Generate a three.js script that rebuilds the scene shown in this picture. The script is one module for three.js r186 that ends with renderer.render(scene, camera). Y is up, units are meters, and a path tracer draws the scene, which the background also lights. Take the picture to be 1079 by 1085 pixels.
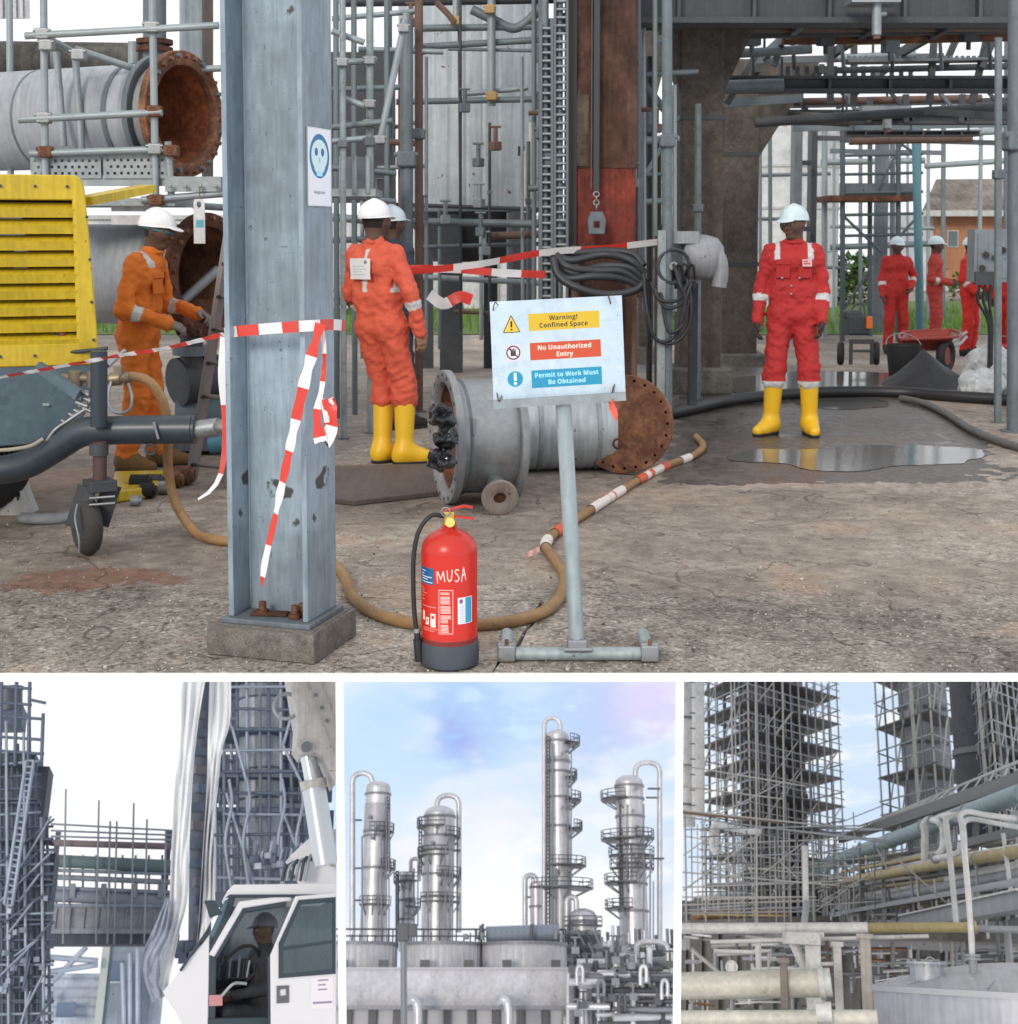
import * as THREE from 'three';
import { mergeGeometries, mergeVertices, toCreasedNormals } from 'three/addons/utils/BufferGeometryUtils.js';
import { RoundedBoxGeometry } from 'three/addons/geometries/RoundedBoxGeometry.js';
import { ImprovedNoise } from 'three/addons/math/ImprovedNoise.js';

// ---------------------------------------------------------------- camera, sky, sun, exposure
const F = 1500, CX = 539.5, CY = 356, HOR = 244, EYE = 1.57, PW = 1079, PH = 1085;
const PITCH = Math.atan((CY - HOR) / F);
const scene = new THREE.Scene();
const camera = new THREE.PerspectiveCamera(2 * Math.atan(PH / 2 / F) * 180 / Math.PI, PW / PH, 0.1, 3000);
camera.position.set(0, EYE, 0);
camera.rotation.x = -PITCH;
camera.setViewOffset(PW, PH, 0, PH / 2 - CY, PW, PH);
camera.focus = 5.4; camera.userData.fStop = 8;
scene.add(camera);
camera.updateMatrixWorld(true);
const renderer = new THREE.WebGLRenderer({ antialias: true });
renderer.toneMapping = THREE.LinearToneMapping;
renderer.toneMappingExposure = 1.16;
renderer.shadowMap.enabled = true;

const V = (x, y, z) => new THREE.Vector3(x, y, z);
function ray(px, py) { return V((px - CX) / F, -(py - CY) / F, -1).applyAxisAngle(V(1, 0, 0), -PITCH).normalize(); }

// seeded random
let seed_ = 12345;
function rnd() { seed_ = (seed_ * 1664525 + 1013904223) >>> 0; return seed_ / 4294967296; }
const rr = (a, b) => a + (b - a) * rnd();
const clamp = (x, a = 0, b = 1) => Math.min(b, Math.max(a, x));
const mixn = (a, b, t) => a + (b - a) * t;
const sstep = (a, b, x) => { const t = clamp((x - a) / (b - a)); return t * t * (3 - 2 * t); };
const perlin = new ImprovedNoise();
function fbm3(x, y, z, o = 4) { let s = 0, a = .5; for (let i = 0; i < o; i++) { s += a * perlin.noise(x, y, z); x = x * 2.03 + 7.1; y = y * 2.03 + 3.3; z = z * 2.03 + 1.7; a *= .5; } return s; }

// sky: one overcast air all round
function skyAt(x, y, z) {
  const n = fbm3(x * 3.1 + 5, y * 7, z * 3.1, 5), n2 = fbm3(x * 9 + 2, y * 17 + 4, z * 9, 4), t = sstep(-.15, .38, n * .9 + n2 * .5);
  return [[mixn(1.0, .86, t), mixn(1.01, .92, t), mixn(1.04, 1.0, t)], n2];
}
{
  const W = 1024, H = 512, d = new Float32Array(W * H * 4);
  for (let j = 0; j < H; j++) for (let i = 0; i < W; i++) {
    const el = ((j + .5) / H - .5) * Math.PI, az = ((i + .5) / W - .5) * 2 * Math.PI;
    const [c] = skyAt(Math.cos(el) * Math.cos(az), Math.sin(el), Math.cos(el) * Math.sin(az));
    d.set([...c, 1], (j * W + i) * 4);
  }
  const t = new THREE.DataTexture(d, W, H, THREE.RGBAFormat, THREE.FloatType);
  t.mapping = THREE.EquirectangularReflectionMapping; t.magFilter = THREE.LinearFilter; t.needsUpdate = true;
  scene.background = t; scene.environment = t;
}
const sun = new THREE.DirectionalLight(0xfff4e4, 1.5);
sun.position.set(-26, 36, 52); sun.target.position.set(0, 0, -12);
sun.castShadow = true; sun.shadow.radius = 26; sun.shadow.mapSize.set(2048, 2048);
Object.assign(sun.shadow.camera, { left: -40, right: 40, top: 40, bottom: -40, near: 1, far: 200 });
scene.add(sun, sun.target);

// ---------------------------------------------------------------- textures
// tileable value noise
function lattice(n, s) { const a = new Float32Array(n * n); let q = s * 7919 + 17; for (let i = 0; i < n * n; i++) { q = (q * 1664525 + 1013904223) >>> 0; a[i] = q / 4294967296; } return a; }
function vnoise(cells, s) {
  const L = lattice(cells, s);
  return (u, v) => {
    const x = u * cells, y = v * cells; let i = Math.floor(x), j = Math.floor(y); let fx = x - i, fy = y - j;
    fx = fx * fx * (3 - 2 * fx); fy = fy * fy * (3 - 2 * fy); i = ((i % cells) + cells) % cells; j = ((j % cells) + cells) % cells;
    const i1 = (i + 1) % cells, j1 = (j + 1) % cells;
    return (L[j * cells + i] * (1 - fx) + L[j * cells + i1] * fx) * (1 - fy) + (L[j1 * cells + i] * (1 - fx) + L[j1 * cells + i1] * fx) * fy;
  };
}
function fbmT(cells, s, o = 4) { const ns = []; for (let k = 0; k < o; k++) ns.push(vnoise(cells << k, s + k * 13)); return (u, v) => { let a = .5, t = 0, w = 0; for (const n of ns) { t += a * n(u, v); w += a; a *= .55; } return t / w; }; }
function tex(n, fn, srgb = true, rep = 1) {
  const d = new Uint8Array(n * n * 4);
  for (let j = 0; j < n; j++) for (let i = 0; i < n; i++) { const c = fn(i / n, j / n); const k = (j * n + i) * 4; if (c.length) { d[k] = clamp(c[0]) * 255; d[k + 1] = clamp(c[1]) * 255; d[k + 2] = clamp(c[2]) * 255; } else d[k] = d[k + 1] = d[k + 2] = clamp(c) * 255; d[k + 3] = 255; }
  const t = new THREE.DataTexture(d, n, n); t.wrapS = t.wrapT = THREE.RepeatWrapping; t.magFilter = t.minFilter = THREE.LinearFilter;
  if (srgb) t.colorSpace = THREE.SRGBColorSpace; t.repeat.set(rep, rep); t.needsUpdate = true; return t;
}
const nA = fbmT(4, 1, 6), nB = fbmT(8, 2, 5), nC = fbmT(32, 3, 4), nS = vnoise(128, 9), nV = vnoise(64, 21), nD = fbmT(3, 33, 4);
const T = {};
// mottled paint or metal; grey 0.78..1
T.mottle = tex(512, (u, v) => { const a = nA(u, v), c = nC(u, v); let g = .86 + (a - .5) * .28 + (c - .5) * .14; if (nB(u + .3, v) > .68 && c > .52) g -= .10; return [g, g, g * 1.005]; });
// weathered paint: vertical runs, rust specks
T.weather = tex(1024, (u, v) => {
  const a = nA(u, v), run = fbmRun(u, v), c = nC(u, v);
  let g = .88 + (a - .5) * .26 + (run - .5) * .16 + (c - .5) * .08;
  let r = g, gg = g * 1.004, b = g * 1.012; const k = sstep(.735, .80, nB(u, v) * .6 + c * .45);
  r = mixn(r, .50, k); gg = mixn(gg, .36, k); b = mixn(b, .26, k);
  return [r, gg, b];
});
function fbmRun(u, v) { return nV(u, v * .06) * .5 + nS(u, v * .09) * .3 + nA(u * 2, v * .2) * .2; }
// old grey paint on the column: chalky patches, grease, thin runs
T.paint = tex(1024, (u, v) => {
  const a = nD(u, v), b = nB(u, v), c = nC(u, v), run = nV(u * 1.5, v * .12) * .5 + nS(u * 2, v * .2) * .5, p = nS(u * 3, v * 1.2);
  let g = .84 + (a - .5) * .5 + (b - .5) * .22 + (run - .5) * .16 + (c - .5) * .14; const gr = sstep(.60, .72, nA(u + .4, v * .5) * .6 + run * .4); g -= gr * .16; let r = g * .985, gg = g, bl = g * 1.015;
  const k = sstep(.70, .76, b * .55 + c * .5); r = mixn(r, .40, k); gg = mixn(gg, .36, k); bl = mixn(bl, .34, k); if (p > .93 && c > .5) { r -= .25; gg -= .25; bl -= .24; }
  return [r, gg, bl];
});
T.rust = tex(512, (u, v) => { const a = nA(u, v), c = nC(u, v), b = nB(u, v); const t = clamp((a - .5) * 2.4 + .5 + (c - .5) * .8); return [mixn(.42, .72, t) + (b - .5) * .1, mixn(.29, .53, t) + (b - .5) * .1, mixn(.22, .41, t) + (b - .5) * .06]; });
// stained fireproofing concrete
T.stain = tex(1024, (u, v) => { const a = nA(u, v), run = fbmRun(u, v), c = nC(u, v); const t = clamp(.5 + (a - .5) * 1.6 + (run - .5) * .45); const g = (c - .5) * .20; return [mixn(.40, .84, t) + g, mixn(.36, .80, t) + g, mixn(.33, .76, t) + g]; });
T.conc = tex(1024, (u, v) => { const a = nA(u, v), c = nC(u, v), s = nS(u * 2, v * 2), p = nS(u * 3 + .3, v * 3); let g = .74 + (a - .5) * .34 + (c - .5) * .26 + (s - .5) * .18; if (p > .86) g += .2; if (p < .12) g -= .16; return [g, g * .975, g * .945]; });
T.rough = tex(512, (u, v) => .62 + (nA(u, v) - .5) * .6 + (nC(u, v) - .5) * .3, false);
T.bump = tex(512, (u, v) => .5 + (nB(u, v) - .5) * .8 + (nS(u * 2, v * 2) - .5) * .3, false);
T.fine = tex(512, (u, v) => .5 + (nS(u * 2, v * 2) - .5) * .7 + (nC(u, v) - .5) * .6, false);
T.cloth = tex(512, (u, v) => { const g = .86 + (nA(u, v) - .5) * .25 + (nC(u, v) - .5) * .16; return [g, g, g]; });

// ---------------------------------------------------------------- materials
function M(r, g, b, o = {}) { // linear base colour
  const { phys, ...p } = o; const m = phys ? new THREE.MeshPhysicalMaterial(p) : new THREE.MeshStandardMaterial({ roughness: .65, ...p });
  m.color.setRGB(r, g, b); return m;
}
const mm = {
  galv: M(.40, .45, .47, { map: T.mottle, roughness: .5, metalness: .35 }),
  tube: M(.36, .42, .44, { map: T.mottle, roughness: .5, metalness: .3 }),
  tubeDull: M(.22, .27, .29, { map: T.mottle, roughness: .6, metalness: .3 }),
  tubeRust: M(.20, .12, .09, { map: T.mottle, roughness: .8 }),
  greyPaint: M(.33, .40, .45, { map: T.paint, roughness: .5, bumpMap: T.bump, bumpScale: .0006 }),
  darkSteel: M(.075, .083, .092, { map: T.mottle, roughness: .6, metalness: .2 }),
  midSteel: M(.17, .20, .22, { map: T.weather, roughness: .6, metalness: .1 }),
  steel: M(.40, .42, .43, { map: T.mottle, roughnessMap: T.rough, roughness: .7, metalness: .55 }),
  clad: M(.50, .55, .57, { map: T.weather, roughness: .5, metalness: .25 }),
  rust: M(.62, .56, .52, { map: T.rust, roughness: .9, bumpMap: T.fine, bumpScale: .002 }),
  rustDark: M(.34, .27, .24, { map: T.rust, roughness: .92 }),
  rustOrange: M(1.0, .80, .62, { map: T.rust, roughness: .9 }),
  conc: M(.30, .29, .275, { map: T.conc, roughness: .92, bumpMap: T.fine, bumpScale: .003 }),
  concDark: M(.185, .166, .15, { map: T.conc, roughness: .9, bumpMap: T.fine, bumpScale: .003 }),
  fire: M(.24, .135, .105, { map: T.stain, roughness: .9, bumpMap: T.fine, bumpScale: .004 }),
  redPaint: M(.42, .075, .05, { map: T.stain, roughness: .75 }),
  yellow: M(.74, .52, .025, { map: T.weather, roughness: .42 }),
  yellowDark: M(.50, .33, .03, { map: T.weather, roughness: .6 }),
  blueGrey: M(.115, .175, .215, { map: T.mottle, roughness: .5 }),
  black: M(.014, .014, .015, { roughness: .55 }),
  rubber: M(.022, .022, .024, { map: T.mottle, roughness: .75 }),
  white: M(.74, .75, .77, { map: T.mottle, roughness: .5 }),
  offWhite: M(.60, .60, .58, { map: T.weather, roughness: .55 }),
  red: M(.50, .022, .012, { roughness: .32 }),
  orange: M(.62, .13, .02, { roughness: .5 }),
  hose: M(.40, .235, .10, { map: T.mottle, roughness: .6 }),
  blueBand: M(.10, .30, .40, { roughness: .6 }),
};

// ---------------------------------------------------------------- geometry helpers
function uvBox(g, s = 1) {
  if (g.index) g = g.toNonIndexed();
  const p = g.attributes.position, n = g.attributes.normal, uv = new Float32Array(p.count * 2);
  for (let i = 0; i < p.count; i += 3) {
    let ax = 0, ay = 0, az = 0; for (let k = 0; k < 3; k++) { ax += n.getX(i + k); ay += n.getY(i + k); az += n.getZ(i + k); }
    ax = Math.abs(ax); ay = Math.abs(ay); az = Math.abs(az);
    for (let k = i; k < i + 3; k++) {
      const x = p.getX(k), y = p.getY(k), z = p.getZ(k);
      const [u, v] = ay >= ax && ay >= az ? [x, z] : ax >= az ? [z, y] : [x, y];
      uv[k * 2] = u / s; uv[k * 2 + 1] = v / s;
    }
  }
  g.setAttribute('uv', new THREE.BufferAttribute(uv, 2)); return g;
}
const names_ = {};
function numbered(n) { const k = names_[n] = (names_[n] ?? -1) + 1; return k ? `${n}_${String(k).padStart(3, '0')}` : n; }
// places: the deck (world axes) and the three lower yards, each with its own axes and eye point
class Place {
  constructor(cx, yh, roll = 0) {
    this.m = new THREE.Matrix4();
    if (cx !== undefined) {
      const d0 = ray(cx, yh), d1 = ray(cx, yh - 200), r = new THREE.Vector3().crossVectors(d0, d1).normalize(), u = new THREE.Vector3().crossVectors(r, d0).normalize();
      r.applyAxisAngle(d0, -roll); u.applyAxisAngle(d0, -roll); this.m.makeBasis(r, u, d0.clone().negate()).setPosition(0, EYE, 0);
    } else this.m.identity();
    this.inv = this.m.clone().invert();
    this.eye = V(0, EYE, 0).applyMatrix4(this.inv);
  }
  dir(px, py) { return ray(px, py).transformDirection(this.inv); }
  at(px, py, D) { const d = this.dir(px, py); return this.eye.clone().addScaledVector(d, (D) / -d.z); }          // at depth D in the place's own axes
  ground(px, py, y = 0) { const d = this.dir(px, py); return this.eye.clone().addScaledVector(d, (y - this.eye.y) / d.y); }
}
const DECK = new Place();
const P = (px, py, D) => DECK.at(px, py, D), G = (px, py, y = 0) => DECK.ground(px, py, y);
function tag(o, label, category, group, kind) { if (label) o.userData.label = label; if (category) o.userData.category = category; if (group) o.userData.group = group; if (kind) o.userData.kind = kind; return o; }
function sh(o) { o.castShadow = o.receiveShadow = true; return o; }
// a Group at a thing's base; its children are given in the place's axes
const bases_ = new WeakMap();
function thing(name, label, category, base = V(0, 0, 0), group, place = DECK) {
  const o = new THREE.Group(); o.name = numbered(name); tag(o, label, category, group);
  o.applyMatrix4(new THREE.Matrix4().multiplyMatrices(place.m, new THREE.Matrix4().makeTranslation(base.x, base.y, base.z)));
  bases_.set(o, base.clone()); scene.add(o); return o;
}
const baseOf = (o) => { let b = V(0, 0, 0); for (; o; o = o.parent) if (bases_.has(o)) b.add(bases_.get(o)); return b; };
// mesh from geometry in place axes
function part(parent, name, g, m, uvs = 1) {
  const b = baseOf(parent); let q = uvs ? uvBox(g, uvs) : g; q = q.clone(); q.translate(-b.x, -b.y, -b.z);
  const o = sh(new THREE.Mesh(q, m)); o.name = name; parent.add(o); return o;
}
function struct(name, g, m, place = DECK, uvs = 1) { const q = uvs ? uvBox(g, uvs) : g; const o = sh(new THREE.Mesh(q, m)); o.name = numbered(name); o.userData.kind = 'structure'; o.applyMatrix4(place.m); scene.add(o); return o; }
// an axis-aligned or turned box in place axes
function bg(cx, cy, cz, w, h, d, ry = 0, bevel = 0) { const g = bevel ? new RoundedBoxGeometry(w, h, d, 1, bevel) : new THREE.BoxGeometry(w, h, d); if (ry) g.rotateY(ry); g.translate(cx, cy, cz); return g; }
function cg(r0, r1, h, seg = 24, open = false) { return new THREE.CylinderGeometry(r0, r1, h, seg, 1, open); }
function between(g, a, b) { const d = new THREE.Vector3().subVectors(b, a); g.applyQuaternion(new THREE.Quaternion().setFromUnitVectors(V(0, 1, 0), d.clone().normalize())); g.translate((a.x + b.x) / 2, (a.y + b.y) / 2, (a.z + b.z) / 2); return g; }
function rodG(a, b, r, seg = 10) { return between(cg(r, r, a.distanceTo(b), seg), a, b); }
// square bar between two points
function barG(a, b, w, h) { const d = new THREE.Vector3().subVectors(b, a), L = d.length(); const g = new THREE.BoxGeometry(w, h, L); const m = new THREE.Matrix4().lookAt(V(0, 0, 0), d, V(0, 1, 0)); g.applyMatrix4(m); g.translate((a.x + b.x) / 2, (a.y + b.y) / 2, (a.z + b.z) / 2); return g; }
// cheap shared-geometry members
const U8 = cg(1, 1, 1, 8), U16 = cg(1, 1, 1, 16), UB = new THREE.BoxGeometry(1, 1, 1);
function rod(parent, name, a, b, r, m, geo = U8) {
  const o = sh(new THREE.Mesh(geo, m)); o.name = name; const base = baseOf(parent), d = new THREE.Vector3().subVectors(b, a), L = d.length();
  o.quaternion.setFromUnitVectors(V(0, 1, 0), d.divideScalar(L)); o.scale.set(r, L, r); o.position.addVectors(a, b).multiplyScalar(.5).sub(base); parent.add(o); return o;
}
function bar(parent, name, a, b, w, h, m) {
  const o = sh(new THREE.Mesh(UB, m)); o.name = name; const base = baseOf(parent), d = new THREE.Vector3().subVectors(b, a), L = d.length();
  o.quaternion.setFromRotationMatrix(new THREE.Matrix4().lookAt(V(0, 0, 0), d, Math.abs(d.y) / L > .98 ? V(0, 0, 1) : V(0, 1, 0))); o.scale.set(w, h, L); o.position.addVectors(a, b).multiplyScalar(.5).sub(base); parent.add(o); return o;
}
function tubeG(pts, r, seg = 60, rad = 10, tension = .5) { return new THREE.TubeGeometry(new THREE.CatmullRomCurve3(pts, false, 'centripetal', tension), seg, r, rad, false); }
function latheG(pts, seg = 32) { return new THREE.LatheGeometry(pts.map(([x, y]) => new THREE.Vector2(x, y)), seg); }
function extr(pts, depth, bevel = 0, holes = []) { const s = new THREE.Shape(pts.map(([x, y]) => new THREE.Vector2(x, y))); for (const h of holes) s.holes.push(new THREE.Path(h.map(([x, y]) => new THREE.Vector2(x, y)))); return new THREE.ExtrudeGeometry(s, { depth, bevelEnabled: bevel > 0, bevelSize: bevel, bevelThickness: bevel, bevelSegments: 1, curveSegments: 8 }); }
const merge = (...gs) => mergeGeometries(gs.flat().map((g) => { g = g.index ? g.toNonIndexed() : g; for (const k of Object.keys(g.attributes)) if (!['position', 'normal', 'uv'].includes(k)) g.deleteAttribute(k); return g; }));
// a straight slab that follows a pixel rectangle of a place, d metres deep
function slabPx(place, x0, x1, y0, y1, D, d) { const ym = (y0 + y1) / 2, xm = (x0 + x1) / 2, a = place.at(x0, ym, D + d / 2), b = place.at(x1, ym, D + d / 2), h = place.at(xm, y0, D + d / 2).distanceTo(place.at(xm, y1, D + d / 2)); return barG(a, b, d, h); }
const lerpV = (a, b, t) => new THREE.Vector3().lerpVectors(a, b, t);
// ---------------------------------------------------------------- bodies: distance fields meshed with surface nets
function netMesh(f, lo, hi, cell) {
  const nx = Math.ceil((hi.x - lo.x) / cell) + 1, ny = Math.ceil((hi.y - lo.y) / cell) + 1, nz = Math.ceil((hi.z - lo.z) / cell) + 1;
  const v = new Float32Array(nx * ny * nz), id = new Int32Array(nx * ny * nz).fill(-1);
  let q = 0; for (let k = 0; k < nz; k++) for (let j = 0; j < ny; j++) for (let i = 0; i < nx; i++) v[q++] = f(lo.x + i * cell, lo.y + j * cell, lo.z + k * cell);
  const at = (i, j, k) => (k * ny + j) * nx + i, pos = [], idx = [];
  for (let k = 0; k < nz - 1; k++) for (let j = 0; j < ny - 1; j++) for (let i = 0; i < nx - 1; i++) {
    let n = 0, sx = 0, sy = 0, sz = 0; const c = [];
    for (let b = 0; b < 8; b++) c.push(v[at(i + (b & 1), j + (b >> 1 & 1), k + (b >> 2))]);
    let neg = 0; for (const x of c) if (x < 0) neg++; if (neg === 0 || neg === 8) continue;
    for (let b = 0; b < 8; b++) for (const s of [1, 2, 4]) { if (b & s) continue; const d = b | s; if ((c[b] < 0) === (c[d] < 0)) continue; const t = c[b] / (c[b] - c[d]); sx += (b & 1) + (s === 1 ? t : 0); sy += (b >> 1 & 1) + (s === 2 ? t : 0); sz += (b >> 2) + (s === 4 ? t : 0); n++; }
    id[at(i, j, k)] = pos.length / 3; pos.push(lo.x + (i + sx / n) * cell, lo.y + (j + sy / n) * cell, lo.z + (k + sz / n) * cell);
  }
  const quad = (a, b, c, d, flip) => { if (a < 0 || b < 0 || c < 0 || d < 0) return; flip ? idx.push(a, c, b, a, d, c) : idx.push(a, b, c, a, c, d); };
  for (let k = 1; k < nz - 1; k++) for (let j = 1; j < ny - 1; j++) for (let i = 1; i < nx - 1; i++) {
    const a = v[at(i, j, k)] < 0;
    if (a !== v[at(i + 1, j, k)] < 0) quad(id[at(i, j - 1, k - 1)], id[at(i, j, k - 1)], id[at(i, j, k)], id[at(i, j - 1, k)], !a);
    if (a !== v[at(i, j + 1, k)] < 0) quad(id[at(i - 1, j, k - 1)], id[at(i - 1, j, k)], id[at(i, j, k)], id[at(i, j, k - 1)], !a);
    if (a !== v[at(i, j, k + 1)] < 0) quad(id[at(i - 1, j - 1, k)], id[at(i, j - 1, k)], id[at(i, j, k)], id[at(i - 1, j, k)], !a);
  }
  const g = new THREE.BufferGeometry(); g.setAttribute('position', new THREE.Float32BufferAttribute(pos, 3)); g.setIndex(idx); g.computeVertexNormals(); return g;
}
// tapered capsule: distance and the place along it
function cap(p, x, y, z) {
  const { a, b, ra, rb } = p; const dx = b.x - a.x, dy = b.y - a.y, dz = b.z - a.z, L = dx * dx + dy * dy + dz * dz;
  const t = L > 1e-9 ? clamp(((x - a.x) * dx + (y - a.y) * dy + (z - a.z) * dz) / L) : 0;
  const ex = x - a.x - dx * t, ey = y - a.y - dy * t, ez = (z - a.z - dz * t) / (p.flat ?? 1); p.t = t;
  return Math.sqrt(ex * ex + ey * ey + ez * ez) - (ra + (rb - ra) * t);
}
const smin = (a, b, k) => { const h = Math.max(k - Math.abs(a - b), 0) / k; return Math.min(a, b) - h * h * k * .25; };
function field(prims, wr = 0, s = 0) {
  return (x, y, z) => {
    let d = 9; for (const p of prims) { const c = cap(p, x, y, z); d = d > 8 ? c : smin(d, c, p.k ?? .04); }
    if (wr && Math.abs(d) < .04) d += wr * (perlin.noise(x * 8 + y * 6 + s, y * 12 - x * 9, z * 8 + s) + .75 * perlin.noise(x * 17 + y * 13, y * 25 + s, z * 20 + x * 8) + .35 * perlin.noise(x * 40, y * 46 + s, z * 40));
    return d;
  };
}
function meshOf(prims, cell, wr, colour, s) {
  const lo = V(9, 9, 9), hi = V(-9, -9, -9);
  for (const p of prims) for (const [q, r] of [[p.a, p.ra], [p.b, p.rb]]) { lo.min(q.clone().subScalar(r + .04)); hi.max(q.clone().addScalar(r + .04)); }
  const g = netMesh(field(prims, wr, s), lo, hi, cell), P_ = g.attributes.position, c = new Float32Array(P_.count * 3);
  for (let i = 0; i < P_.count; i++) { let best = 9, bp = null, bt = 0; const x = P_.getX(i), y = P_.getY(i), z = P_.getZ(i); for (const p of prims) { const d = cap(p, x, y, z); if (d < best) { best = d; bp = p; bt = p.t; } } c.set(colour(bp, bt, x, y, z), i * 3); }
  g.setAttribute('color', new THREE.BufferAttribute(c, 3)); return g;
}
const K = (a, b, ra, rb = ra, o = {}) => ({ a, b, ra, rb, ...o });
const skinMat = new THREE.MeshStandardMaterial({ vertexColors: true, roughness: .82, bumpMap: T.fine, bumpScale: 0 });
const bootMat = M(.74, .44, .015, { roughness: .45 });
const helmetMats = { white: M(.78, .78, .80, { roughness: .35 }), pale: M(.55, .66, .70, { roughness: .35 }) };

// pose: joints in metres, person faces +z, own left is +x
function person(o) {
  const J = { pelvis: V(0, .96, 0), belly: V(0, 1.12, 0), chest: V(0, 1.30, 0), neck: V(0, 1.46, -.01), head: V(0, 1.61, .01), shL: V(.168, 1.41, 0), shR: V(-.168, 1.41, 0), elL: V(.222, 1.13, -.03), elR: V(-.222, 1.13, -.03), wrL: V(.235, .88, .05), wrR: V(-.235, .88, .05), kL: V(.11, .50, .03), kR: V(-.11, .50, .03), anL: V(.12, .09, -.01), anR: V(-.12, .09, -.01), footL: .12, footR: -.12, ...o.J };
  const g = thing('person', o.label, 'person', o.pos, o.group, o.place ?? DECK); g.rotateY(o.yaw); if (o.scale) g.scale.setScalar(o.scale);
  const cell = o.cell ?? .0095, cv = o.cover, sk = o.skin ?? [.105, .058, .040], stripe = [.52, .54, .54];
  const b = [];
  const up = (p, dx, dy, dz = 0) => V(p.x + dx, p.y + dy, p.z + dz);
  b.push(K(up(J.chest, -.085, .03), up(J.chest, .085, .03), .115, .115, { n: 'torso', k: .06 }), K(up(J.belly, -.065, 0), up(J.belly, .065, 0), .118, .118, { n: 'torso', k: .10 }), K(up(J.pelvis, -.065, -.02), up(J.pelvis, .065, -.02), .122, .122, { n: 'hip', k: .10 }));
  b.push(K(up(J.neck, 0, -.03), up(J.shL, -.04, 0), .066, .058, { n: 'torso', k: .06 }), K(up(J.neck, 0, -.03), up(J.shR, .04, 0), .066, .058, { n: 'torso', k: .06 }), K(up(J.neck, 0, -.04), up(J.neck, 0, .015), .075, .07, { n: 'collar', k: .02 }));
  for (const s of ['L', 'R']) {
    const q = s === 'L' ? 1 : -1, hip = up(J.pelvis, q * .085, -.06);
    b.push(K(J['sh' + s], J['el' + s], .064, .056, { n: 'upper', k: .03 }), K(J['el' + s], J['wr' + s], .056, .047, { n: 'fore', k: .03 }));
    const hem = lerpV(J['k' + s], J['an' + s], o.boots === false ? .92 : .17);
    b.push(K(hip, J['k' + s], .100, .080, { n: 'thigh', k: .035 }), K(J['k' + s], hem, .080, o.boots === false ? .078 : .086, { n: 'calf', k: .03 }));
  }
  const geos = [];
  const gb = meshOf(b, cell, o.wr ?? .013, (p, t, x, y) => {
    const n = perlin.noise(x * 14, y * 14, 3) * .10 + perlin.noise(x * 50, y * 50, 7) * .06, c = cv.map((v) => v * (1 + n));
    if (o.stripes !== false) {
      if (p.n === 'fore' && t > .22 && t < .42) return stripe;
      if (p.n === 'calf' && o.legBand && y < lerpV(J.kL, J.anL, .17).y - .012) return stripe;
      if (p.n === 'torso' && o.braces && Math.abs(Math.abs(x) - .10) < .018 && y > 1.16) return stripe;
      if (p.n === 'torso' && o.shoulderBand && y > 1.35 && Math.abs(Math.abs(x) - .125) < .022) return stripe;
    }
    return c;
  }, o.seed ?? 1);
  geos.push(gb);
  // head
  const hm = new THREE.Matrix4().makeRotationFromEuler(new THREE.Euler(o.headPitch ?? 0, o.headYaw ?? 0, 0, 'YXZ')).setPosition(J.head);
  const h = (x, y, z) => V(x, y, z);
  const hp = [K(h(0, .03, -.015), h(0, .03, .005), .084, .082, { n: 'skull' }), K(h(0, -.02, .015), h(0, -.075, .040), .066, .040, { n: 'jaw', k: .05 }), K(h(0, .02, .085), h(0, -.022, .104), .011, .015, { n: 'nose', k: .02 }), K(h(-.034, .03, .080), h(.034, .03, .080), .013, .013, { n: 'brow', k: .02 }),
    K(h(-.018, -.055, .083), h(.018, -.055, .083), .010, .010, { n: 'lip', k: .012 }), K(h(-.082, -.005, -.005), h(-.086, .03, -.015), .013, .016, { n: 'ear', k: .012 }), K(h(.082, -.005, -.005), h(.086, .03, -.015), .013, .016, { n: 'ear', k: .012 }), K(h(0, -.03, -.02), h(0, -.19, -.03), .055, .062, { n: 'neck', k: .03 }), K(h(-.05, .0, .05), h(-.045, -.01, .055), .03, .03, { n: 'cheek', k: .04 }), K(h(.05, .0, .05), h(.045, -.01, .055), .03, .03, { n: 'cheek', k: .04 })];
  const gh = meshOf(hp, o.cell ? .010 : .006, 0, (p, t, x, y, z) => {
    if (p.n === 'skull' && (y > .055 || z < -.03)) return [.012, .010, .010];
    if (z > .06 && Math.abs(y - .012) < .009 && Math.abs(Math.abs(x) - .033) < .015) return Math.abs(Math.abs(x) - .033) < .006 ? [.01, .008, .008] : [.30, .28, .26];
    if (p.n === 'lip') return [sk[0] * 1.25, sk[1] * .95, sk[2] * .95];
    if (p.n === 'nose' || p.n === 'brow') return sk.map((v) => v * 1.12);
    return sk;
  });
  gh.applyMatrix4(hm); geos.push(gh);
  // hands
  for (const s of ['L', 'R']) {
    const wr = J['wr' + s], el = J['el' + s], q = s === 'L' ? 1 : -1, d = wr.clone().sub(el).normalize();
    const inward = o['palm' + s] ?? V(-q, 0, .25); const pn = inward.clone().addScaledVector(d, -inward.dot(d)).normalize(), side = new THREE.Vector3().crossVectors(pn, d).multiplyScalar(q).normalize();
    // side points to the thumb
    const at = (l, w, n) => wr.clone().addScaledVector(d, l).addScaledVector(side, w).addScaledVector(pn, n);
    const curl = o['curl' + s] ?? .45, fl = [];
    fl.push(K(at(-.03, 0, 0), at(.02, 0, 0), .030, .027, { k: .02 }));
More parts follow.
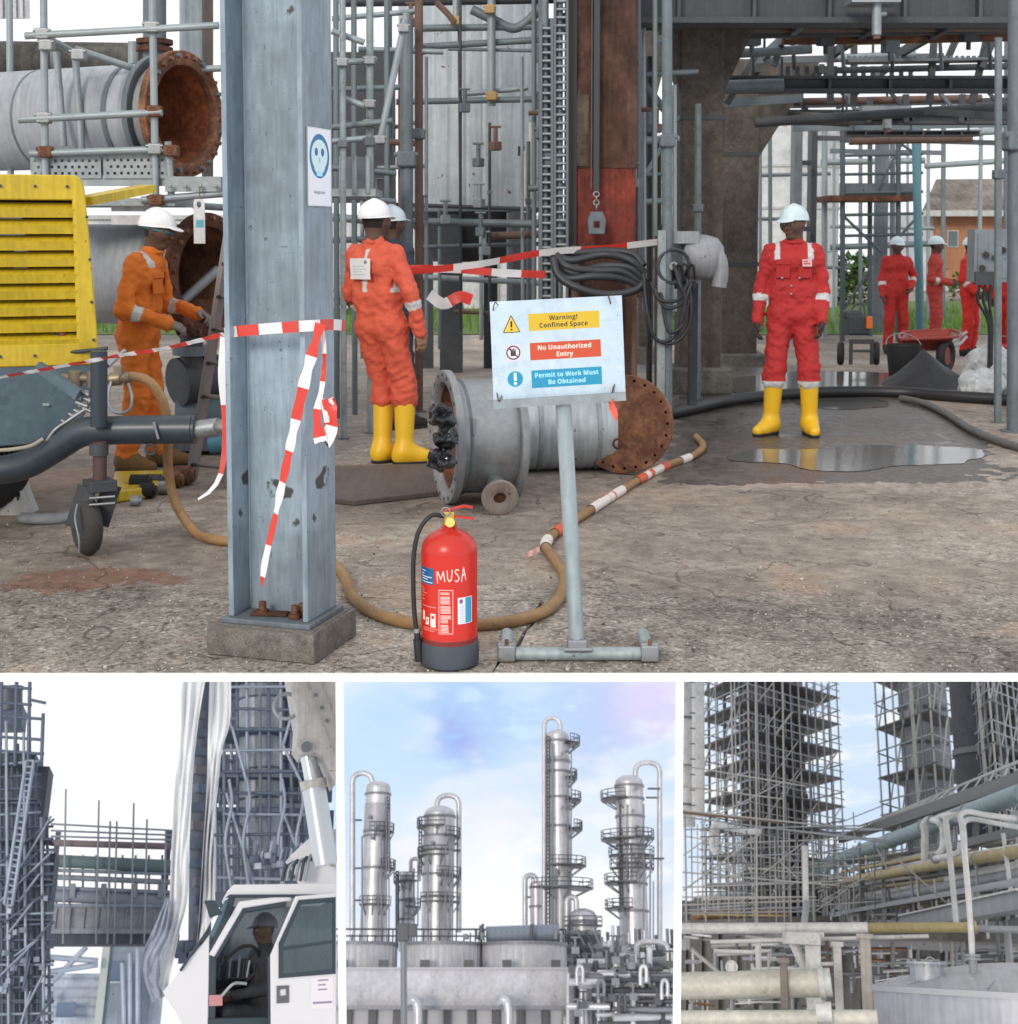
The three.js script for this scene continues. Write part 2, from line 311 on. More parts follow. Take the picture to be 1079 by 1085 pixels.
    for (let i = 0; i < 4; i++) {
      const w = .030 - i * .020, len = [.072, .080, .074, .058][i], r = .0092; fl.push(K(at(.015, w * .7, 0), at(.085 - Math.abs(i - 1) * .004, w, .002), .017, .012, { k: .02 }));
      let l = .088 - Math.abs(i - 1) * .004, n = .003, ang = 0; const segs = [.45, .32, .23];
      for (const sg of segs) { ang += curl * (sg === .45 ? .8 : 1.1); const l2 = l + Math.cos(ang) * len * sg, n2 = n + Math.sin(ang) * len * sg; fl.push(K(at(l, w, n), at(l2, w * .97, n2), r, r * .92, { k: .006 })); l = l2; n = n2; }
    }
    fl.push(K(at(.02, .025, .004), at(.055, .052, .018), .015, .012, { k: .012 }), K(at(.055, .052, .018), at(.088, .050, .034), .0115, .0095, { k: .006 }));
    const gc = o.gloves; geos.push(meshOf(fl, o.cell ? .0065 : .0042, 0, () => gc ?? sk));
  }
  const body = merge(geos.map((q) => { const n = q.toNonIndexed(); return n; }));
  { // keep the colours through the merge
    const col = new Float32Array(body.attributes.position.count * 3); let k = 0; for (const q of geos) { const n = q.toNonIndexed(); col.set(n.attributes.color.array, k); k += n.attributes.color.array.length; } body.setAttribute('color', new THREE.BufferAttribute(col, 3));
  }
  const bm = sh(new THREE.Mesh(body, skinMat)); bm.name = 'body'; g.add(bm);
  // boots
  for (const s of ['L', 'R']) {
    const q = s === 'L' ? 1 : -1, k = J['k' + s], an = J['an' + s], fa = o['foot' + s] ?? q * .25, dir = V(Math.sin(fa), 0, Math.cos(fa)), top = lerpV(k, an, .12), low = o.boots === false;
    const heel = V(an.x, .05, an.z).addScaledVector(dir, -.035), toe = V(an.x, .042, an.z).addScaledVector(dir, .19);
    const bp = [K(low ? lerpV(k, an, .86) : top, an, low ? .05 : .074, .058, { k: .03 }), K(heel, toe, .050, .042, { k: .05 }), K(an, V(an.x, .06, an.z).addScaledVector(dir, .10), .06, .048, { k: .05 })];
    const f0 = field(bp); const lo = V(9, 9, 9), hi = V(-9, -9, -9); for (const p of bp) for (const w of [p.a, p.b]) { lo.min(w.clone().subScalar(.12)); hi.max(w.clone().addScalar(.12)); }
    const f = (x, y, z) => { const d = f0(x, y, z), cut = low ? -9 : (y - top.y - .045) ; return Math.max(d, cut, .004 - y); };
    const bo = sh(new THREE.Mesh(netMesh(f, lo, hi, o.cell ? .012 : .009), o.bootMat ?? bootMat)); bo.name = 'boot'; g.add(bo);
    const sole = sh(new THREE.Mesh(netMesh((x, y, z) => Math.max(f0(x, Math.max(y, .02), z) - .004, y - .022, -y), lo, hi, .009), mm.rubber)); sole.name = 'sole'; bo.add(sole);
  }
  // helmet
  if (o.helmet) {
    const hg = [];
    const shell = new THREE.SphereGeometry(1, 28, 14, 0, 2 * Math.PI, 0, Math.PI / 2); shell.scale(.113, .120, .138); shell.translate(0, .045, -.008); hg.push(shell);
    const rib = new THREE.TorusGeometry(.125, .012, 6, 20, Math.PI); rib.rotateY(Math.PI / 2); rib.scale(1, .93, 1); rib.translate(0, .045, -.008);
    const brim = new THREE.CylinderGeometry(.114, .118, .014, 28); brim.scale(1, 1, 1.19); brim.translate(0, .044, -.005);
    const peak = new THREE.SphereGeometry(1, 20, 8); peak.scale(.085, .010, .058); peak.rotateX(.28); peak.translate(0, .034, .130);
    const hs = sh(new THREE.Mesh(merge(shell, brim, peak, rib), o.helmet)); hs.name = 'helmet'; hs.applyMatrix4(hm.clone().multiply(new THREE.Matrix4().makeRotationX(-.05)).multiply(new THREE.Matrix4().makeScale(.93, .97, .93))); g.add(hs);
    if (o.strap) { const st = sh(new THREE.Mesh(new THREE.TorusGeometry(.092, .006, 6, 24), M(.03, .16, .20))); st.name = 'goggle_strap'; st.scale.set(1, 1.18, 1.5); st.rotation.set(Math.PI / 2 + .1, 0, 0); st.position.set(0, .02, 0); st.applyMatrix4(hm); g.add(st); }
  }
  const add = (name, geo, m) => { const q = sh(new THREE.Mesh(geo, m)); q.name = name; g.add(q); return q; };
  if (!o.cell && o.stripes !== false) {
    const cm = M(cv[0] * .93, cv[1] * .93, cv[2] * .93, { roughness: .85 }), c = J.chest, zf = c.z + .118;
    for (const q of [-1, 1]) { const pk = new RoundedBoxGeometry(.105, .125, .012, 1, .004); pk.rotateX(-.05); pk.rotateY(q * .28); pk.translate(c.x + q * .082, c.y - .03, zf - .004); add('chest_pocket', pk, cm); const fl = new RoundedBoxGeometry(.11, .04, .014, 1, .004); fl.rotateX(-.1); fl.rotateY(q * .28); fl.translate(c.x + q * .083, c.y + .03, zf + .002); add('pocket_flap', fl, cm); }
    const col = new THREE.TorusGeometry(.074, .014, 8, 26, 5.2); col.rotateX(Math.PI / 2); col.rotateY(-Math.PI / 2 + .54 + Math.PI); col.translate(J.neck.x, J.neck.y + .018, J.neck.z + .004); add('collar', col, cm);
  }
  o.extra?.(add, J);
  return g;
}
// ================================================================ THE DECK (upper yard)
const zE = G(540, 712).z;
function pxBox(x0, x1, y0, y1, D, d, place = DECK) { const a = place.at(x0, y1, D), b = place.at(x1, y0, D); return bg((a.x + b.x) / 2, (a.y + b.y) / 2, (a.z + b.z) / 2 - d / 2, Math.abs(b.x - a.x), Math.abs(b.y - a.y), d); }
function addLocal(parent, name, g, m) { const o = sh(new THREE.Mesh(g, m)); o.name = name; parent.add(o); return o; }
// ---- ground texture in world metres: x -5..5, z zE..zE-10
const GW = 10, gx0 = -5, gz0 = zE + .05;
const wetPoly = [[690, 512], [780, 514], [900, 513], [1000, 515], [1068, 513], [1052, 490], [1046, 468], [1010, 440], [970, 425], [975, 395], [985, 372], [740, 372], [720, 420], [700, 455], [715, 480]].map(([x, y]) => G(x, y));
const wet2 = [[0, 620], [60, 628], [120, 616], [190, 622], [170, 604], [90, 600], [20, 604]].map(([x, y]) => G(x, y));
function inPoly(p, x, z) { let c = false; for (let i = 0, j = p.length - 1; i < p.length; j = i++) if ((p[i].z > z) !== (p[j].z > z) && x < (p[j].x - p[i].x) * (z - p[i].z) / (p[j].z - p[i].z) + p[i].x) c = !c; return c; }
{
  const N = 2048, d = new Uint8Array(N * N * 4), rg = new Uint8Array(N * N * 4), bp = new Uint8Array(N * N * 4);
  const n1 = fbmT(5, 41, 5), n2 = fbmT(24, 42, 4), n3 = fbmT(160, 43, 3), n4 = vnoise(700, 44), n5 = vnoise(420, 46), n6 = fbmT(9, 47, 4), n7 = vnoise(1000, 48);
  for (let j = 0; j < N; j++) for (let i = 0; i < N; i++) {
    const u = i / N, v = j / N, x = gx0 + u * GW, z = gz0 - v * GW, k = (j * N + i) * 4;
    const a = n1(u, v), b = n2(u, v), c = n3(u, v), p = n4(u, v), q = n5(u, v), e = n6(u, v);
    // worn concrete: grey aggregate where the skin is gone, tan silt elsewhere
    const front = sstep(-6.35, -5.95, z + (b - .5) * .9 + (a - .5) * .6 - x * .06);
    const worn = clamp(front * .95 + sstep(.50, .62, a * .6 + b * .4) * .55);
    let r = mixn(.535, .487, worn), g = mixn(.490, .458, worn), bl = mixn(.446, .424, worn);
    const t = (a - .5) * .34 + (b - .5) * .24 + (c - .5) * .20 + (e - .5) * .18; r += t; g += t * .97; bl += t * .92;
    let s = (n7(u, v) - .5) * .12 * (.5 + worn); if (p > .82) s += .09 * (.3 + worn); if (p < .17) s -= .11 * (.3 + worn); if (q > .92) s += .12 * worn; if (q < .10) s -= .10; r += s; g += s; bl += s;
    const rs = sstep(.60, .72, e * .55 + b * .5); r = mixn(r, .58, rs * .35); g = mixn(g, .44, rs * .35); bl = mixn(bl, .35, rs * .35);
    const ck = Math.min(Math.abs(e - .52), Math.abs(a - .47) * 1.6); if (ck < .0035 && c > .42) { r -= .13; g -= .13; bl -= .12; }
    let rough = .86 + (b - .5) * .2;
    const xx = x + (b - .5) * .55 + (c - .5) * .12, zz = z + (a - .5) * .5 + (c - .5) * .15;
    if (inPoly(wetPoly, xx, zz)) { r = r * .56 + .035; g = g * .56 + .035; bl = bl * .58 + .035; rough = .42 + (c - .5) * .5 + (b - .5) * .25; }
    else if (inPoly(wet2, xx, zz)) { r = r * .85 + .06; g *= .82; bl *= .76; }
    d[k] = clamp(r) * 255; d[k + 1] = clamp(g) * 255; d[k + 2] = clamp(bl) * 255; d[k + 3] = 255;
    rg[k] = rg[k + 1] = rg[k + 2] = clamp(rough) * 255; rg[k + 3] = 255;
    const h = .5 + (c - .5) * .5 + (p - .5) * .30 * (.4 + worn) + (q - .5) * .25 * worn; bp[k] = bp[k + 1] = bp[k + 2] = clamp(h) * 255; bp[k + 3] = 255;
  }
  const mk = (a, s) => { const t = new THREE.DataTexture(a, N, N); t.wrapS = t.wrapT = THREE.MirroredRepeatWrapping; t.magFilter = t.minFilter = THREE.LinearFilter; if (s) t.colorSpace = THREE.SRGBColorSpace; t.needsUpdate = true; return t; };
  T.ground = mk(d, true); T.groundR = mk(rg); T.groundB = mk(bp);
}
mm.ground = new THREE.MeshStandardMaterial({ map: T.ground, roughnessMap: T.groundR, roughness: 1, bumpMap: T.groundB, bumpScale: .006 });
function groundUV(g) { const p = g.attributes.position, uv = new Float32Array(p.count * 2); for (let i = 0; i < p.count; i++) { uv[2 * i] = (p.getX(i) - gx0) / GW; uv[2 * i + 1] = (gz0 - p.getZ(i)) / GW; } g.setAttribute('uv', new THREE.BufferAttribute(uv, 2)); return g; }
// base sheet and slabs with open joints
const hw = (z) => 1.6 + .41 * -z; // half width of the deck at depth z
function trapez(z0, z1, y0, y1) { const g = new THREE.BoxGeometry(2, y1 - y0, z0 - z1), p = g.attributes.position; for (let i = 0; i < p.count; i++) { const z = p.getZ(i) > 0 ? z0 : z1; p.setXYZ(i, p.getX(i) * hw(z), p.getY(i) + (y0 + y1) / 2, z); } g.computeVertexNormals(); return g; }
const deck = struct('ground', trapez(zE - .02, -14.2, -.0215, -.0155), mm.concDark);
const soffitM = M(.80, .80, .79, { roughness: .8 });
struct('deck_soffit', trapez(zE - .004, -14.2, -.0255, -.022), soffitM); struct('deck_soffit', trapez(-14.2, -64.9, -.46, -.44), soffitM);
const J1 = [[-560, 598], [0, 620], [100, 624], [245, 628], [380, 633], [480, 636], [575, 637], [719, 646], [840, 650], [960, 654], [1079, 658], [1620, 678]].map(([x, y]) => { const p = G(x, y); return [p.x, Math.min(p.z, zE - .01)]; });
const jag = (pts, off, s) => { const o = []; for (let i = 0; i < pts.length - 1; i++) { const L = Math.hypot(pts[i + 1][0] - pts[i][0], pts[i + 1][1] - pts[i][1]), n = Math.max(1, Math.min(40, Math.round(L / .06))); for (let k = 0; k < n; k++) { const t = k / n, x = mixn(pts[i][0], pts[i + 1][0], t), z = mixn(pts[i][1], pts[i + 1][1], t); o.push([x, z + off + s * .02 * perlin.noise(x * 6, z * 6, s * 3 + 9) + s * .006 * perlin.noise(x * 31, 0, s)]); } } o.push([pts.at(-1)[0], pts.at(-1)[1] + off]); return o; };
function slab(name, poly) { const s = new THREE.Shape(poly.map(([x, z]) => new THREE.Vector2(x, -z))); const g = new THREE.ExtrudeGeometry(s, { depth: .015, bevelEnabled: false }); g.rotateX(-Math.PI / 2); g.translate(0, -.015, 0); const o = sh(new THREE.Mesh(groundUV(g), mm.ground)); o.name = name; deck.add(o); return o; }
{
  const zf = zE + .002, near = jag(J1, .006, 1), far = jag(J1, -.006, -1);
  // the crack that runs to the edge beside the sign
  const ck = [[575, 637], [566, 648], [567, 660], [556, 668], [548, 684], [536, 692], [522, 712]].map(([x, y]) => { const p = G(x, y); return [p.x, p.z]; });
  const ckL = ck.map(([x, z], i) => [x - .008 + .008 * Math.sin(i * 2.3), z]), ckR = ck.map(([x, z], i) => [x + .008 + .006 * Math.cos(i * 1.7), z]);
  const nl = near.filter(([x]) => x < ck[0][0] - .02), nr = near.filter(([x]) => x > ck[0][0] + .02);
  ckL[ckL.length - 1][1] = ckR[ckR.length - 1][1] = zf;
  slab('slab', [[nl[0][0], zf], ...nl, ...ckL]);
  slab('slab', [...ckR.slice().reverse(), ...nr, [nr.at(-1)[0], zf]]);
  const z2 = -14.2;
  slab('slab', [...far, [hw(z2), z2], [-hw(z2), z2]]);
}
// the ground falls away gently behind the wet patch
{
  const g = new THREE.PlaneGeometry(70, 50.8, 60, 80); g.rotateX(-Math.PI / 2); g.translate(0, 0, -14.205 - 25.4);
  const p = g.attributes.position; for (let i = 0; i < p.count; i++) { const z = p.getZ(i); p.setX(i, p.getX(i) / 35 * hw(z)); p.setY(i, -.30 * sstep(-14.2, -22, z) - (z < -14.3 ? .012 * (1 + perlin.noise(p.getX(i) * .7, z * .7, 2)) : 0)); }
  g.computeVertexNormals(); struct('ground', groundUV(g), mm.ground, DECK, 0);
}
// puddles
const water = new THREE.MeshPhysicalMaterial({ roughness: .035, ior: 1.33, specularIntensity: 1, bumpMap: T.bump, bumpScale: .0004 }); water.color.setRGB(.13, .125, .12);
function puddle(px, n = 4) { const w = px.map(([x, y]) => G(x, y)), c = new THREE.CatmullRomCurve3(w.map((p) => V(p.x, 0, p.z)), true).getPoints(px.length * 12); const s = new THREE.Shape(c.map((p) => { const k = 1 + .0 * n; return new THREE.Vector2(p.x + .10 * perlin.noise(p.x * 3, p.z * 3, n) + .03 * perlin.noise(p.x * 11, p.z * 11, n), -p.z * k + .10 * perlin.noise(p.x * 3 + 9, p.z * 3, n) + .03 * perlin.noise(p.x * 12 + 9, p.z * 12, n)); })); const g = new THREE.ShapeGeometry(s); g.rotateX(-Math.PI / 2); g.translate(0, .004, 0); const o = struct('puddle', g, water); return o; }
puddle([[776, 485], [800, 477], [850, 477], [905, 473], [980, 472], [1036, 475], [1044, 483], [1018, 491], [960, 494], [905, 499], [862, 498], [825, 492], [795, 491]]);
puddle([[765, 407], [800, 398], [860, 394], [940, 396], [955, 405], [940, 414], [880, 417], [820, 419], [780, 416]], 7);
puddle([[840, 424], [880, 421], [935, 423], [945, 430], [900, 434], [850, 431]], 9);
// loose grit, uncountable
{
  const n = 2600, im = new THREE.InstancedMesh(new THREE.IcosahedronGeometry(1, 0), M(1, 1, 1, { roughness: .9 }), n), m4 = new THREE.Matrix4(), q = new THREE.Quaternion(), c = new THREE.Color();
  for (let i = 0; i < n; i++) { const row = 712 - Math.pow(rnd(), 1.5) * 190, p = G(rr(-30, 1110), row - .5), s = rr(.0015, .0048) * (rnd() < .05 ? 1.8 : 1); q.setFromEuler(new THREE.Euler(rr(0, 6), rr(0, 6), rr(0, 6))); m4.compose(V(p.x, s * .45, Math.min(p.z, zE - .01)), q, V(s * rr(.8, 1.5), s * .7, s)); im.setMatrixAt(i, m4); const k = rr(.10, .50); im.setColorAt(i, c.setRGB(k, k * .95, k * .88)); }
  im.name = 'grit'; tag(im, 'loose grit and stone chips scattered on the worn concrete', 'grit', null, 'stuff'); sh(im); scene.add(im);
}
// white painted steel edge of the deck and the posts that carry it
{
  const yb = P(540, 720, -zE).y;
  struct('deck_edge_beam', bg(0, yb / 2 - .001, zE + .013, 7.4, -yb - .002, .02), M(.86, .86, .86, { roughness: .6 }), DECK);
  for (const [px, lab] of [[360.5, 'slim white steel post under the deck edge, between the crane yard and the towers'], [720, 'slim white steel post under the deck edge, between the towers and the scaffolded pipe racks']]) {
    const p = P(px, 720, -zE); const t = thing('deck_post', lab, 'post', V(p.x, -3.4, zE), 'white posts under the deck edge');
    part(t, 'shaft', bg(p.x, (yb - 3.4) / 2, zE + .013, .0265, 3.4 + yb - .004, .02), M(.86, .86, .86, { roughness: .6 }));
  }
}
// ---- the sky that the lower yards stand against: a far dome of cloud with a blue gap behind the towers
{
  const R = 900, a0 = -.62, a1 = .62, e0 = -.62, e1 = -.10, W = 2048, H = 1024, d = new Uint8Array(W * H * 4);
  const blobs = [[490, 768, .024, [.34, .42, .80], .9], [482, 786, .011, [.33, .42, .86], .6], [508, 762, .012, [.46, .56, .92], .6], [640, 752, .030, [.50, .55, .88], .75], [610, 770, .022, [.52, .60, .92], .5], [690, 736, .022, [.74, .66, .92], .8], [665, 748, .014, [.74, .68, .92], .5],
    [440, 890, .035, [.98, .92, .96], .6], [520, 960, .05, [1, 1, 1], .75], [640, 950, .035, [1, 1, .98], .8], [520, 880, .02, [.95, .90, .97], .5], [395, 770, .06, [.42, .68, .99], .5], [560, 735, .05, [.50, .72, .99], .5], [400, 850, .04, [.55, .76, 1], .4]].map(([x, y, r, c, w]) => [ray(x, y), r, c, w]);
  const mid = ray(540, 860), right = ray(905, 800);
  for (let j = 0; j < H; j++) for (let i = 0; i < W; i++) {
    const az = mixn(a0, a1, (i + .5) / W), el = mixn(e0, e1, (j + .5) / H), x = Math.sin(az) * Math.cos(el), y = Math.sin(el), z = -Math.cos(az) * Math.cos(el);
    const n = fbm3(x * 9, y * 16, z * 9, 5), n2 = fbm3(x * 26 + 3, y * 50, z * 26, 4), s = fbm3(x * 14 + y * 9, y * 60 - x * 14, z * 14, 4);
    let c = [1 - .06 * clamp(n + .3), 1 - .045 * clamp(n + .3), 1];
    const g = sstep(Math.cos(.155), Math.cos(.105), x * mid.x + y * mid.y + z * mid.z);
    c = [mixn(c[0], .70 + n * .26 + n2 * .10, g), mixn(c[1], .79 + n * .18 + n2 * .08, g), mixn(c[2], .93 + n2 * .04, g)];
    const h = sstep(Math.cos(.17), Math.cos(.07), x * right.x + y * right.y + z * right.z), q = sstep(-.12, .30, s + n * .4);
    c = [mixn(c[0], mixn(.60, .93, q), h), mixn(c[1], mixn(.74, .95, q), h), mixn(c[2], mixn(.92, .98, q), h)];
    for (const [dv, r, bc, w] of blobs) { const a = Math.acos(clamp(x * dv.x + y * dv.y + z * dv.z, -1, 1)) * (1 + n2 * 1.6 + n * .5) / r, k = w * Math.exp(-a * a * a); if (k > .01) c = c.map((v, o) => mixn(v, bc[o], k)); }
    const k = (j * W + i) * 4; for (let o = 0; o < 3; o++) d[k + o] = 255 * Math.pow(clamp(c[o]), 1 / 2.2); d[k + 3] = 255;
  }
  const t = new THREE.DataTexture(d, W, H); t.colorSpace = THREE.SRGBColorSpace; t.magFilter = THREE.LinearFilter; t.minFilter = THREE.LinearFilter; t.needsUpdate = true;
  const g = new THREE.PlaneGeometry(1, 1, 24, 12), p = g.attributes.position; for (let i = 0; i < p.count; i++) { const az = mixn(a0, a1, p.getX(i) + .5), el = mixn(e0, e1, p.getY(i) + .5); p.setXYZ(i, R * Math.sin(az) * Math.cos(el), EYE + R * Math.sin(el), -R * Math.cos(az) * Math.cos(el)); }
  g.computeVertexNormals();
  const m = new THREE.MeshStandardMaterial({ emissive: 0xffffff, emissiveMap: t, emissiveIntensity: .92, roughness: 1 }); m.color.setRGB(0, 0, 0);
  struct('sky', g, m, DECK, 0);
}
// ================================================================ foreground of the deck
function canvasTex(w, h, draw) { const c = document.createElement('canvas'); c.width = w; c.height = h; const x = c.getContext('2d'); draw(x, w, h); const t = new THREE.CanvasTexture(c); t.colorSpace = THREE.SRGBColorSpace; t.magFilter = t.minFilter = THREE.LinearFilter; return t; }
// plane with uv 0..1 from four corners (tl, tr, br, bl)
function quadG(tl, tr, br, bl, n = 1) {
  const p = [], uv = [], idx = []; for (let j = 0; j <= n; j++) for (let i = 0; i <= n; i++) { const u = i / n, v = j / n; const q = lerpV(lerpV(tl, tr, u), lerpV(bl, br, u), v); p.push(q.x, q.y, q.z); uv.push(u, 1 - v); }
  for (let j = 0; j < n; j++) for (let i = 0; i < n; i++) { const a = j * (n + 1) + i; idx.push(a, a + n + 1, a + 1, a + 1, a + n + 1, a + n + 2); }
  const g = new THREE.BufferGeometry(); g.setAttribute('position', new THREE.Float32BufferAttribute(p, 3)); g.setAttribute('uv', new THREE.Float32BufferAttribute(uv, 2)); g.setIndex(idx); g.computeVertexNormals(); return g;
}
// barrier tape: a creased ribbon, red and white by length
const tapeMat = new THREE.MeshPhysicalMaterial({ vertexColors: true, roughness: .38, side: THREE.DoubleSide, transmission: .12, thickness: 0 });
function ribbonG(pts, width, o = {}) {
  const c = new THREE.CatmullRomCurve3(pts, false, 'centripetal'), L = c.getLength(), per = o.period ?? .11, n = Math.max(12, Math.round(L / (per / 6))), fr = c.computeFrenetFrames(n, false), p = [], col = [], rows = [];
  const side0 = o.side ?? V(0, 1, 0);
  for (let i = 0; i <= n; i++) {
    const q = c.getPointAt(i / n), t = fr.tangents[i]; let s = side0.clone().addScaledVector(t, -side0.dot(t)).normalize(); const tw = (o.twist ?? 0) * i / n + (o.wave ?? .5) * perlin.noise(i * .21, o.seed ?? 1, 0); s.applyAxisAngle(t, tw);
    const w = (typeof width === 'function' ? width(i / n) : width) / 2, nrm = new THREE.Vector3().crossVectors(t, s), cr = w * .35 * perlin.noise(i * .33, 4, o.seed ?? 1);
    rows.push([q.clone().addScaledVector(s, -w), q.clone().addScaledVector(nrm, cr), q.clone().addScaledVector(s, w)]);
  }
  for (let i = 0; i < n; i++) { const red = Math.floor(i / 6 + (o.phase ?? 0)) % 2 === 0, cc = red ? [.62, .045, .03] : [.76, .74, .74]; for (let k = 0; k < 2; k++) for (const v of [rows[i][k], rows[i][k + 1], rows[i + 1][k], rows[i][k + 1], rows[i + 1][k + 1], rows[i + 1][k]]) { p.push(v.x, v.y, v.z); col.push(...cc); } }
  const g = new THREE.BufferGeometry(); g.setAttribute('position', new THREE.Float32BufferAttribute(p, 3)); g.setAttribute('color', new THREE.Float32BufferAttribute(col, 3)); const gg = mergeVertices(g); gg.computeVertexNormals(); return gg;
}
function tape(label, pts, width, o = {}) { const b = pts[0]; const t = thing('barrier_tape', label, 'barrier tape', b, 'red and white barrier tape'); part(t, 'ribbon', ribbonG(pts, width, o), tapeMat, 0); return t; }

// ---- grey H column on its concrete plinth
{
  const yaw = -.30, c = V(-.855, 0, -5.27);
  const t = thing('steel_column', 'tall grey painted H section steel column with a round face sign, standing on a concrete plinth', 'column', V(c.x, .113, c.z)); t.rotation.y = yaw;
  const H = 7.2, W = .325, B = .255, tf = .022, tw = .015;
  const rag = (g, s) => g;
  const wear = mm.greyPaint;
  const fl = (x) => uvBox(bg(x, H / 2 + .02, 0, tf, H, B, 0, .004), 2.1);
  addLocal(t, 'flange', fl(-W / 2 + tf / 2), wear); addLocal(t, 'flange', fl(W / 2 - tf / 2), wear);
  addLocal(t, 'web', uvBox(bg(0, H / 2 + .02, -.01, W - 2 * tf, H, tw), 1.9), wear);
  addLocal(t, 'base_plate', uvBox(bg(0, .01, 0, W + .04, .02, B + .05, 0, .004)), mm.midSteel);
  for (const s of [-1, 1]) addLocal(t, 'weld_seam', tubeG([V(s * (W / 2 - tf - .003), .03, -.004), V(s * (W / 2 - tf - .004), 1.0, -.003), V(s * (W / 2 - tf - .003), 2.2, -.004), V(s * (W / 2 - tf - .003), H, -.004)], .006, 60, 6), wear);
  for (const [x, z] of [[-.05, .07], [.09, .085], [.105, .05]]) { const b = addLocal(t, 'anchor_bolt', uvBox(cg(.014, .014, .05, 6).translate(x, .045, z)), mm.rust); addLocal(b, 'nut', cg(.024, .024, .02, 6).translate(x, .03, z), mm.rustDark); }
  addLocal(t, 'rust_scale', uvBox(bg(-.02, .026, .07, .14, .012, .05, .2, .004)), mm.rustDark);
  // sign on the outer face of the right flange
  const st = canvasTex(256, 416, (x, w, h) => {
    x.fillStyle = '#c9ccd6'; x.fillRect(0, 0, w, h); x.fillStyle = '#dfe1e8'; x.fillRect(6, 6, w - 12, h - 12);
    x.fillStyle = '#1c6f9c'; x.beginPath(); x.ellipse(128, 150, 108, 118, 0, 0, 7); x.fill();
    x.fillStyle = '#c9dfe4'; x.beginPath(); x.ellipse(128, 145, 88, 84, 0, 0, 7); x.fill(); x.beginPath(); x.ellipse(128, 195, 62, 52, 0, 0, 7); x.fill();
    x.fillStyle = '#1a5f88'; for (const s of [-1, 1]) { x.beginPath(); x.ellipse(128 + s * 34, 128, 17, 22, 0, 0, 7); x.fill(); }
    x.fillStyle = '#8fb6c0'; x.beginPath(); x.ellipse(128, 170, 9, 14, 0, 0, 7); x.fill(); x.fillStyle = '#a9dbe6'; x.fillRect(96, 232, 64, 24);
    x.fillStyle = '#3a4048'; x.font = 'bold 24px sans-serif'; x.textAlign = 'center'; x.fillText('Respirator', 128, 350);
  });
  const xs = W / 2 + .004, y0 = 1.545, y1 = 1.83;
  const pl = addLocal(t, 'warning_sign', uvBox(bg(xs - .001, (y0 + y1) / 2, .0, .004, y1 - y0, .205)), mm.galv);
  addLocal(pl, 'sign_face', quadG(V(xs + .002, y1, .1015), V(xs + .002, y1, -.1015), V(xs + .002, y0, -.1015), V(xs + .002, y0, .1015)), new THREE.MeshStandardMaterial({ map: st, roughness: .45 }));
  const p = thing('concrete_plinth', 'low square concrete plinth carrying the grey steel column', 'plinth', V(c.x, 0, c.z)); p.rotation.y = yaw;
  const pg = new THREE.BoxGeometry(.43, .108, .385, 22, 6, 20), pa = pg.attributes.position; for (let i = 0; i < pa.count; i++) { const x = pa.getX(i), y = pa.getY(i), z = pa.getZ(i), n = .005 * perlin.noise(x * 25, y * 25, z * 25) + .008 * perlin.noise(x * 7, y * 7, z * 7 + 3); const k = y > .05 ? 0 : 1; pa.setXYZ(i, x * (1 + n * 2 * k), y + (k ? 0 : n * .4 - .002), z * (1 + n * 2 * k)); } pg.computeVertexNormals();
  addLocal(p, 'block', uvBox(pg.translate(0, .058, 0), .8), mm.conc);
  addLocal(p, 'grout_pad', uvBox(bg(0, .1105, 0, .40, .006, .345, 0, .002), .8), mm.conc);
}
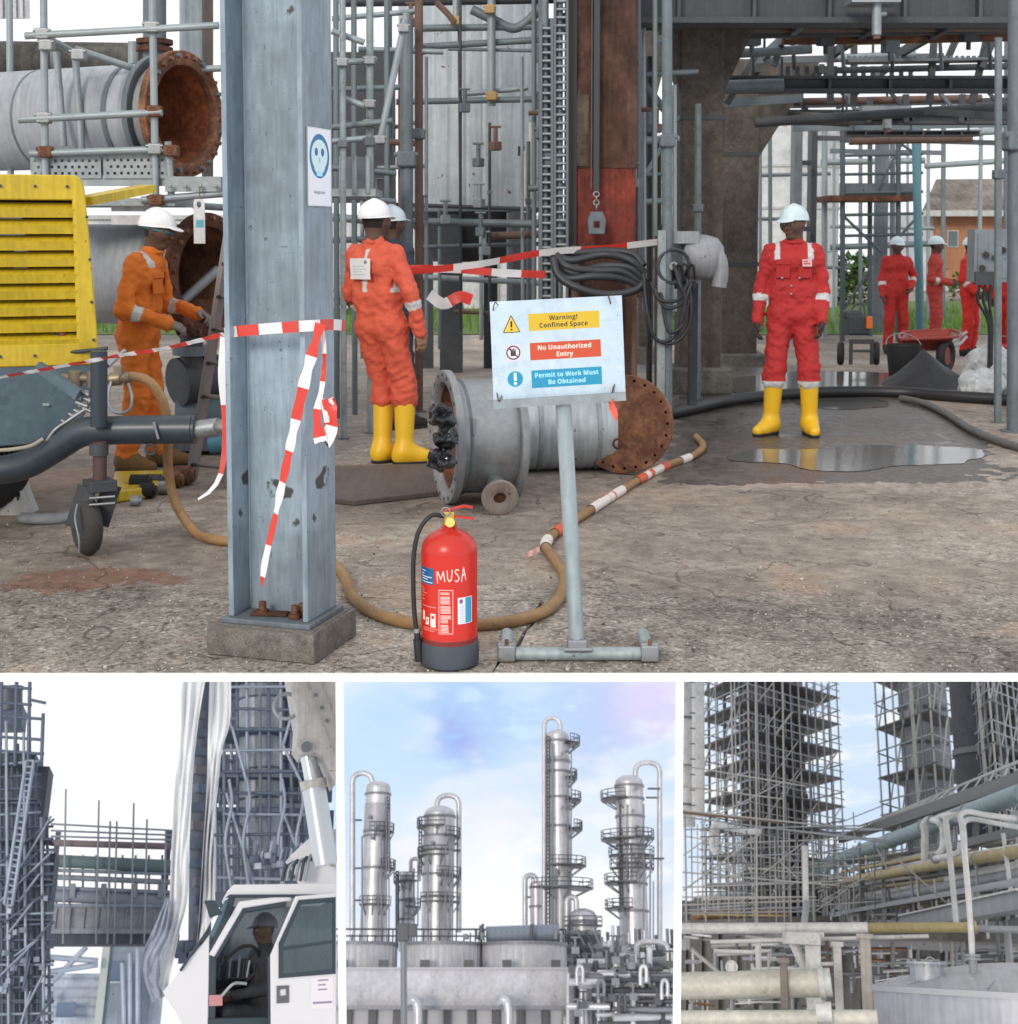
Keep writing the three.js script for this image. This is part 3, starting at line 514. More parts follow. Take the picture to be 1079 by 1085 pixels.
// ---- red fire extinguisher
{
  const b = G(476.5, 703); const t = thing('fire_extinguisher', 'red fire extinguisher with black foot and hose, standing on concrete beside the sign', 'fire extinguisher', V(b.x, 0, b.z)); t.rotation.y = .03;
  const R = .101;
  const fade = [[0, .505], [.03, .504], [.048, .494], [.07, .478], [.088, .455], [R, .42], [R, .40]];
  addLocal(t, 'cylinder', latheG([...fade.slice().reverse().map(([r, y]) => [r, y]).reverse().reverse(), ].length ? [[R, .085], [R, .42], [.0985, .437], [.090, .456], [.074, .474], [.05, .488], [.03, .496], [.026, .512], [0, .512]] : [], 48), mm.red);
  addLocal(t, 'foot', latheG([[0, .002], [.098, .002], [.106, .010], [.108, .05], [.107, .088], [.1012, .092], [R - .002, .092]], 48), M(.045, .055, .07, { roughness: .55 }));
  addLocal(t, 'foot_band', latheG([[R + .0008, .094], [R + .002, .096], [R + .002, .106], [R + .0008, .108]], 48), M(.16, .012, .010, { roughness: .5 }));
  // printed wrap
  const wr = canvasTex(1024, 800, (x, w, h) => {
    x.fillStyle = '#c0200f'; x.fillRect(0, 0, w, h);
    x.fillStyle = '#14527f'; x.fillRect(70, 120, 250, 160); x.fillStyle = '#dfe8f0'; for (const [y, l] of [[150, 90], [180, 60], [205, 200], [228, 130], [255, 210]]) x.fillRect(90, y, l, 7);
    x.strokeStyle = '#eed0c8'; x.lineWidth = 12; x.lineCap = 'round'; x.lineJoin = 'round';
    const L = (...p) => { x.beginPath(); p.forEach(([a, b], i) => i ? x.lineTo(a, b) : x.moveTo(a, b)); x.stroke(); };
    L([372, 250], [362, 150], [378, 145], [410, 215], [445, 140], [462, 232]); L([492, 130], [496, 205], [515, 232], [542, 215], [552, 125]);
    L([632, 128], [600, 120], [585, 145], [622, 178], [638, 205], [618, 235], [588, 228]); L([668, 238], [696, 108], [728, 226]); L([676, 186], [718, 170]);
    x.strokeStyle = '#f0c9c0'; x.lineWidth = 6; x.strokeRect(388, 318, 170, 420); x.fillStyle = '#f0c9c0'; for (let y = 340; y < 730; y += 13) { if ((y / 13 | 0) % 7 === 0) continue; x.fillRect(408, y, 90 + ((y * 37) % 40), 7); }
    x.fillStyle = '#d99a8c'; for (const [y, l] of [[318, 40], [340, 60], [365, 110], [395, 50], [430, 60]]) x.fillRect(95, y, l, 6); x.fillRect(90, 490, 260, 6);
    x.fillStyle = '#ecd2cb'; x.fillRect(110, 545, 46, 90); x.fillRect(180, 600, 60, 70); x.fillRect(268, 555, 74, 130); x.fillStyle = '#c0200f'; x.fillRect(282, 575, 40, 30); x.fillRect(196, 615, 24, 30); x.fillStyle = '#d99a8c'; x.fillRect(120, 700, 250, 6); x.fillRect(120, 722, 210, 6);
    x.fillStyle = '#d7dde6'; x.fillRect(620, 395, 210, 255); x.fillStyle = '#8a4f8a'; x.fillRect(640, 412, 46, 40); x.fillStyle = '#3b8fae'; x.fillRect(720, 400, 100, 245); x.fillStyle = '#9fb0c0'; for (let y = 470; y < 640; y += 18) x.fillRect(640, y, 70, 7);
  });
  const wg = new THREE.CylinderGeometry(R + .0007, R + .0007, .30, 48, 1, true, -Math.PI / 2 + .08, Math.PI - .16); wg.translate(0, .265, 0);
  addLocal(t, 'printed_label', wg, new THREE.MeshStandardMaterial({ map: wr, roughness: .34 }));
  // valve head and levers
  const head = addLocal(t, 'valve_head', merge(cg(.021, .024, .05, 16).translate(0, .528, 0), bg(0, .548, 0, .04, .026, .03, 0, .005)), M(.55, .40, .12, { roughness: .4, metalness: .7 }));
  addLocal(head, 'upper_lever', merge(barG(V(-.015, .562, 0), V(.055, .580, 0), .024, .006), barG(V(.055, .580, 0), V(.085, .574, 0), .024, .006)), mm.red);
  addLocal(head, 'carry_handle', barG(V(-.01, .548, .002), V(.09, .533, .002), .024, .006), mm.red);
  addLocal(head, 'pressure_gauge', between(cg(.017, .017, .016, 20), V(.004, .528, .03), V(.004, .528, .046)), M(.7, .55, .15, { roughness: .4 }));
  addLocal(head, 'safety_pin', new THREE.TorusGeometry(.016, .0022, 6, 20).translate(-.012, .562, .022), mm.steel);
  const hz = [V(-.02, .545, .01), V(-.06, .55, .02), V(-.103, .505, .03), V(-.125, .42, .03), V(-.129, .30, .03), V(-.124, .18, .03), V(-.116, .12, .03)];
  addLocal(t, 'hose', tubeG(hz, .0085, 50, 10), mm.black);
  addLocal(t, 'nozzle', merge(rodG(V(-.116, .125, .03), V(-.114, .10, .03), .012, 14), rodG(V(-.114, .10, .03), V(-.108, .02, .03), .0165, 14)), mm.black);
  addLocal(t, 'hose_ferrule', rodG(V(-.117, .14, .03), V(-.116, .118, .03), .0115, 14), mm.steel);
}
// ---- sign on its tube stand
{
  const b = G(612, 700), tk = M(.40, .47, .48, { map: T.weather, roughness: .5, metalness: .2 }), D = -b.z;
  const t = thing('warning_sign_stand', 'white confined space warning board on a galvanised tube stand', 'sign', V(b.x, 0, b.z));
  const top = P(597, 424, D), bot = V(b.x, .03, b.z);
  part(t, 'post', rodG(bot, top, .0285, 24), tk);
  const l = P(537, 706, D), r = P(688, 704, D); l.y = r.y = .026;
  part(t, 'base_tube', rodG(l, r, .0245, 20), tk);
  for (const q of [l, r]) { const c = V(q.x, .03, q.z); const f = part(t, 'foot', rodG(V(c.x, .024, c.z + .015), V(c.x, .024, c.z - .26), .024, 18), tk); part(f, 'end_cap', rodG(V(c.x, .024, c.z + .016), V(c.x, .024, c.z + .022), .0245, 18), mm.orange); const k = part(t, 'coupler', merge(bg(c.x, .034, c.z, .066, .062, .07, 0, .008), rodG(V(c.x - .03, .062, c.z + .012), V(c.x + .03, .062, c.z + .012), .008, 8)), mm.steel); part(k, 'bolt', rodG(V(c.x, .055, c.z + .02), V(c.x, .085, c.z + .02), .007, 8), mm.rust); }
  part(t, 'clamp', merge(bg(b.x - .001, .062, b.z, .075, .05, .07, 0, .01), rodG(V(b.x - .05, .05, b.z + .03), V(b.x + .05, .05, b.z + .03), .009, 8)), mm.steel);
  // board
  const tl = P(519, 320, D - .03), tr = P(659, 313, D - .03), br = P(663, 416, D - .03), bl = P(523, 425, D - .03);
  const bt = canvasTex(1120, 840, (x, w, h) => {
    x.fillStyle = '#b3c5d2'; x.fillRect(0, 0, w, h); for (let i = 0; i < 240; i++) { x.fillStyle = `rgba(${rnd() < .5 ? '140,160,175' : '205,215,222'},${.05 + rnd() * .10})`; x.beginPath(); x.ellipse(rnd() * w, rnd() * h, 20 + rnd() * 90, 8 + rnd() * 40, rnd() * 3, 0, 7); x.fill(); }
    x.fillStyle = '#c9a623'; x.fillRect(322, 118, 600, 146); x.fillStyle = '#231e14'; x.font = 'bold 56px sans-serif'; x.textAlign = 'center'; x.fillText('Warning!', 618, 180); x.fillText('Confined Space', 618, 240);
    x.fillStyle = '#bb4627'; x.fillRect(326, 366, 600, 148); x.fillStyle = '#ecd9d0'; x.fillText('No Unauthorized', 618, 430); x.fillText('Entry', 618, 492);
    x.fillStyle = '#1d87ab'; x.fillRect(330, 600, 596, 152); x.fillStyle = '#a9dbe8'; x.font = 'bold 54px sans-serif'; x.fillText('Permit to Work Must', 628, 664); x.fillText('Be Obtained', 628, 726);
    x.lineJoin = 'round'; x.strokeStyle = '#2a261a'; x.lineWidth = 14; x.fillStyle = '#d1b23a'; x.beginPath(); x.moveTo(176, 130); x.lineTo(112, 262); x.lineTo(240, 262); x.closePath(); x.stroke(); x.fill(); x.fillStyle = '#231e14'; x.fillRect(168, 172, 16, 52); x.fillRect(168, 234, 16, 16);
    x.fillStyle = '#c8c2cc'; x.fillRect(116, 372, 136, 140); x.fillStyle = '#ded9df'; x.beginPath(); x.arc(184, 440, 52, 0, 7); x.fill(); x.fillStyle = '#3a2b30'; x.fillRect(160, 425, 46, 44); for (let i = 0; i < 4; i++) x.fillRect(160 + i * 12, 402 + (i % 2) * 4, 9, 40); x.strokeStyle = '#5b3036'; x.lineWidth = 12; x.beginPath(); x.arc(184, 440, 54, 0, 7); x.stroke(); x.beginPath(); x.moveTo(147, 402); x.lineTo(221, 478); x.stroke();
    x.fillStyle = '#1d87ab'; x.beginPath(); x.arc(192, 664, 66, 0, 7); x.fill(); x.fillStyle = '#d6eef4'; x.fillRect(180, 612, 24, 66); x.beginPath(); x.arc(192, 702, 14, 0, 7); x.fill();
    x.fillStyle = '#6b625c'; for (let i = 0; i < 140; i++) { const e = rnd() < .6; x.globalAlpha = .25 + rnd() * .4; x.beginPath(); x.ellipse(e ? (rnd() < .5 ? rnd() * 60 : w - rnd() * 60) : rnd() * w, e ? rnd() * h : h - rnd() * 50, 1 + rnd() * 5, 1 + rnd() * 3, 0, 0, 7); x.fill(); } x.globalAlpha = 1;
  });
  const face = quadG(tl, tr, br, bl, 12), fp = face.attributes.position; for (let i = 0; i < fp.count; i++) { const u = (i % 13) / 12, v = (i / 13 | 0) / 12; fp.setZ(i, fp.getZ(i) + .006 * perlin.noise(u * 3, v * 3, 5) - .012 * (u < .04 ? 1 : 0) * v - .010 * (v < .05 && u < .1 ? 1 : 0)); } face.computeVertexNormals();
  const board = part(t, 'board', face, new THREE.MeshStandardMaterial({ map: bt, roughness: .42, side: THREE.DoubleSide }), 0);
  const off = V(0, 0, -.014), back = quadG(tr.clone().add(off), tl.clone().add(off), bl.clone().add(off), br.clone().add(off)); part(t, 'back_plate', back, mm.galv);
  const d = V(0, -.012, .0); part(t, 'bottom_rail', barG(bl.clone().add(d), br.clone().add(d), .03, .03), mm.galv);
  for (const q of [tl, tr, br, bl]) part(board, 'tie_wire', tubeG([q.clone().add(V((q === tl || q === bl) ? .03 : -.045, -.01 * (q.y > 1.2 ? 1 : -2), .004)), q.clone().add(V((q === tl || q === bl) ? .02 : -.05, .0, .02)), q.clone().add(V((q === tl || q === bl) ? .012 : -.04, .03 * (q.y > 1.2 ? -1 : 1), .004))], .0022, 12, 5), mm.rustDark);
  const k = P(647, 424, D - .04); part(t, 'tape_scrap', ribbonG([k, k.clone().add(V(.008, -.03, .01)), k.clone().add(V(.02, -.06, .01)), k.clone().add(V(.022, -.10, 0))], (u) => .035 * (1 - u * .8), { period: .30 }), M(.70, .10, .06, { roughness: .4, side: THREE.DoubleSide }), 0);
}
// ---- barrier tape
{
  tape('taut red and white barrier tape strung from the compressor to the grey steel column', [P(-40, 408, 7.0), P(0, 400, 6.9), P(60, 389, 6.5), P(120, 378, 6.1), P(180, 368, 5.7), P(238, 354, 5.3)], .020, { period: .16, side: V(0, .6, .8), wave: .9 });
  tape('red and white tape wrapped round the front of the grey steel column', [P(238, 353, 5.28), P(252, 351, 5.20), P(300, 347, 5.12), P(331, 345, 5.02), P(352, 344, 5.12), P(366, 345, 5.28)], .040, { period: .10, wave: .25, phase: 1 });
  tape('long loose tape end hanging down the front of the grey column', [P(340, 343, 4.99), P(332, 370, 4.98), P(318, 425, 5.0), P(304, 490, 5.03), P(290, 555, 5.05), P(281, 595, 5.05), P(277, 622, 5.06)], (u) => .048 * (1 - .55 * u), { period: .12, side: V(1, 0, .5), wave: 1.5, seed: 4 });
  tape('crumpled tape knot hanging at the right edge of the grey column', [P(341, 345, 5.0), P(344, 380, 4.99), P(341, 412, 4.98), P(336, 440, 4.97), P(342, 470, 4.96), P(352, 450, 4.96), P(347, 420, 4.97), P(352, 462, 4.97)], (u) => .018 + .05 * sstep(.3, .6, u) * (1 - .5 * u), { period: .10, side: V(1, 0, .3), wave: 1.6, seed: 7, phase: 1 });
  tape('pale tape streamer hanging at the left edge of the grey column', [P(238, 356, 5.33), P(235, 390, 5.32), P(239, 440, 5.31), P(238, 480, 5.3), P(232, 508, 5.28), P(220, 523, 5.26), P(210, 529, 5.25)], (u) => .035 * (1 - .7 * u * u), { period: .26, side: V(1, 0, .2), wave: 1.4, seed: 9, phase: 1 });
  tape('upper barrier tape strung behind the sign to the fireproofed column', [P(366, 283, 10.3), P(430, 287, 10.5), P(500, 281, 10.7), P(580, 267, 11.2), P(640, 263, 11.5), P(700, 256, 11.6)], .055, { period: .42, wave: .5, side: V(0, 1, .3), phase: 1 });
  tape('lower barrier tape strung behind the sign under the clad vessel', [P(430, 285, 10.5), P(480, 285, 10.8), P(530, 289, 11), P(578, 291, 11.2)], .06, { period: .26, wave: .5, seed: 5 });
  tape('sagging scrap of barrier tape behind the red coveralled worker', [P(455, 312, 10.5), P(470, 322, 10.5), P(488, 314, 10.5), P(500, 318, 10.5)], .085, { period: .2, wave: .9, seed: 3, phase: 1 });
}
// ---- tan hose across the ground
{
  const gp = (x, y, h = .024) => { const p = G(x, y); return V(p.x, h, p.z); };
  const pts = [P(118, 403, 7.0), P(138, 399, 7.0), P(158, 404, 7.02), P(172, 424, 7.05), P(178, 452, 7.1), P(178, 490, 7.2), P(185, 530, 7.25), gp(205, 568, .03), gp(228, 577), gp(262, 580), gp(310, 588), gp(348, 600), gp(365, 616), gp(376, 640), gp(400, 657), gp(440, 667), gp(490, 669), gp(540, 665), gp(575, 655), gp(594, 637), gp(598, 616), gp(588, 598), gp(578, 584, .03), gp(588, 570), gp(618, 550), gp(655, 526), gp(700, 500), gp(735, 486), gp(745, 476), gp(738, 466)];
  const t = thing('air_hose', 'tan rubber hose looping from the compressor across the concrete past the sign post', 'hose', gp(440, 667, 0));
  part(t, 'hose', tubeG(pts, .0245, 320, 14), mm.hose);
  const c = new THREE.CatmullRomCurve3(pts, false, 'centripetal'); const near = (p) => { let b = 0, bd = 9; for (let i = 0; i <= 600; i++) { const d = c.getPoint(i / 600).distanceTo(p); if (d < bd) { bd = d; b = i / 600; } } return b; };
  let k = 0; for (const [x, y, w] of [[580, 582, .011], [592, 566, .008], [636, 539, .008], [644, 533, .006], [652, 528, .007], [684, 509, .006], [692, 504, .007], [700, 500, .006], [722, 490, .005]]) { const u = near(gp(x, y)); part(t, 'tape_wrap', tubeG([c.getPoint(u - w), c.getPoint(u), c.getPoint(u + w)], .0285, 6, 14), M(...((k++ % 2) ? [.62, .10, .04] : [.72, .66, .62]), { roughness: .5 })); }
  const q = gp(572, 590); part(t, 'tape_tail', ribbonG([V(q.x, .04, q.z), V(q.x - .05, .02, q.z + .03), V(q.x - .07, .012, q.z + .06)], .025, { wave: 1.5 }), M(.72, .42, .40, { roughness: .5, side: THREE.DoubleSide }), 0);
}
// ---- flanged spool lying on its side
function ringG(R, r, w, seg = 48) { return latheG([[r, -w / 2], [R - .004, -w / 2], [R, -w / 2 + .004], [R, w / 2 - .004], [R - .004, w / 2], [r, w / 2], [r, -w / 2]], seg); }
{
  const Rf = .385, c = G(507, 531); c.y = Rf; const ax = V(-.965, .0, .262).normalize();
  const t = thing('flanged_spool', 'open flanged steel pipe spool lying on its side behind the extinguisher', 'pipe spool', V(c.x, 0, c.z));
  const L = .37, a = c.clone().addScaledVector(ax, L / 2), b = c.clone().addScaledVector(ax, -L / 2), mid = (u) => c.clone().addScaledVector(ax, u);
  const put = (g, u) => { g.applyQuaternion(new THREE.Quaternion().setFromUnitVectors(V(0, 1, 0), ax)); const p = mid(u); g.translate(p.x, p.y, p.z); return g; };
  part(t, 'shell', put(latheG([[.322, -L / 2], [.33, -L / 2], [.33, L / 2], [.322, L / 2], [.322, -L / 2]], 48), 0), mm.steel, .7);
  const fs = M(.36, .37, .38, { map: T.weather, roughness: .6, metalness: .3 });
  part(t, 'flange', put(ringG(Rf, .318, .045), L / 2), fs, .7); part(t, 'flange', put(ringG(Rf - .01, .318, .045), -L / 2), fs, .7);
  part(t, 'rusty_lining', put(latheG([[.3215, -L / 2], [.3215, L / 2]], 48), 0), mm.rust, .6);
  part(t, 'end_plate', put(cg(.32, .32, .006, 40), -L / 2 + .02), mm.rustDark);
  for (let i = 0; i < 20; i++) { const th = i / 20 * 2 * Math.PI; const g = cg(.011, .011, .050, 8); g.translate(Math.cos(th) * .357, 0, Math.sin(th) * .357); part(t, 'bolt_hole', put(g, L / 2), mm.black); }
  // nozzle toward the viewer
  const n0 = mid(-.10).add(V(.0, -.22, .2)), nd = V(.12, -.25, .96).normalize(), n1 = n0.clone().addScaledVector(nd, .24);
  const nz = part(t, 'nozzle', rodG(n0, n1, .052, 20), mm.steel); part(nz, 'flange', between(ringG(.102, .036, .03, 32), n1, n1.clone().addScaledVector(nd, .03)), M(.34, .28, .24, { map: T.weather, roughness: .7 }), .5); part(nz, 'bore', between(cg(.037, .037, .004, 20), n1.clone().addScaledVector(nd, .004), n1.clone().addScaledVector(nd, .008)), mm.rustDark);
  const lug = mid(.02).add(V(0, .1, .33)); part(t, 'lifting_lug', bg(lug.x, lug.y, lug.z, .02, .10, .04, .25, .006), mm.steel);
  const w = part(t, 'weld_band', put(latheG([[.331, -.01], [.336, 0], [.331, .01]], 48), L / 2 - .07), mm.midSteel);
  // black plastic bags stuffed in the mouth
  const bagM = M(.012, .014, .018, { roughness: .22 });
  for (const [px, py, s] of [[468, 441, .125], [472, 463, .11], [467, 487, .125]]) { const p = P(px, py, 7.5); const g = new THREE.IcosahedronGeometry(s, 5), q = g.attributes.position; for (let i = 0; i < q.count; i++) { const v = V(q.getX(i), q.getY(i), q.getZ(i)), n = 1 + .55 * perlin.noise(v.x * 10 + px, v.y * 13, v.z * 10) + .12 * perlin.noise(v.x * 30, v.y * 22 + px, v.z * 30); q.setXYZ(i, v.x * n * .55, v.y * n * .55, v.z * n * .8); } g.computeVertexNormals(); const o = thing('plastic_bag', px === 468 ? 'crumpled black plastic bag in the mouth of the pipe spool, highest of three' : px === 472 ? 'crumpled black plastic bag in the mouth of the pipe spool, between two others' : 'crumpled black plastic bag spilling from the bottom of the spool mouth', 'plastic bag', p, 'black bags in the spool mouth'); part(o, 'bag', g.translate(p.x, p.y, p.z), bagM); }
}
// ---- ribbed drum behind, and the rusty blind flange
{
  const c = G(597, 497); c.y = .27; const D = -c.z, ax = V(1, 0, -.12).normalize(), L = .62;
  const t = thing('clad_pipe_section', 'short pipe section in ribbed grey metal cladding, lying behind the pipe spool', 'pipe section', V(c.x, 0, c.z));
  const prof = []; for (let i = 0; i <= 60; i++) { const y = mixn(-L / 2, L / 2, i / 60); prof.push([.262 + .006 * Math.abs(Math.sin(i * .52)), y]); }
  const put = (g) => { g.applyQuaternion(new THREE.Quaternion().setFromUnitVectors(V(0, 1, 0), ax)); g.translate(c.x, c.y, c.z); return g; };
  part(t, 'cladding', put(latheG(prof, 48)), mm.clad, .8); part(t, 'end_cap', put(cg(.262, .262, .01, 40).translate(0, L / 2, 0)), mm.clad); part(t, 'end_cap', put(cg(.262, .262, .01, 40).translate(0, -L / 2, 0)), mm.clad);
  for (const u of [-.18, .2]) part(t, 'band', put(latheG([[.270, -.012], [.273, -.012], [.273, .012], [.270, .012]], 48).translate(0, u, 0)), mm.galv);
}
{
  const c = P(661, 442, 9.05); c.y = .325; const nrm = V(-.30, .10, .95).normalize();
  const t = thing('blind_flange', 'rusty round blind flange with bolt holes, leaning upright behind the sign', 'flange', V(c.x, 0, c.z));
  const put = (g) => { g.applyQuaternion(new THREE.Quaternion().setFromUnitVectors(V(0, 1, 0), nrm)); g.translate(c.x, c.y, c.z); return g; };
  const s = new THREE.Shape(); s.absarc(0, 0, .315, 0, 2 * Math.PI); for (let i = 0; i < 24; i++) { const h = new THREE.Path(), th = i / 24 * 2 * Math.PI; h.absarc(Math.cos(th) * .285, Math.sin(th) * .285, .012, 0, 2 * Math.PI); s.holes.push(h); }
  const g = new THREE.ExtrudeGeometry(s, { depth: .045, bevelEnabled: true, bevelSize: .003, bevelThickness: .003, bevelSegments: 1, curveSegments: 40 }); g.rotateX(Math.PI / 2);
  part(t, 'disc', put(g), mm.rust, .6); part(t, 'backing', put(cg(.30, .30, .01, 32).translate(0, -.05, 0)), mm.rustDark);
  const p0 = P(655, 470, 8.95); part(t, 'lifting_eye', new THREE.TorusGeometry(.03, .008, 6, 16).translate(p0.x, p0.y, p0.z), mm.rustDark);
}
{ // brown plate on the ground
  const q = [[330, 499], [458, 496], [464, 526], [376, 536], [330, 532]].map(([x, y]) => G(x, y)); const s = new THREE.Shape(q.map((p) => new THREE.Vector2(p.x, -p.z))); const g = new THREE.ExtrudeGeometry(s, { depth: .022, bevelEnabled: true, bevelSize: .003, bevelThickness: .003, bevelSegments: 1 }); g.rotateX(-Math.PI / 2); g.translate(0, .006, 0);
  const t = thing('floor_plate', 'flat brown plate lying on the ground under the red coveralled worker', 'plate', V(q[0].x, 0, q[0].z)); part(t, 'plate', g, M(.13, .10, .085, { map: T.weather, roughness: .7 }));
}
// ---- towable compressor
{
  const Dc = 7.25, t = thing('air_compressor', 'yellow towable air compressor with louvred end, drawbar and jockey wheel', 'compressor', V(-3.4, 0, -8));
  const q = (x, y, D = Dc) => P(x, y, D);
  const zF = -Dc, A = (x, y) => { const p = q(x, y); return [p.x, p.y]; };
  const outer = [A(-150, 385), A(104, 385), A(101, 340), A(94, 255), A(89, 200), A(86, 191), A(80, 187), A(-150, 187)];
  const hole = [A(-120, 364), A(84, 364), A(79, 211), A(-120, 211)];
  const dep = 1.75, pv = V(A(104, 385)[0], 0, zF), spin = (g) => g.translate(-pv.x, 0, -pv.z).rotateY(.34).translate(pv.x, 0, pv.z);
  part(t, 'end_frame', spin(extr(outer, .05, .006, [hole]).translate(0, 0, zF - .05)), mm.yellow);
  // canopy skin behind the frame: side, top and far walls
  const skin = []; const rim = [outer[1], outer[2], outer[3], outer[4], outer[5], outer[6], outer[7]]; for (let i = 0; i < rim.length - 1; i++) { const [x0, y0] = rim[i], [x1, y1] = rim[i + 1]; const o = .004; skin.push(quadG(V(x0 - o, y0 - o, zF - .045), V(x0 - o, y0 - o, zF - dep), V(x1 - o, y1 - o, zF - dep), V(x1 - o, y1 - o, zF - .045))); }
  part(t, 'canopy', spin(merge(skin)), new THREE.MeshStandardMaterial({ color: mm.yellow.color, map: T.mottle, roughness: .42, side: THREE.DoubleSide }));
  const [hx0, hy0] = A(-150, 385), [hx1, hy1] = A(84, 200); part(t, 'cooler_core', spin(bg((hx0 + hx1) / 2, (hy0 + hy1) / 2, zF - .34, hx1 - hx0, hy1 - hy0, .1)), M(.02, .02, .02, { roughness: .8 }));
  // slats
  for (let i = 0; i < 9; i++) { const y = 219 + i * 17.2, a = A(-120, y), b = A(80 + i * .55, y); const y0 = a[1]; const g = new THREE.BufferGeometry(); const xs = [a[0], b[0]]; const prof = [[0, -.026], [.014, .020], [-.05, .05], [-.062, .044], [-.004, .014], [-.016, -.026]]; /* [z, y] */ const p = []; for (const x of xs) for (const [z, dy] of prof) p.push(x, y0 - .03 + dy, zF - .004 + z); const idx = []; for (let k = 0; k < 6; k++) { const n = (k + 1) % 6; idx.push(k, n, 6 + k, n, 6 + n, 6 + k); } g.setAttribute('position', new THREE.Float32BufferAttribute(p, 3)); g.setIndex(idx); const gn = g.toNonIndexed(); gn.computeVertexNormals(); part(t, 'louvre_slat', spin(gn), mm.yellow); }
  for (const [x, y, w, h] of [[15, 233, 34, 5], [18, 250, 34, 8], [31, 268, 13, 7], [31, 286, 13, 7], [32, 304, 11, 5], [38, 322, 6, 6], [35, 341, 12, 5]]) part(t, 'warning_label', spin(pxBox(x - w / 2, x + w / 2, y - h / 2, y + h / 2, Dc + .06, .004)), mm.white);
  part(t, 'lift_handle', tubeG([q(62, 350, Dc - .03), q(62, 366, Dc - .03), q(68, 372, Dc - .04), q(98, 371, Dc - .04), q(114, 369, Dc - .04)], .010, 30, 8), mm.darkSteel);
  part(t, 'indicator', merge(rodG(q(66, 360, Dc - .02), q(66, 348, Dc - .02), .018, 12)), M(.25, .05, .03));
  part(t, 'raised_flap', barG(q(88, 213, Dc + .3), q(156, 200, Dc + .9), .12, .045), mm.yellow);
  for (const [x, y] of [[6, 198], [40, 198], [72, 198], [92, 230], [95, 275], [97, 320], [99, 360], [40, 375], [6, 375]]) { const p = q(x, y, Dc - .008); part(t, 'panel_bolt', spin(rodG(p, p.clone().add(V(0, 0, .008)), .008, 8)), mm.darkSteel); }
  part(t, 'panel_seam', spin(pxBox(86.5, 87.4, 215, 380, Dc - .003, .004)), mm.black);
  // lower skirt
  const sk = [A(-150, 384), A(103, 384), A(100, 420), A(84, 448), A(66, 466), A(-150, 470)];
  part(t, 'skirt', spin(extr(sk, dep - .1, .006).translate(0, 0, zF - dep + .09)), mm.blueGrey);
  for (const x of [14, 38]) { const p = q(x, 415, Dc - .03); part(t, 'bracket', merge(bg(p.x, p.y, p.z, .03, .13, .05, 0, .003), bg(p.x + .04, p.y - .06, p.z + .02, .11, .016, .07, -.2, .003)), mm.galv); }
  // wheel under the body and its mudguard
  const wc = q(-30, 500, 7.7); wc.y = .33; const tyre = new THREE.TorusGeometry(.24, .09, 14, 36); tyre.rotateY(.25); tyre.translate(wc.x, wc.y, wc.z); const wh = part(t, 'wheel', tyre, mm.rubber); part(wh, 'rim', between(cg(.17, .17, .10, 24), wc.clone().add(V(-.01, 0, -.05)), wc.clone().add(V(.012, 0, .05))), mm.galv);
  for (let i = 0; i < 7; i++) { const p = q(-8 + i * 5, 477, 7.3); part(t, 'radiator_fin', bg(p.x, p.y, p.z, .012, .13, .2), mm.black); }
  // A-frame drawbar
  const dm = M(.040, .060, .078, { map: T.mottle, roughness: .36 });
  const bp = [q(-90, 498, 6.95), q(-10, 499, 6.95), q(28, 492, 6.93), q(60, 474, 6.9), q(88, 458, 6.88), q(120, 456, 6.86), q(205, 455, 6.84)].map((p) => p);
  const db = part(t, 'drawbar', tubeG(bp, .071, 80, 20), dm); part(db, 'end_cap', between(cg(.071, .071, .012, 20), bp.at(-1), bp.at(-1).clone().add(V(.012, 0, 0))), dm);
  part(t, 'tow_eye', merge(rodG(q(204, 456, 6.84), q(232, 452, 6.82), .045, 16), new THREE.TorusGeometry(.07, .026, 10, 24).rotateX(Math.PI / 2).translate(...q(246, 451, 6.82).toArray())), mm.steel);
  part(t, 'safety_pin', rodG(q(163, 447, 6.76), q(168, 465, 6.76), .007, 8), mm.steel);
  part(t, 'hook', new THREE.TorusGeometry(.025, .007, 6, 16).translate(...q(160, 476, 6.82).toArray()), mm.darkSteel);
  // jockey wheel
  const gw = G(93, 588), Dj = -gw.z;
  part(t, 'jockey_post', merge(rodG(q(105, 372, Dj), q(105, 452, Dj), .040, 18)), M(.022, .034, .046, { roughness: .4 }));
  const st = part(t, 'jockey_stem', rodG(q(106, 468, Dj), q(106, 518, Dj), .033, 16), M(.10, .055, .05, { map: T.weather, roughness: .6 }));
  part(st, 'collar', rodG(q(105, 470, Dj), q(105, 482, Dj), .045, 16), mm.darkSteel);
  const wcx = V(gw.x, .142, gw.z), wyaw = -.95; // wheel turned to the right
  const wg = new THREE.TorusGeometry(.098, .044, 14, 32); wg.rotateY(wyaw); wg.translate(wcx.x, wcx.y, wcx.z); const jw = part(t, 'jockey_wheel', wg, M(.055, .052, .050, { map: T.mottle, roughness: .85 }));
  const axd = V(Math.sin(wyaw), 0, Math.cos(wyaw)); part(jw, 'hub', between(cg(.062, .062, .06, 20), wcx.clone().addScaledVector(axd, -.03), wcx.clone().addScaledVector(axd, .03)), mm.darkSteel);
  for (const s of [-1, 1]) { const a = q(106, 515, Dj).addScaledVector(axd, s * .062), b = wcx.clone().addScaledVector(axd, s * .062); part(jw, 'fork_plate', barG(a, b, .012, .09), mm.darkSteel); }
  part(jw, 'fork_crown', bg(q(106, 514, Dj).x, q(106, 514, Dj).y, -Dj, .13, .055, .13, wyaw, .006), mm.darkSteel);
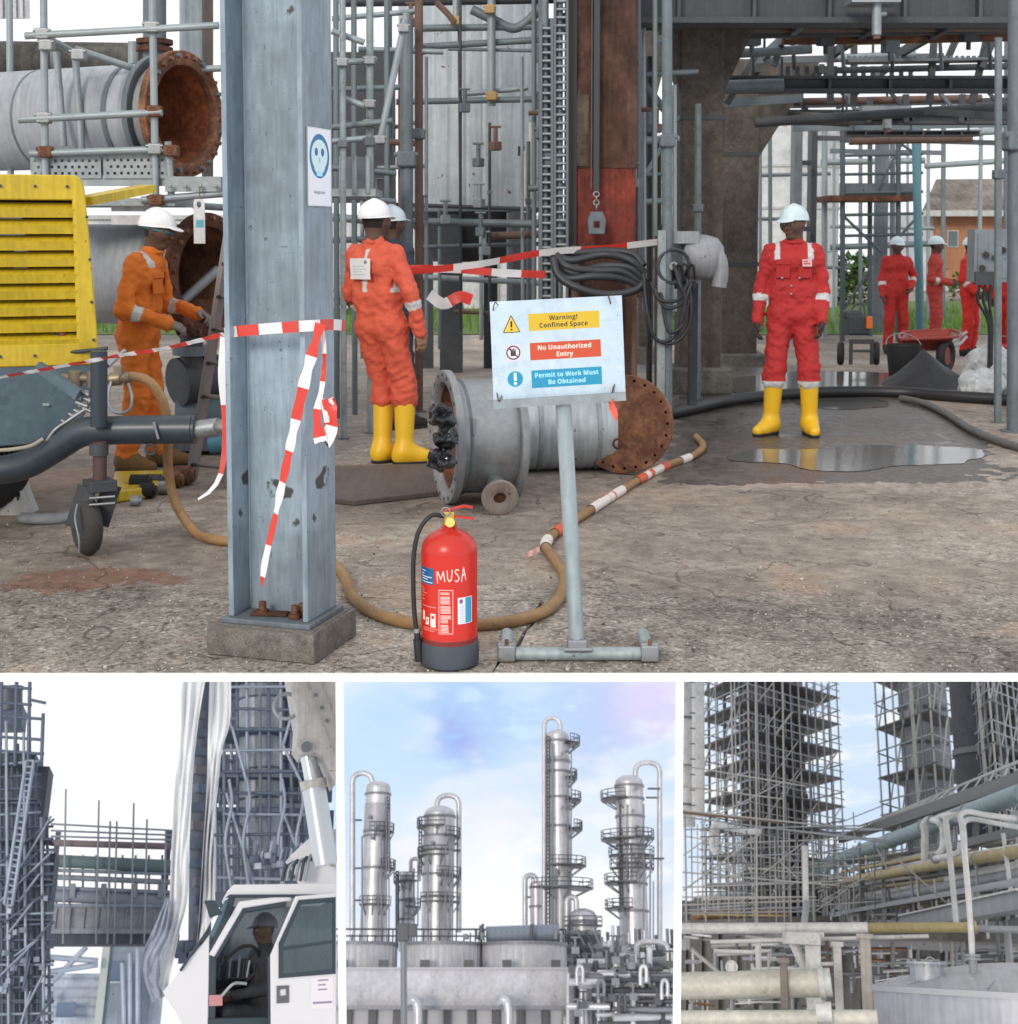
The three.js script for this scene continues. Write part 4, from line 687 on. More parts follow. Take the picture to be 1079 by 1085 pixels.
  part(jw, 'fork_bolts', merge(rodG(q(95, 528, Dj - .08), q(122, 526, Dj - .06), .006), rodG(q(95, 535, Dj - .08), q(122, 533, Dj - .06), .006)), mm.steel);
  { const p = []; const c0 = q(82, 534, Dj - .08), c1 = q(84, 586, Dj - .09); part(jw, 'chain', tubeG([c0, lerpV(c0, c1, .3).add(V(-.012, 0, 0)), lerpV(c0, c1, .7).add(V(.005, 0, .01)), c1], .005, 30, 5), mm.galv); }
  // brake linkage and valves on the skirt
  part(t, 'brake_lever', merge(barG(q(40, 388, 6.95), q(84, 418, 6.9), .035, .05)), mm.blueGrey);
  for (const [x, y, s] of [[82, 420, .03], [90, 416, .026], [96, 424, .028], [88, 428, .03], [84, 436, .022], [94, 434, .024], [78, 440, .02], [70, 447, .018]]) { const p = q(x, y, 6.95); part(t, 'linkage_joint', merge(bg(p.x, p.y, p.z, s * 1.5, s, s, .3 + x, .004), rodG(p.clone().add(V(-s, .01, .01)), p.clone().add(V(s, -.01, .02)), s * .35)), mm.steel); }
  part(t, 'linkage_chain', tubeG([q(90, 434, 6.9), q(72, 446, 6.88), q(58, 456, 6.86), q(48, 470, 6.86)], .009, 30, 6), mm.steel);
  part(t, 'brake_cable', tubeG([q(-20, 478, 6.8), q(14, 476, 6.8), q(34, 472, 6.82), q(46, 465, 6.84)], .010, 30, 7), M(.30, .27, .22, { roughness: .6 }));
  part(t, 'outlet_manifold', merge(rodG(q(66, 400, 7.05), q(120, 402, 7.0), .022, 12), rodG(q(80, 393, 7.03), q(80, 409, 7.03), .035, 10), rodG(q(98, 394, 7.02), q(98, 410, 7.02), .03, 10)), M(.22, .18, .13, { roughness: .5, metalness: .5 }));
  part(t, 'hose_coupling', merge(rodG(q(118, 402, 7.0), q(128, 401, 7.0), .034, 12), rodG(q(132, 401, 7.0), q(138, 400, 7.0), .032, 12), bg(q(126, 394, 7.0).x, q(126, 394, 7.0).y, -7.0, .04, .05, .05)), M(.26, .22, .16, { roughness: .45, metalness: .6 }));
  part(t, 'whip_check', tubeG([q(118, 404, 6.96), q(115, 420, 6.95), q(118, 434, 6.95), q(127, 438, 6.95), q(137, 434, 6.95), q(140, 422, 6.95), q(136, 406, 6.96)], .0075, 40, 7), mm.galv);
  part(t, 'stand_leg', tubeG([q(114, 388, 7.1), q(125, 378, 7.2), q(132, 372, 7.3)], .012, 12, 7), mm.galv);
}
{ // wheel chock and board under the compressor
  const b = G(17, 546), t = thing('wheel_chock', 'pale slotted wheel chock under the yellow compressor', 'wheel chock', V(b.x, 0, b.z));
  const D = -b.z, pr = (x, y) => { const p = P(x, y, D); return [p.x, p.y]; };
  const hs = [[12, 524, 3.2], [19, 523, 3.2]].map(([x, y, r]) => { const o = []; for (let i = 0; i < 12; i++) { const a = -i / 12 * 6.283; o.push(pr(x + Math.cos(a) * r, y + Math.sin(a) * r * 2.6)); } return o; });
  part(t, 'block', extr([pr(-14, 548), pr(30, 545), pr(18, 514), pr(-10, 516)], .16, .005, hs).translate(0, 0, b.z - .16), mm.offWhite); part(t, 'core', bg(pr(8, 530)[0], .075, b.z - .13, .14, .12, .03), mm.black);
  const p2 = G(50, 550), w = thing('sheet_bundle', 'rolled pale sheet lying on the ground behind the jockey wheel', 'sheet', V(p2.x, 0, p2.z));
  part(w, 'roll', tubeG([G(24, 548, .03), G(40, 549, .035), G(60, 549, .03), G(78, 547, .02)], .034, 30, 10).scale(1, .9, 1), M(.42, .44, .45, { map: T.cloth, roughness: .7 }));
}
// ================================================================ pipes, scaffold and frames behind
const S = (px, D) => px * D / F; // pixels to metres
// straight pipe with optional flange
function pipeThing(name, label, cat, a, b, r, m, o = {}) { const t = thing(name, label, cat, V(a.x, Math.min(a.y, b.y) - r, a.z), o.group); part(t, 'shell', rodG(a, b, r, o.seg ?? 40), m, o.uv ?? 1.2); return t; }
{ // upper open pipe with a bolted flange, rusty inside
  const c = P(197, 121, 10), ax = V(.91, 0, .415).normalize(), R = .44, r = .345, far = c.clone().addScaledVector(ax, -3.4);
  const t = thing('process_pipe', 'large grey pipe with an open rusty flanged end, held in the scaffold', 'pipe', V(c.x, c.y - R, c.z), 'large open ended pipes');
  const lag = M(.42, .44, .46, { map: T.weather, roughness: .55, metalness: .15 });
  const put = (g, u) => { g.applyQuaternion(new THREE.Quaternion().setFromUnitVectors(V(0, 1, 0), ax)); const p = c.clone().addScaledVector(ax, u); g.translate(p.x, p.y, p.z); return g; };
  part(t, 'shell', put(latheG([[r + .02, -3.4], [r + .02, -.30], [r + .012, -.29], [r + .012, 0]], 56), 0), lag, 1.4);
  part(t, 'lining', put(latheG([[r, -3], [r, .0]], 56), 0), M(1.0, .62, .42, { map: T.rust, roughness: .95 }), .7); part(t, 'inner_plate', put(cg(r, r, .01, 40), -2.2), mm.rustDark);
  part(t, 'flange', put(ringG(R, r - .002, .06), -.03), mm.rust, .5);
  const fl2 = part(t, 'flange', put(ringG(R - .02, r + .022, .05), -.20), mm.midSteel, .5);
  for (let i = 0; i < 28; i++) { const a = i / 28 * 6.2832; const g = cg(.016, .016, .10, 6); g.translate(Math.cos(a) * .405, 0, Math.sin(a) * .405); part(t, 'flange_bolt', put(g, -.02), i % 3 ? mm.rust : mm.midSteel); }
  part(t, 'strap', put(latheG([[r + .021, -.02], [r + .028, -.02], [r + .028, .02], [r + .021, .02]], 48), -.42), mm.midSteel);
  part(t, 'seam', put(latheG([[r + .021, -.012], [r + .026, 0], [r + .021, .012]], 48), -1.25), mm.midSteel);
  // lower pipe
  const c2 = P(222, 292, 9.9), put2 = (g, u) => { g.applyQuaternion(new THREE.Quaternion().setFromUnitVectors(V(0, 1, 0), ax)); const p = c2.clone().addScaledVector(ax, u); g.translate(p.x, p.y, p.z); return g; };
  const t2 = thing('process_pipe', 'large grey pipe with a rusty open end below, behind the orange coveralled worker', 'pipe', V(c2.x, c2.y - R, c2.z), 'large open ended pipes');
  part(t2, 'shell', put2(latheG([[r + .015, -3.4], [r + .015, 0]], 56), 0), lag, 1.4); part(t2, 'lining', put2(latheG([[r, -3], [r, 0]], 56), 0), mm.rust, .7); part(t2, 'inner_plate', put2(cg(r, r, .01, 40), -1.4), mm.rustDark);
  part(t2, 'flange', put2(ringG(R, r - .002, .06), -.03), mm.rustDark, .5); for (let i = 0; i < 24; i++) { const a = i / 24 * 6.2832; const g = cg(.016, .016, .09, 6); g.translate(Math.cos(a) * .405, 0, Math.sin(a) * .405); part(t2, 'flange_bolt', put2(g, -.02), mm.rust); }
  // insulated pipe behind, above
  const p3 = pipeThing('insulated_pipe', 'rough lagged horizontal pipe above the large open pipe', 'pipe', P(-140, 62, 13), P(152, 66, 13), S(20, 13), M(.22, .24, .24, { map: T.stain, roughness: .85, bumpMap: T.bump, bumpScale: .03 }));
  part(p3, 'joint_band', rodG(P(60, 64, 13), P(64, 64, 13), S(21, 13), 36), mm.midSteel);
  // upright pipes
  const u1 = pipeThing('riser_pipe', 'grey riser pipe with bolted flange left of the grey column', 'pipe', P(164, 150, 11.5), P(164, -60, 11.5), S(12, 11.5), mm.midSteel, { group: 'riser pipes' }); for (const y of [42, 50]) part(u1, 'flange', rodG(P(164, y, 11.5), P(164, y + 5, 11.5), S(19, 11.5), 28), mm.rustDark);
  pipeThing('riser_pipe', 'pale grey riser pipe just left of the grey column', 'pipe', P(202, 170, 12), P(202, -60, 12), S(11.5, 12), mm.clad, { group: 'riser pipes' });
  pipeThing('riser_pipe', 'slim tan riser pipe half hidden by the grey column', 'pipe', P(220, 200, 12.3), P(220, -60, 12.3), S(6, 12.3), M(.22, .19, .15, { map: T.weather, roughness: .7 }), { group: 'riser pipes' });
  pipeThing('riser_pipe', 'short stub pipe rising from the lagged pipe', 'pipe', P(141, 110, 12), P(141, 44, 12), S(5, 12), mm.galv, { group: 'riser pipes' });
}
// corrugated roof and shed behind on the far left
{
  const t = thing('shed_roof', 'pale corrugated shed roof behind the pipes at far left', 'shed', P(-120, 110, 24));
  const a = P(-140, 18, 24), b = P(26, -18, 24), g = []; for (let i = 0; i < 24; i++) { const x0 = mixn(a.x, P(30, 0, 24).x, i / 24); g.push(bg(x0, (a.y + b.y) / 2 + .15, a.z, .05, .9, .04)); } part(t, 'corrugation', merge(g), M(.62, .62, .64, { map: T.weather, roughness: .6 })); part(t, 'roof_sheet', bg((a.x + P(30, 0, 24).x) / 2, (a.y + b.y) / 2 + .15, a.z - .05, P(30, 0, 24).x - a.x, .9, .04), M(.58, .58, .60, { map: T.weather, roughness: .6 }));
  for (const x of [-120, -40]) part(t, 'post', bg(P(x, 0, 24).x, (a.y - .35) / 2, a.z - .12, .12, a.y + .35, .12), mm.midSteel);
}
// ---- scaffold round the open pipe
const coupG = (() => { const g = merge(bg(0, 0, 0, .09, .075, .085, 0, .012), rodG(V(-.055, .02, .03), V(.055, .02, .03), .012, 6)); return g; })();
function coupler(t, p, m = mm.steel, s = 1) { const b = baseOf(t); const o = sh(new THREE.Mesh(coupG, m)); o.name = 'coupler'; o.position.copy(p).sub(b); o.scale.setScalar(s); t.add(o); return o; }
{
  const t = thing('pipe_scaffold', 'galvanised tube scaffold with perforated boards around the large open pipe', 'scaffold', V(P(60, 200, 9.6).x, 0, -9.6));
  const r = .0242, D = 9.4, tb = mm.tube;
  const rods = [['standard', [46, -30, D], [49, 250, D]], ['standard', [161, -30, D], [166, 250, D]], ['ledger', [27, 38, D - .04], [232, 27, D - .04]], ['ledger', [20, 127, D - .04], [172, 119, D - .04]], ['standard', [60, 55, D + .5], [68, 155, D + .5]], ['standard', [80, 60, D + .5], [87, 158, D + .5]],
    ['transom', [50, 40, D], [82, 58, D + .6]], ['brace', [80, 52, D + .3], [140, 72, D + .5]], ['ledger', [205, 74, D + .8], [240, 72, D + .8]], ['ledger', [150, 212, D - .02], [240, 205, D - .02]], ['ledger', [32, 163, D - .03], [182, 158, D - .03]], ['standard', [178, 150, D], [182, 212, D]], ['ledger', [205, 218, D + .2], [240, 220, D + .2]], ['standard', [10, -30, D + 1.2], [12, 250, D + 1.2]]];
  for (const [n, a, b] of rods) rod(t, n, P(...a), P(...b), r, tb, U16);
  for (const [x, y] of [[46, 36], [161, 29], [47, 125], [164, 118], [49, 161], [165, 158], [50, 48], [84, 58], [166, 212], [182, 160]]) coupler(t, P(x, y, D - .02), (x + y) % 3 ? mm.steel : mm.rust);
  // perforated steel boards as toe boards and deck
  const perf = (x0, x1, y0, y1, DD) => { const a = P(x0, y1, DD), b = P(x1, y0, DD), w = b.x - a.x, h = b.y - a.y, holes = []; for (let j = 0; j < 3; j++) for (let i = 0; i < Math.floor(w / .045); i++) { const cx = .03 + i * .045 + (j % 2) * .022, cy = h * (.22 + j * .28); if (cx > w - .02) continue; holes.push([[cx - .009, cy - .009], [cx - .009, cy + .009], [cx + .009, cy + .009], [cx + .009, cy - .009]]); } const g = extr([[0, 0], [w, 0], [w, h], [0, h]], .004, 0, holes); g.translate(a.x, a.y, a.z); return g; };
  part(t, 'perforated_board', perf(33, 107, 165, 189, D + .02), mm.galv); part(t, 'perforated_board', perf(110, 176, 164, 189, D + .02), mm.galv);
  part(t, 'board_rail', pxBox(33, 176, 186, 197, D + .03, .05), mm.galv); part(t, 'board_backing', pxBox(33, 176, 160, 196, D + .09, .03), mm.midSteel);
  part(t, 'deck_board', pxBox(175, 234, 187, 203, D - .05, .06), mm.galv); for (let i = 0; i < 4; i++) coupler(t, P(180 + i * 16, 197, D - .09), mm.steel, .3);
  part(t, 'deck_board', bg(P(110, 214, D).x, P(110, 214, D).y, -D - .4, S(150, D), .05, .8), mm.galv);
  part(t, 'toe_board', pxBox(118, 165, 213, 224, D + .1, .04), mm.white); part(t, 'toe_board', pxBox(118, 152, 228, 238, D + .06, .03), mm.white);
  // inspection tag hanging
  const tg = thing('scaffold_tag', 'white plastic scaffold tag hanging above the orange worker', 'tag', P(211, 258, D - .1)); const a = P(206, 258, D - .1), b = P(217, 211, D - .1);
  const hole = []; for (let i = 0; i < 12; i++) { const an = -i / 12 * 6.283; hole.push([(a.x + b.x) / 2 + Math.cos(an) * .016, b.y - .035 + Math.sin(an) * .022]); }
  part(tg, 'plate', extr([[a.x, a.y], [b.x, a.y], [b.x, b.y - .02], [b.x - .015, b.y], [a.x + .015, b.y], [a.x, b.y - .02]], .006, .001, [hole]).translate(0, 0, a.z), mm.white); part(tg, 'insert', pxBox(208, 216, 233, 241, D - .108, .003), M(.10, .36, .46)); part(tg, 'hanger', rodG(P(211.5, 213, D - .09), P(212, 196, D - .09), .004), mm.rust);
}
{ // ladder
  const D = 8.75, t = thing('ladder', 'aluminium ladder leaning behind the grey column', 'ladder', G(205, 508)); const am = M(.30, .27, .27, { map: T.mottle, roughness: .5, metalness: .3 });
  bar(t, 'stile', P(203, 508, D), P(252, 190, D + .5), .035, .075, am); bar(t, 'stile', P(238, 512, D - .2), P(290, 190, D + .3), .035, .075, am);
  for (let i = 0; i < 9; i++) { const u = .05 + i * .11; rod(t, 'rung', lerpV(P(203, 508, D), P(252, 190, D + .5), u), lerpV(P(238, 512, D - .2), P(290, 190, D + .3), u), .015, am); rod(t, 'rivet', lerpV(P(203, 508, D), P(252, 190, D + .5), u).add(V(0, 0, .03)), lerpV(P(203, 508, D), P(252, 190, D + .5), u).add(V(0, 0, .05)), .012, mm.black); }
}
// machinery clutter behind the orange worker: small pump on the ground
{
  const D = 9.9, t = thing('transfer_pump', 'dark transfer pump with pipe flanges behind the orange worker', 'pump', V(P(206, 470, D).x, 0, -D));
  part(t, 'casing', rodG(P(188, 405, D), P(228, 398, D + .2), S(26, D), 24), mm.darkSteel); part(t, 'flange', rodG(P(203, 376, D), P(203, 366, D), S(20, D), 24), mm.midSteel); part(t, 'suction_pipe', rodG(P(203, 402, D), P(203, 340, D), S(12, D), 20), mm.darkSteel);
  part(t, 'volute', rodG(P(205, 348, D - .05), P(205, 330, D + .1), S(19, D), 24), mm.rustDark); part(t, 'base_frame', pxBox(180, 240, 462, 478, D - .1, .5), mm.midSteel); part(t, 'motor', rodG(P(190, 440, D + .1), P(236, 438, D + .1), S(20, D), 20), M(.10, .15, .18, { roughness: .5 }));
  for (const x of [190, 228]) part(t, 'leg', pxBox(x - 5, x + 5, 470, 490, D - .05, .3), mm.midSteel); part(t, 'blue_band', rodG(P(222, 472, D - .25), P(236, 470, D - .25), S(8, D), 16), mm.blueBand);
  part(t, 'discharge_pipe', rodG(P(195, 318, D - .2), P(232, 285, D - .1), S(5, D), 16), mm.galv);
}
{ // yellow floor tray with small fittings
  const a = G(135, 535), t = thing('drip_tray', 'yellow tray with tools on the ground at the orange worker\'s feet', 'tray', a); const s = new THREE.Shape([[118, 534], [165, 527], [172, 510], [124, 511]].map(([x, y]) => { const p = G(x, y); return new THREE.Vector2(p.x, -p.z); })); const g = new THREE.ExtrudeGeometry(s, { depth: .05, bevelEnabled: true, bevelSize: .01, bevelThickness: .008, bevelSegments: 1 }); g.rotateX(-Math.PI / 2); g.translate(0, .012, 0); part(t, 'tray', g, mm.yellow);
  for (const [x, y, r, m] of [[150, 524, .06, mm.rubber], [158, 528, .045, mm.rubber], [165, 520, .05, mm.darkSteel], [145, 536, .03, mm.galv], [176, 524, .04, mm.steel], [186, 517, .05, mm.rust], [196, 514, .06, mm.rust]]) { const p = G(x, y); const c = thing('pipe_fitting', `${{ 150: 'black rubber ring on the yellow tray, left one', 158: 'black rubber ring at the front edge of the yellow tray', 165: 'dark steel fitting at the right end of the yellow tray', 145: 'small pale fitting on the ground before the yellow tray', 176: 'steel fitting on the ground right of the yellow tray', 186: 'rusty fitting on the ground beside the tan hose', 196: 'larger rusty fitting on the ground near the ladder foot' }[x]}`, 'fitting', p, 'small fittings on the ground'); part(c, 'body', merge(rodG(V(p.x - r, r + .002, p.z), V(p.x + r * .6, r + .002, p.z), r, 16), rodG(V(p.x + r * .6, r + .002, p.z), V(p.x + r, r + .002, p.z), r * .7, 12)), m); }
}
// ---- frames, columns and the clad vessel in the middle distance
{ // clad vessel
  const D = 16, c = P(497, 224, D), t = thing('clad_vessel', 'tall round vessel in grey ribbed metal cladding on dark legs, behind the red worker', 'vessel', V(c.x, 0, -D - .85)); const R = S(79, D), z0 = -D - R;
  const cz = z0, yb = P(0, 222, D).y, prof = [];
  const shape = []; const N = 168; for (let i = 0; i < N; i++) { const a = i / N * 6.28319, r = R + (i % 6 < 5 ? 0 : -.012); shape.push([Math.cos(a) * r, Math.sin(a) * r]); }
  const g = extr(shape, 5.2, 0); g.rotateX(-Math.PI / 2); g.translate(c.x, yb, cz); part(t, 'cladding', g, mm.clad, 1.6);
  part(t, 'bottom_ring', rodG(V(c.x, yb - .02, cz), V(c.x, yb + .03, cz), R + .03, 48), mm.midSteel);
  part(t, 'cone', new THREE.CylinderGeometry(R * .95, R * .55, .6, 40).translate(c.x, yb - .3, cz), mm.darkSteel);
  for (const [x, w] of [[478, 12], [553, 12], [452, 7], [520, 8]]) { const p = P(x, 222, D + (w < 10 ? 1.3 : .15)); part(t, 'leg', bg(p.x, yb / 2 - .1, p.z, S(w * 2, D), yb + .2, .2), mm.darkSteel); }
  for (const [x, y0, y1] of [[557, 160, 225], [563, 130, 215]]) part(t, 'drain_pipe', rodG(P(x, y0, D - .1), P(x, y1, D - .1), .03, 10), mm.offWhite);
  part(t, 'nameplate', pxBox(549, 556, 155, 165, D - .02, .02), mm.black);
}
{ // white wall far behind, glimpsed under the vessel
  const t = thing('boundary_wall', 'low white rendered wall beyond the yard, seen under the clad vessel', 'wall', V(-3, -.35, -34)); part(t, 'panel', bg(-6, .75, -34, 22, 2.2, .2), mm.white); part(t, 'coping', bg(-6, 1.88, -33.98, 22.1, .10, .30), mm.offWhite); for (let i = 0; i < 9; i++) part(t, 'pier', bg(-16 + i * 2.6, .75, -33.86, .3, 2.2, .12), mm.offWhite);
}
// slender posts and tubes standing between column and vessel
const postList = [
  ['standard', 363, -20, 300, 10.6, .024, 'tube', 'galvanised scaffold standard just right of the grey column'], ['standard', 392, -20, 330, 10.9, .028, 'tube', 'galvanised scaffold standard behind the red worker\'s helmet'], ['post', 431, 20, 420, 12, .055, 'midSteel', 'grey steel post left of the clad vessel'], ['pipe', 444, -20, 430, 12.2, .036, 'tubeRust', 'brown rusty pipe standing before the clad vessel'], ['rod', 488, -20, 350, 13, .014, 'darkSteel', 'thin dark drop rod before the clad vessel, right of the rusty pipe'], ['rod', 519, 130, 340, 13.2, .014, 'darkSteel', 'thin dark drop rod before the middle of the clad vessel'], ['rod', 560, 150, 330, 13.4, .02, 'tubeDull', 'thin grey drop rod at the right side of the clad vessel'], ['post', 576, -20, 300, 12.4, .045, 'midSteel', 'grey post at the right edge of the clad vessel'],
  ['pipe', 586, 20, 480, 12, .05, 'tubeDull', 'slim dull grey pipe left of the fireproofed column'], ['pipe', 707, -20, 470, 11, .04, 'tubeDull', 'long thin steel pipe standing right of the fireproofed column'], ['pipe', 688, 60, 400, 14, .03, 'darkSteel', 'dark pipe between the two concrete columns'], ['pipe', 697, 150, 420, 14.2, .035, 'tubeRust', 'brown pipe between the two concrete columns'], ['post', 1058, 40, 420, 11.5, .030, 'tubeDull', 'thin grey pole right of the waiting workers'], ['post', 1077, -20, 400, 11, .062, 'midSteel', 'thick grey post at the right edge of the yard'],
  ['pipe', 740, 110, 330, 13.2, .03, 'tubeDull', 'conduit on the left concrete column'], ['pipe', 762, 120, 330, 14.4, .026, 'tubeDull', 'conduit between the concrete columns at centre right']];
postList.forEach(([kind, x, y0, y1, D, r, m, lab]) => { const a = P(x, y0, D), yb = D > 14 ? -.02 : 0, b = V(P(x, y1, D).x, kind === 'rod' ? P(x, y1, D).y : yb, -D); const t = thing(kind === 'rod' ? 'drop_rod' : kind === 'pipe' ? 'upright_pipe' : kind === 'standard' ? 'scaffold_standard' : 'steel_post', lab, kind === 'standard' ? 'scaffold pole' : kind === 'rod' ? 'rod' : kind, b.clone(), 'uprights in the middle of the yard'); part(t, 'shaft', rodG(b, a, r, 14), mm[m], .8); const c = coupler(t, lerpV(a, b, .35).add(V(0, 0, r * .3)), mm.midSteel, r / .03); if (kind !== 'rod') part(t, 'base', rodG(b, b.clone().add(V(0, .012, 0)), r * 1.8, 14), mm.midSteel); });
{ // scaffold bay left of the vessel
  const t = thing('access_scaffold', 'grey tube scaffold bay between the grey column and the clad vessel', 'scaffold', V(P(380, 300, 11).x, 0, -11)); const tb = mm.tubeDull;
  const L = [[366, 66, 400, 64, 11], [366, 105, 386, 112, 10.7], [352, 135, 416, 128, 10.8], [352, 33, 386, 45, 10.7], [352, 150, 395, 146, 11.2], [352, 95, 432, 92, 12.3], [352, 20, 440, 12, 12.3], [380, 52, 470, 55, 12.2], [352, 178, 420, 184, 11.6], [352, 206, 420, 214, 11.6], [396, 232, 440, 234, 12.1]];
  L.forEach(([x0, y0, x1, y1, D], i) => rod(t, 'ledger', P(x0, y0, D), P(x1, y1, D), .024, i % 3 === 2 ? mm.tubeDull : mm.tube));
  rod(t, 'brace', P(431, 14, 10.8), P(402, 152, 10.8), .026, mm.tube, U16); for (const [x, D] of [[356, 11.8], [375, 12], [410, 12]]) rod(t, 'standard', P(x, -20, D), V(P(x, 300, D).x, 0, -D), .024, tb);
  part(t, 'platform_box', pxBox(361, 392, 166, 206, 11, .4), mm.midSteel); part(t, 'platform', pxBox(340, 398, 200, 208, 10.8, .6), mm.galv); for (const x of [362, 376, 390]) rod(t, 'guard_post', P(x, 205, 10.8), P(x, 165, 10.8), .02, mm.galv);
  for (const [x, y, D] of [[392, 64, 10.9], [392, 110, 10.9], [392, 131, 10.9], [363, 66, 10.6], [403, 148, 10.8], [428, 30, 10.8]]) coupler(t, P(x, y, D - .03), mm.steel, .9);
  part(t, 'rear_panel', pxBox(352, 418, 55, 215, 13.5, .1), mm.darkSteel);
}
{ // horizontal tubes and drop pipes across the vessel
  const t = thing('pipe_support_frame', 'grey tube frame with brass couplers hung across the clad vessel', 'pipe frame', P(500, 330, 14)); const D = 13.6;
  for (const [x0, y0, x1, y1, r, m] of [[420, 108, 570, 105, .030, 'tubeDull'], [440, 30, 580, 28, .034, 'tubeDull'], [440, 50, 575, 42, .032, 'tubeDull'], [490, 100, 560, 93, .026, 'tube'], [395, 140, 440, 130, .02, 'tubeDull'], [475, 52, 580, 54, .016, 'tubeDull'], [360, 2, 600, -2, .05, 'darkSteel'], [400, 216, 575, 222, .02, 'darkSteel']]) rod(t, 'cross_tube', P(x0, y0, D), P(x1, y1, D), r, mm[m], U16);
  rod(t, 'drop_pipe', P(521, -20, D - .1), P(521, 112, D - .1), .040, mm.tube, U16); rod(t, 'drop_pipe', P(483, -20, D - .1), P(483, 28, D - .1), .03, mm.galv, U16); rod(t, 'cable', P(486, 28, D), P(488, 260, D), .010, mm.darkSteel);
  for (const [x, y] of [[521, 102], [483, 22], [519, 10]]) coupler(t, P(x, y, D - .16), M(.42, .26, .10, { roughness: .5 }), 1.1);
  part(t, 'bent_pipe', tubeG([P(500, 10, D), P(525, 22, D), P(545, 30, D), P(562, 20, D), P(575, 4, D)], .045, 40, 12), mm.tubeDull); part(t, 'elbow', tubeG([P(462, 2, D - .2), P(474, 14, D - .2), P(482, 24, D - .2)], .03, 16, 10), mm.tubeRust);
  for (const [x, y] of [[572, 30], [572, 55], [572, 105]]) part(t, 'pipe_shoe', pxBox(x - 4, x + 8, y - 8, y + 10, D - .05, .1), mm.midSteel);
}
// cable ladders
for (const [x0, x1, lab] of [[573, 585, 'left vertical cable ladder beside the fireproofed column'], [588, 601, 'right vertical cable ladder touching the fireproofed column']]) { const D = 11.9, t = thing('cable_ladder', lab, 'cable ladder', V(P(x0, 300, D).x, 0, -D), 'vertical cable ladders'); for (const x of [x0, x1]) bar(t, 'rail', P(x, x0 === 573 ? 25 : -20, D), P(x, 330, D), .02, .06, mm.midSteel); for (let i = 0; i < 36; i++) { const y = (x0 === 573 ? 30 : -16) + i * 8.6; if (y < 326) rod(t, 'rung', P(x0, y, D), P(x1, y, D), .012, mm.galv); } part(t, 'cable', rodG(P(x0 + 5, -20, D + .05), P(x0 + 5, 330, D + .05), .03, 10), mm.tubeDull); }
// ---- fireproofed concrete column with red band and chain hoist
{
  const D = 12, c = P(638, 444, D), t = thing('fireproofed_column', 'thick brown stained concrete column with a faded red painted band', 'column', V(c.x, 0, -D - .3)); const w = S(71, D), z = -D - w / 2;
  const oct = (s) => { const k = s / 2, b = s * .16; return [[-k + b, -k], [k - b, -k], [k, -k + b], [k, k - b], [k - b, k], [-k + b, k], [-k, k - b], [-k, -k + b]]; };
  const up = (s, y0, y1) => { const g = extr(oct(s), y1 - y0, 0); g.rotateX(-Math.PI / 2); g.translate(c.x, y0, z); return g; };
  const yr0 = P(0, 258, D).y, yr1 = P(0, 178, D).y;
  part(t, 'upper_shaft', up(w * 1.03, yr1, 4.9), mm.fire, 1.5); part(t, 'red_band', up(w * 1.0, yr0, yr1), M(.46, .085, .055, { map: T.stain, roughness: .8 }), 1.1); part(t, 'lower_shaft', up(w * 1.02, .0, yr0), mm.fire, 1.5); part(t, 'base_block', up(w * 1.35, 0, .25), mm.conc);
  part(t, 'edge_plate', pxBox(598, 606, -20, 260, D - .03, .05), mm.darkSteel); part(t, 'edge_plate', pxBox(600, 612, -20, 330, D - .02, .02), mm.black);
  part(t, 'worn_patch', pxBox(605, 624, 100, 176, D - .015, .02), M(.26, .21, .18, { map: T.stain, roughness: .9 }), .7);
  const h = thing('chain_hoist', 'dark chain hoist with hook block hanging before the red column band', 'hoist', P(632, 245, D - .12)); part(h, 'lift_strap', pxBox(629, 636, -20, 203, D - .12, .05), M(.035, .042, .05, { roughness: .6 })); part(h, 'guide_channel', pxBox(626.5, 628, -20, 200, D - .10, .06), mm.midSteel);
  for (let i = 0; i < 4; i++) { const g = new THREE.TorusGeometry(.022, .007, 6, 14); if (i % 2) g.rotateY(1.57); const p = P(632, 206 + i * 4.4, D - .14); part(h, 'chain_link', g.translate(p.x, p.y, p.z), mm.steel); }
  const p = P(632, 236, D - .14), hs = [[-.06, -.09], [.06, -.09], [.07, .02], [.045, .085], [-.045, .085], [-.07, .02]].map(([x, y]) => [p.x + x, p.y + y]), hh = [[-.03, -.05], [-.03, .015], [.03, .015], [.03, -.05]].map(([x, y]) => [p.x + x, p.y + y]); part(h, 'hook_block', extr(hs, .06, .006, [hh]).translate(0, 0, p.z), mm.midSteel);
}
// ---- hoses hung in coils
function coilHose(label, list, r, m, D0) { const t = thing('hanging_hose', label, 'hose', P(...list[0][0]), 'dark hoses hung between the columns'); for (const l of list) part(t, 'loop', tubeG(l.map((q) => P(...q)), r, 60, 9), m); return t; }
coilHose('bundle of dark hoses draped in wide loops above the warning board', [
  [[588, 268, 11.3], [600, 282, 11.2], [630, 287, 11.2], [660, 288, 11.2], [680, 300, 11.2]], [[586, 272, 11.3], [598, 294, 11.2], [630, 293, 11.15], [662, 296, 11.2], [684, 306, 11.2]], [[588, 270, 11.35], [604, 276, 11.3], [640, 270, 11.3], [668, 276, 11.2], [684, 290, 11.2]], [[586, 274, 11.2], [592, 292, 11.15], [612, 305, 11.1], [645, 312, 11.1], [676, 306, 11.1], [686, 294, 11.1]], [[592, 266, 11.4], [612, 268, 11.4], [646, 266, 11.4], [672, 270, 11.35], [682, 282, 11.3]], [[590, 276, 11.25], [606, 289, 11.2], [640, 282, 11.25], [668, 284, 11.2], [682, 296, 11.2]]], .032, M(.028, .031, .036, { roughness: .5 }));
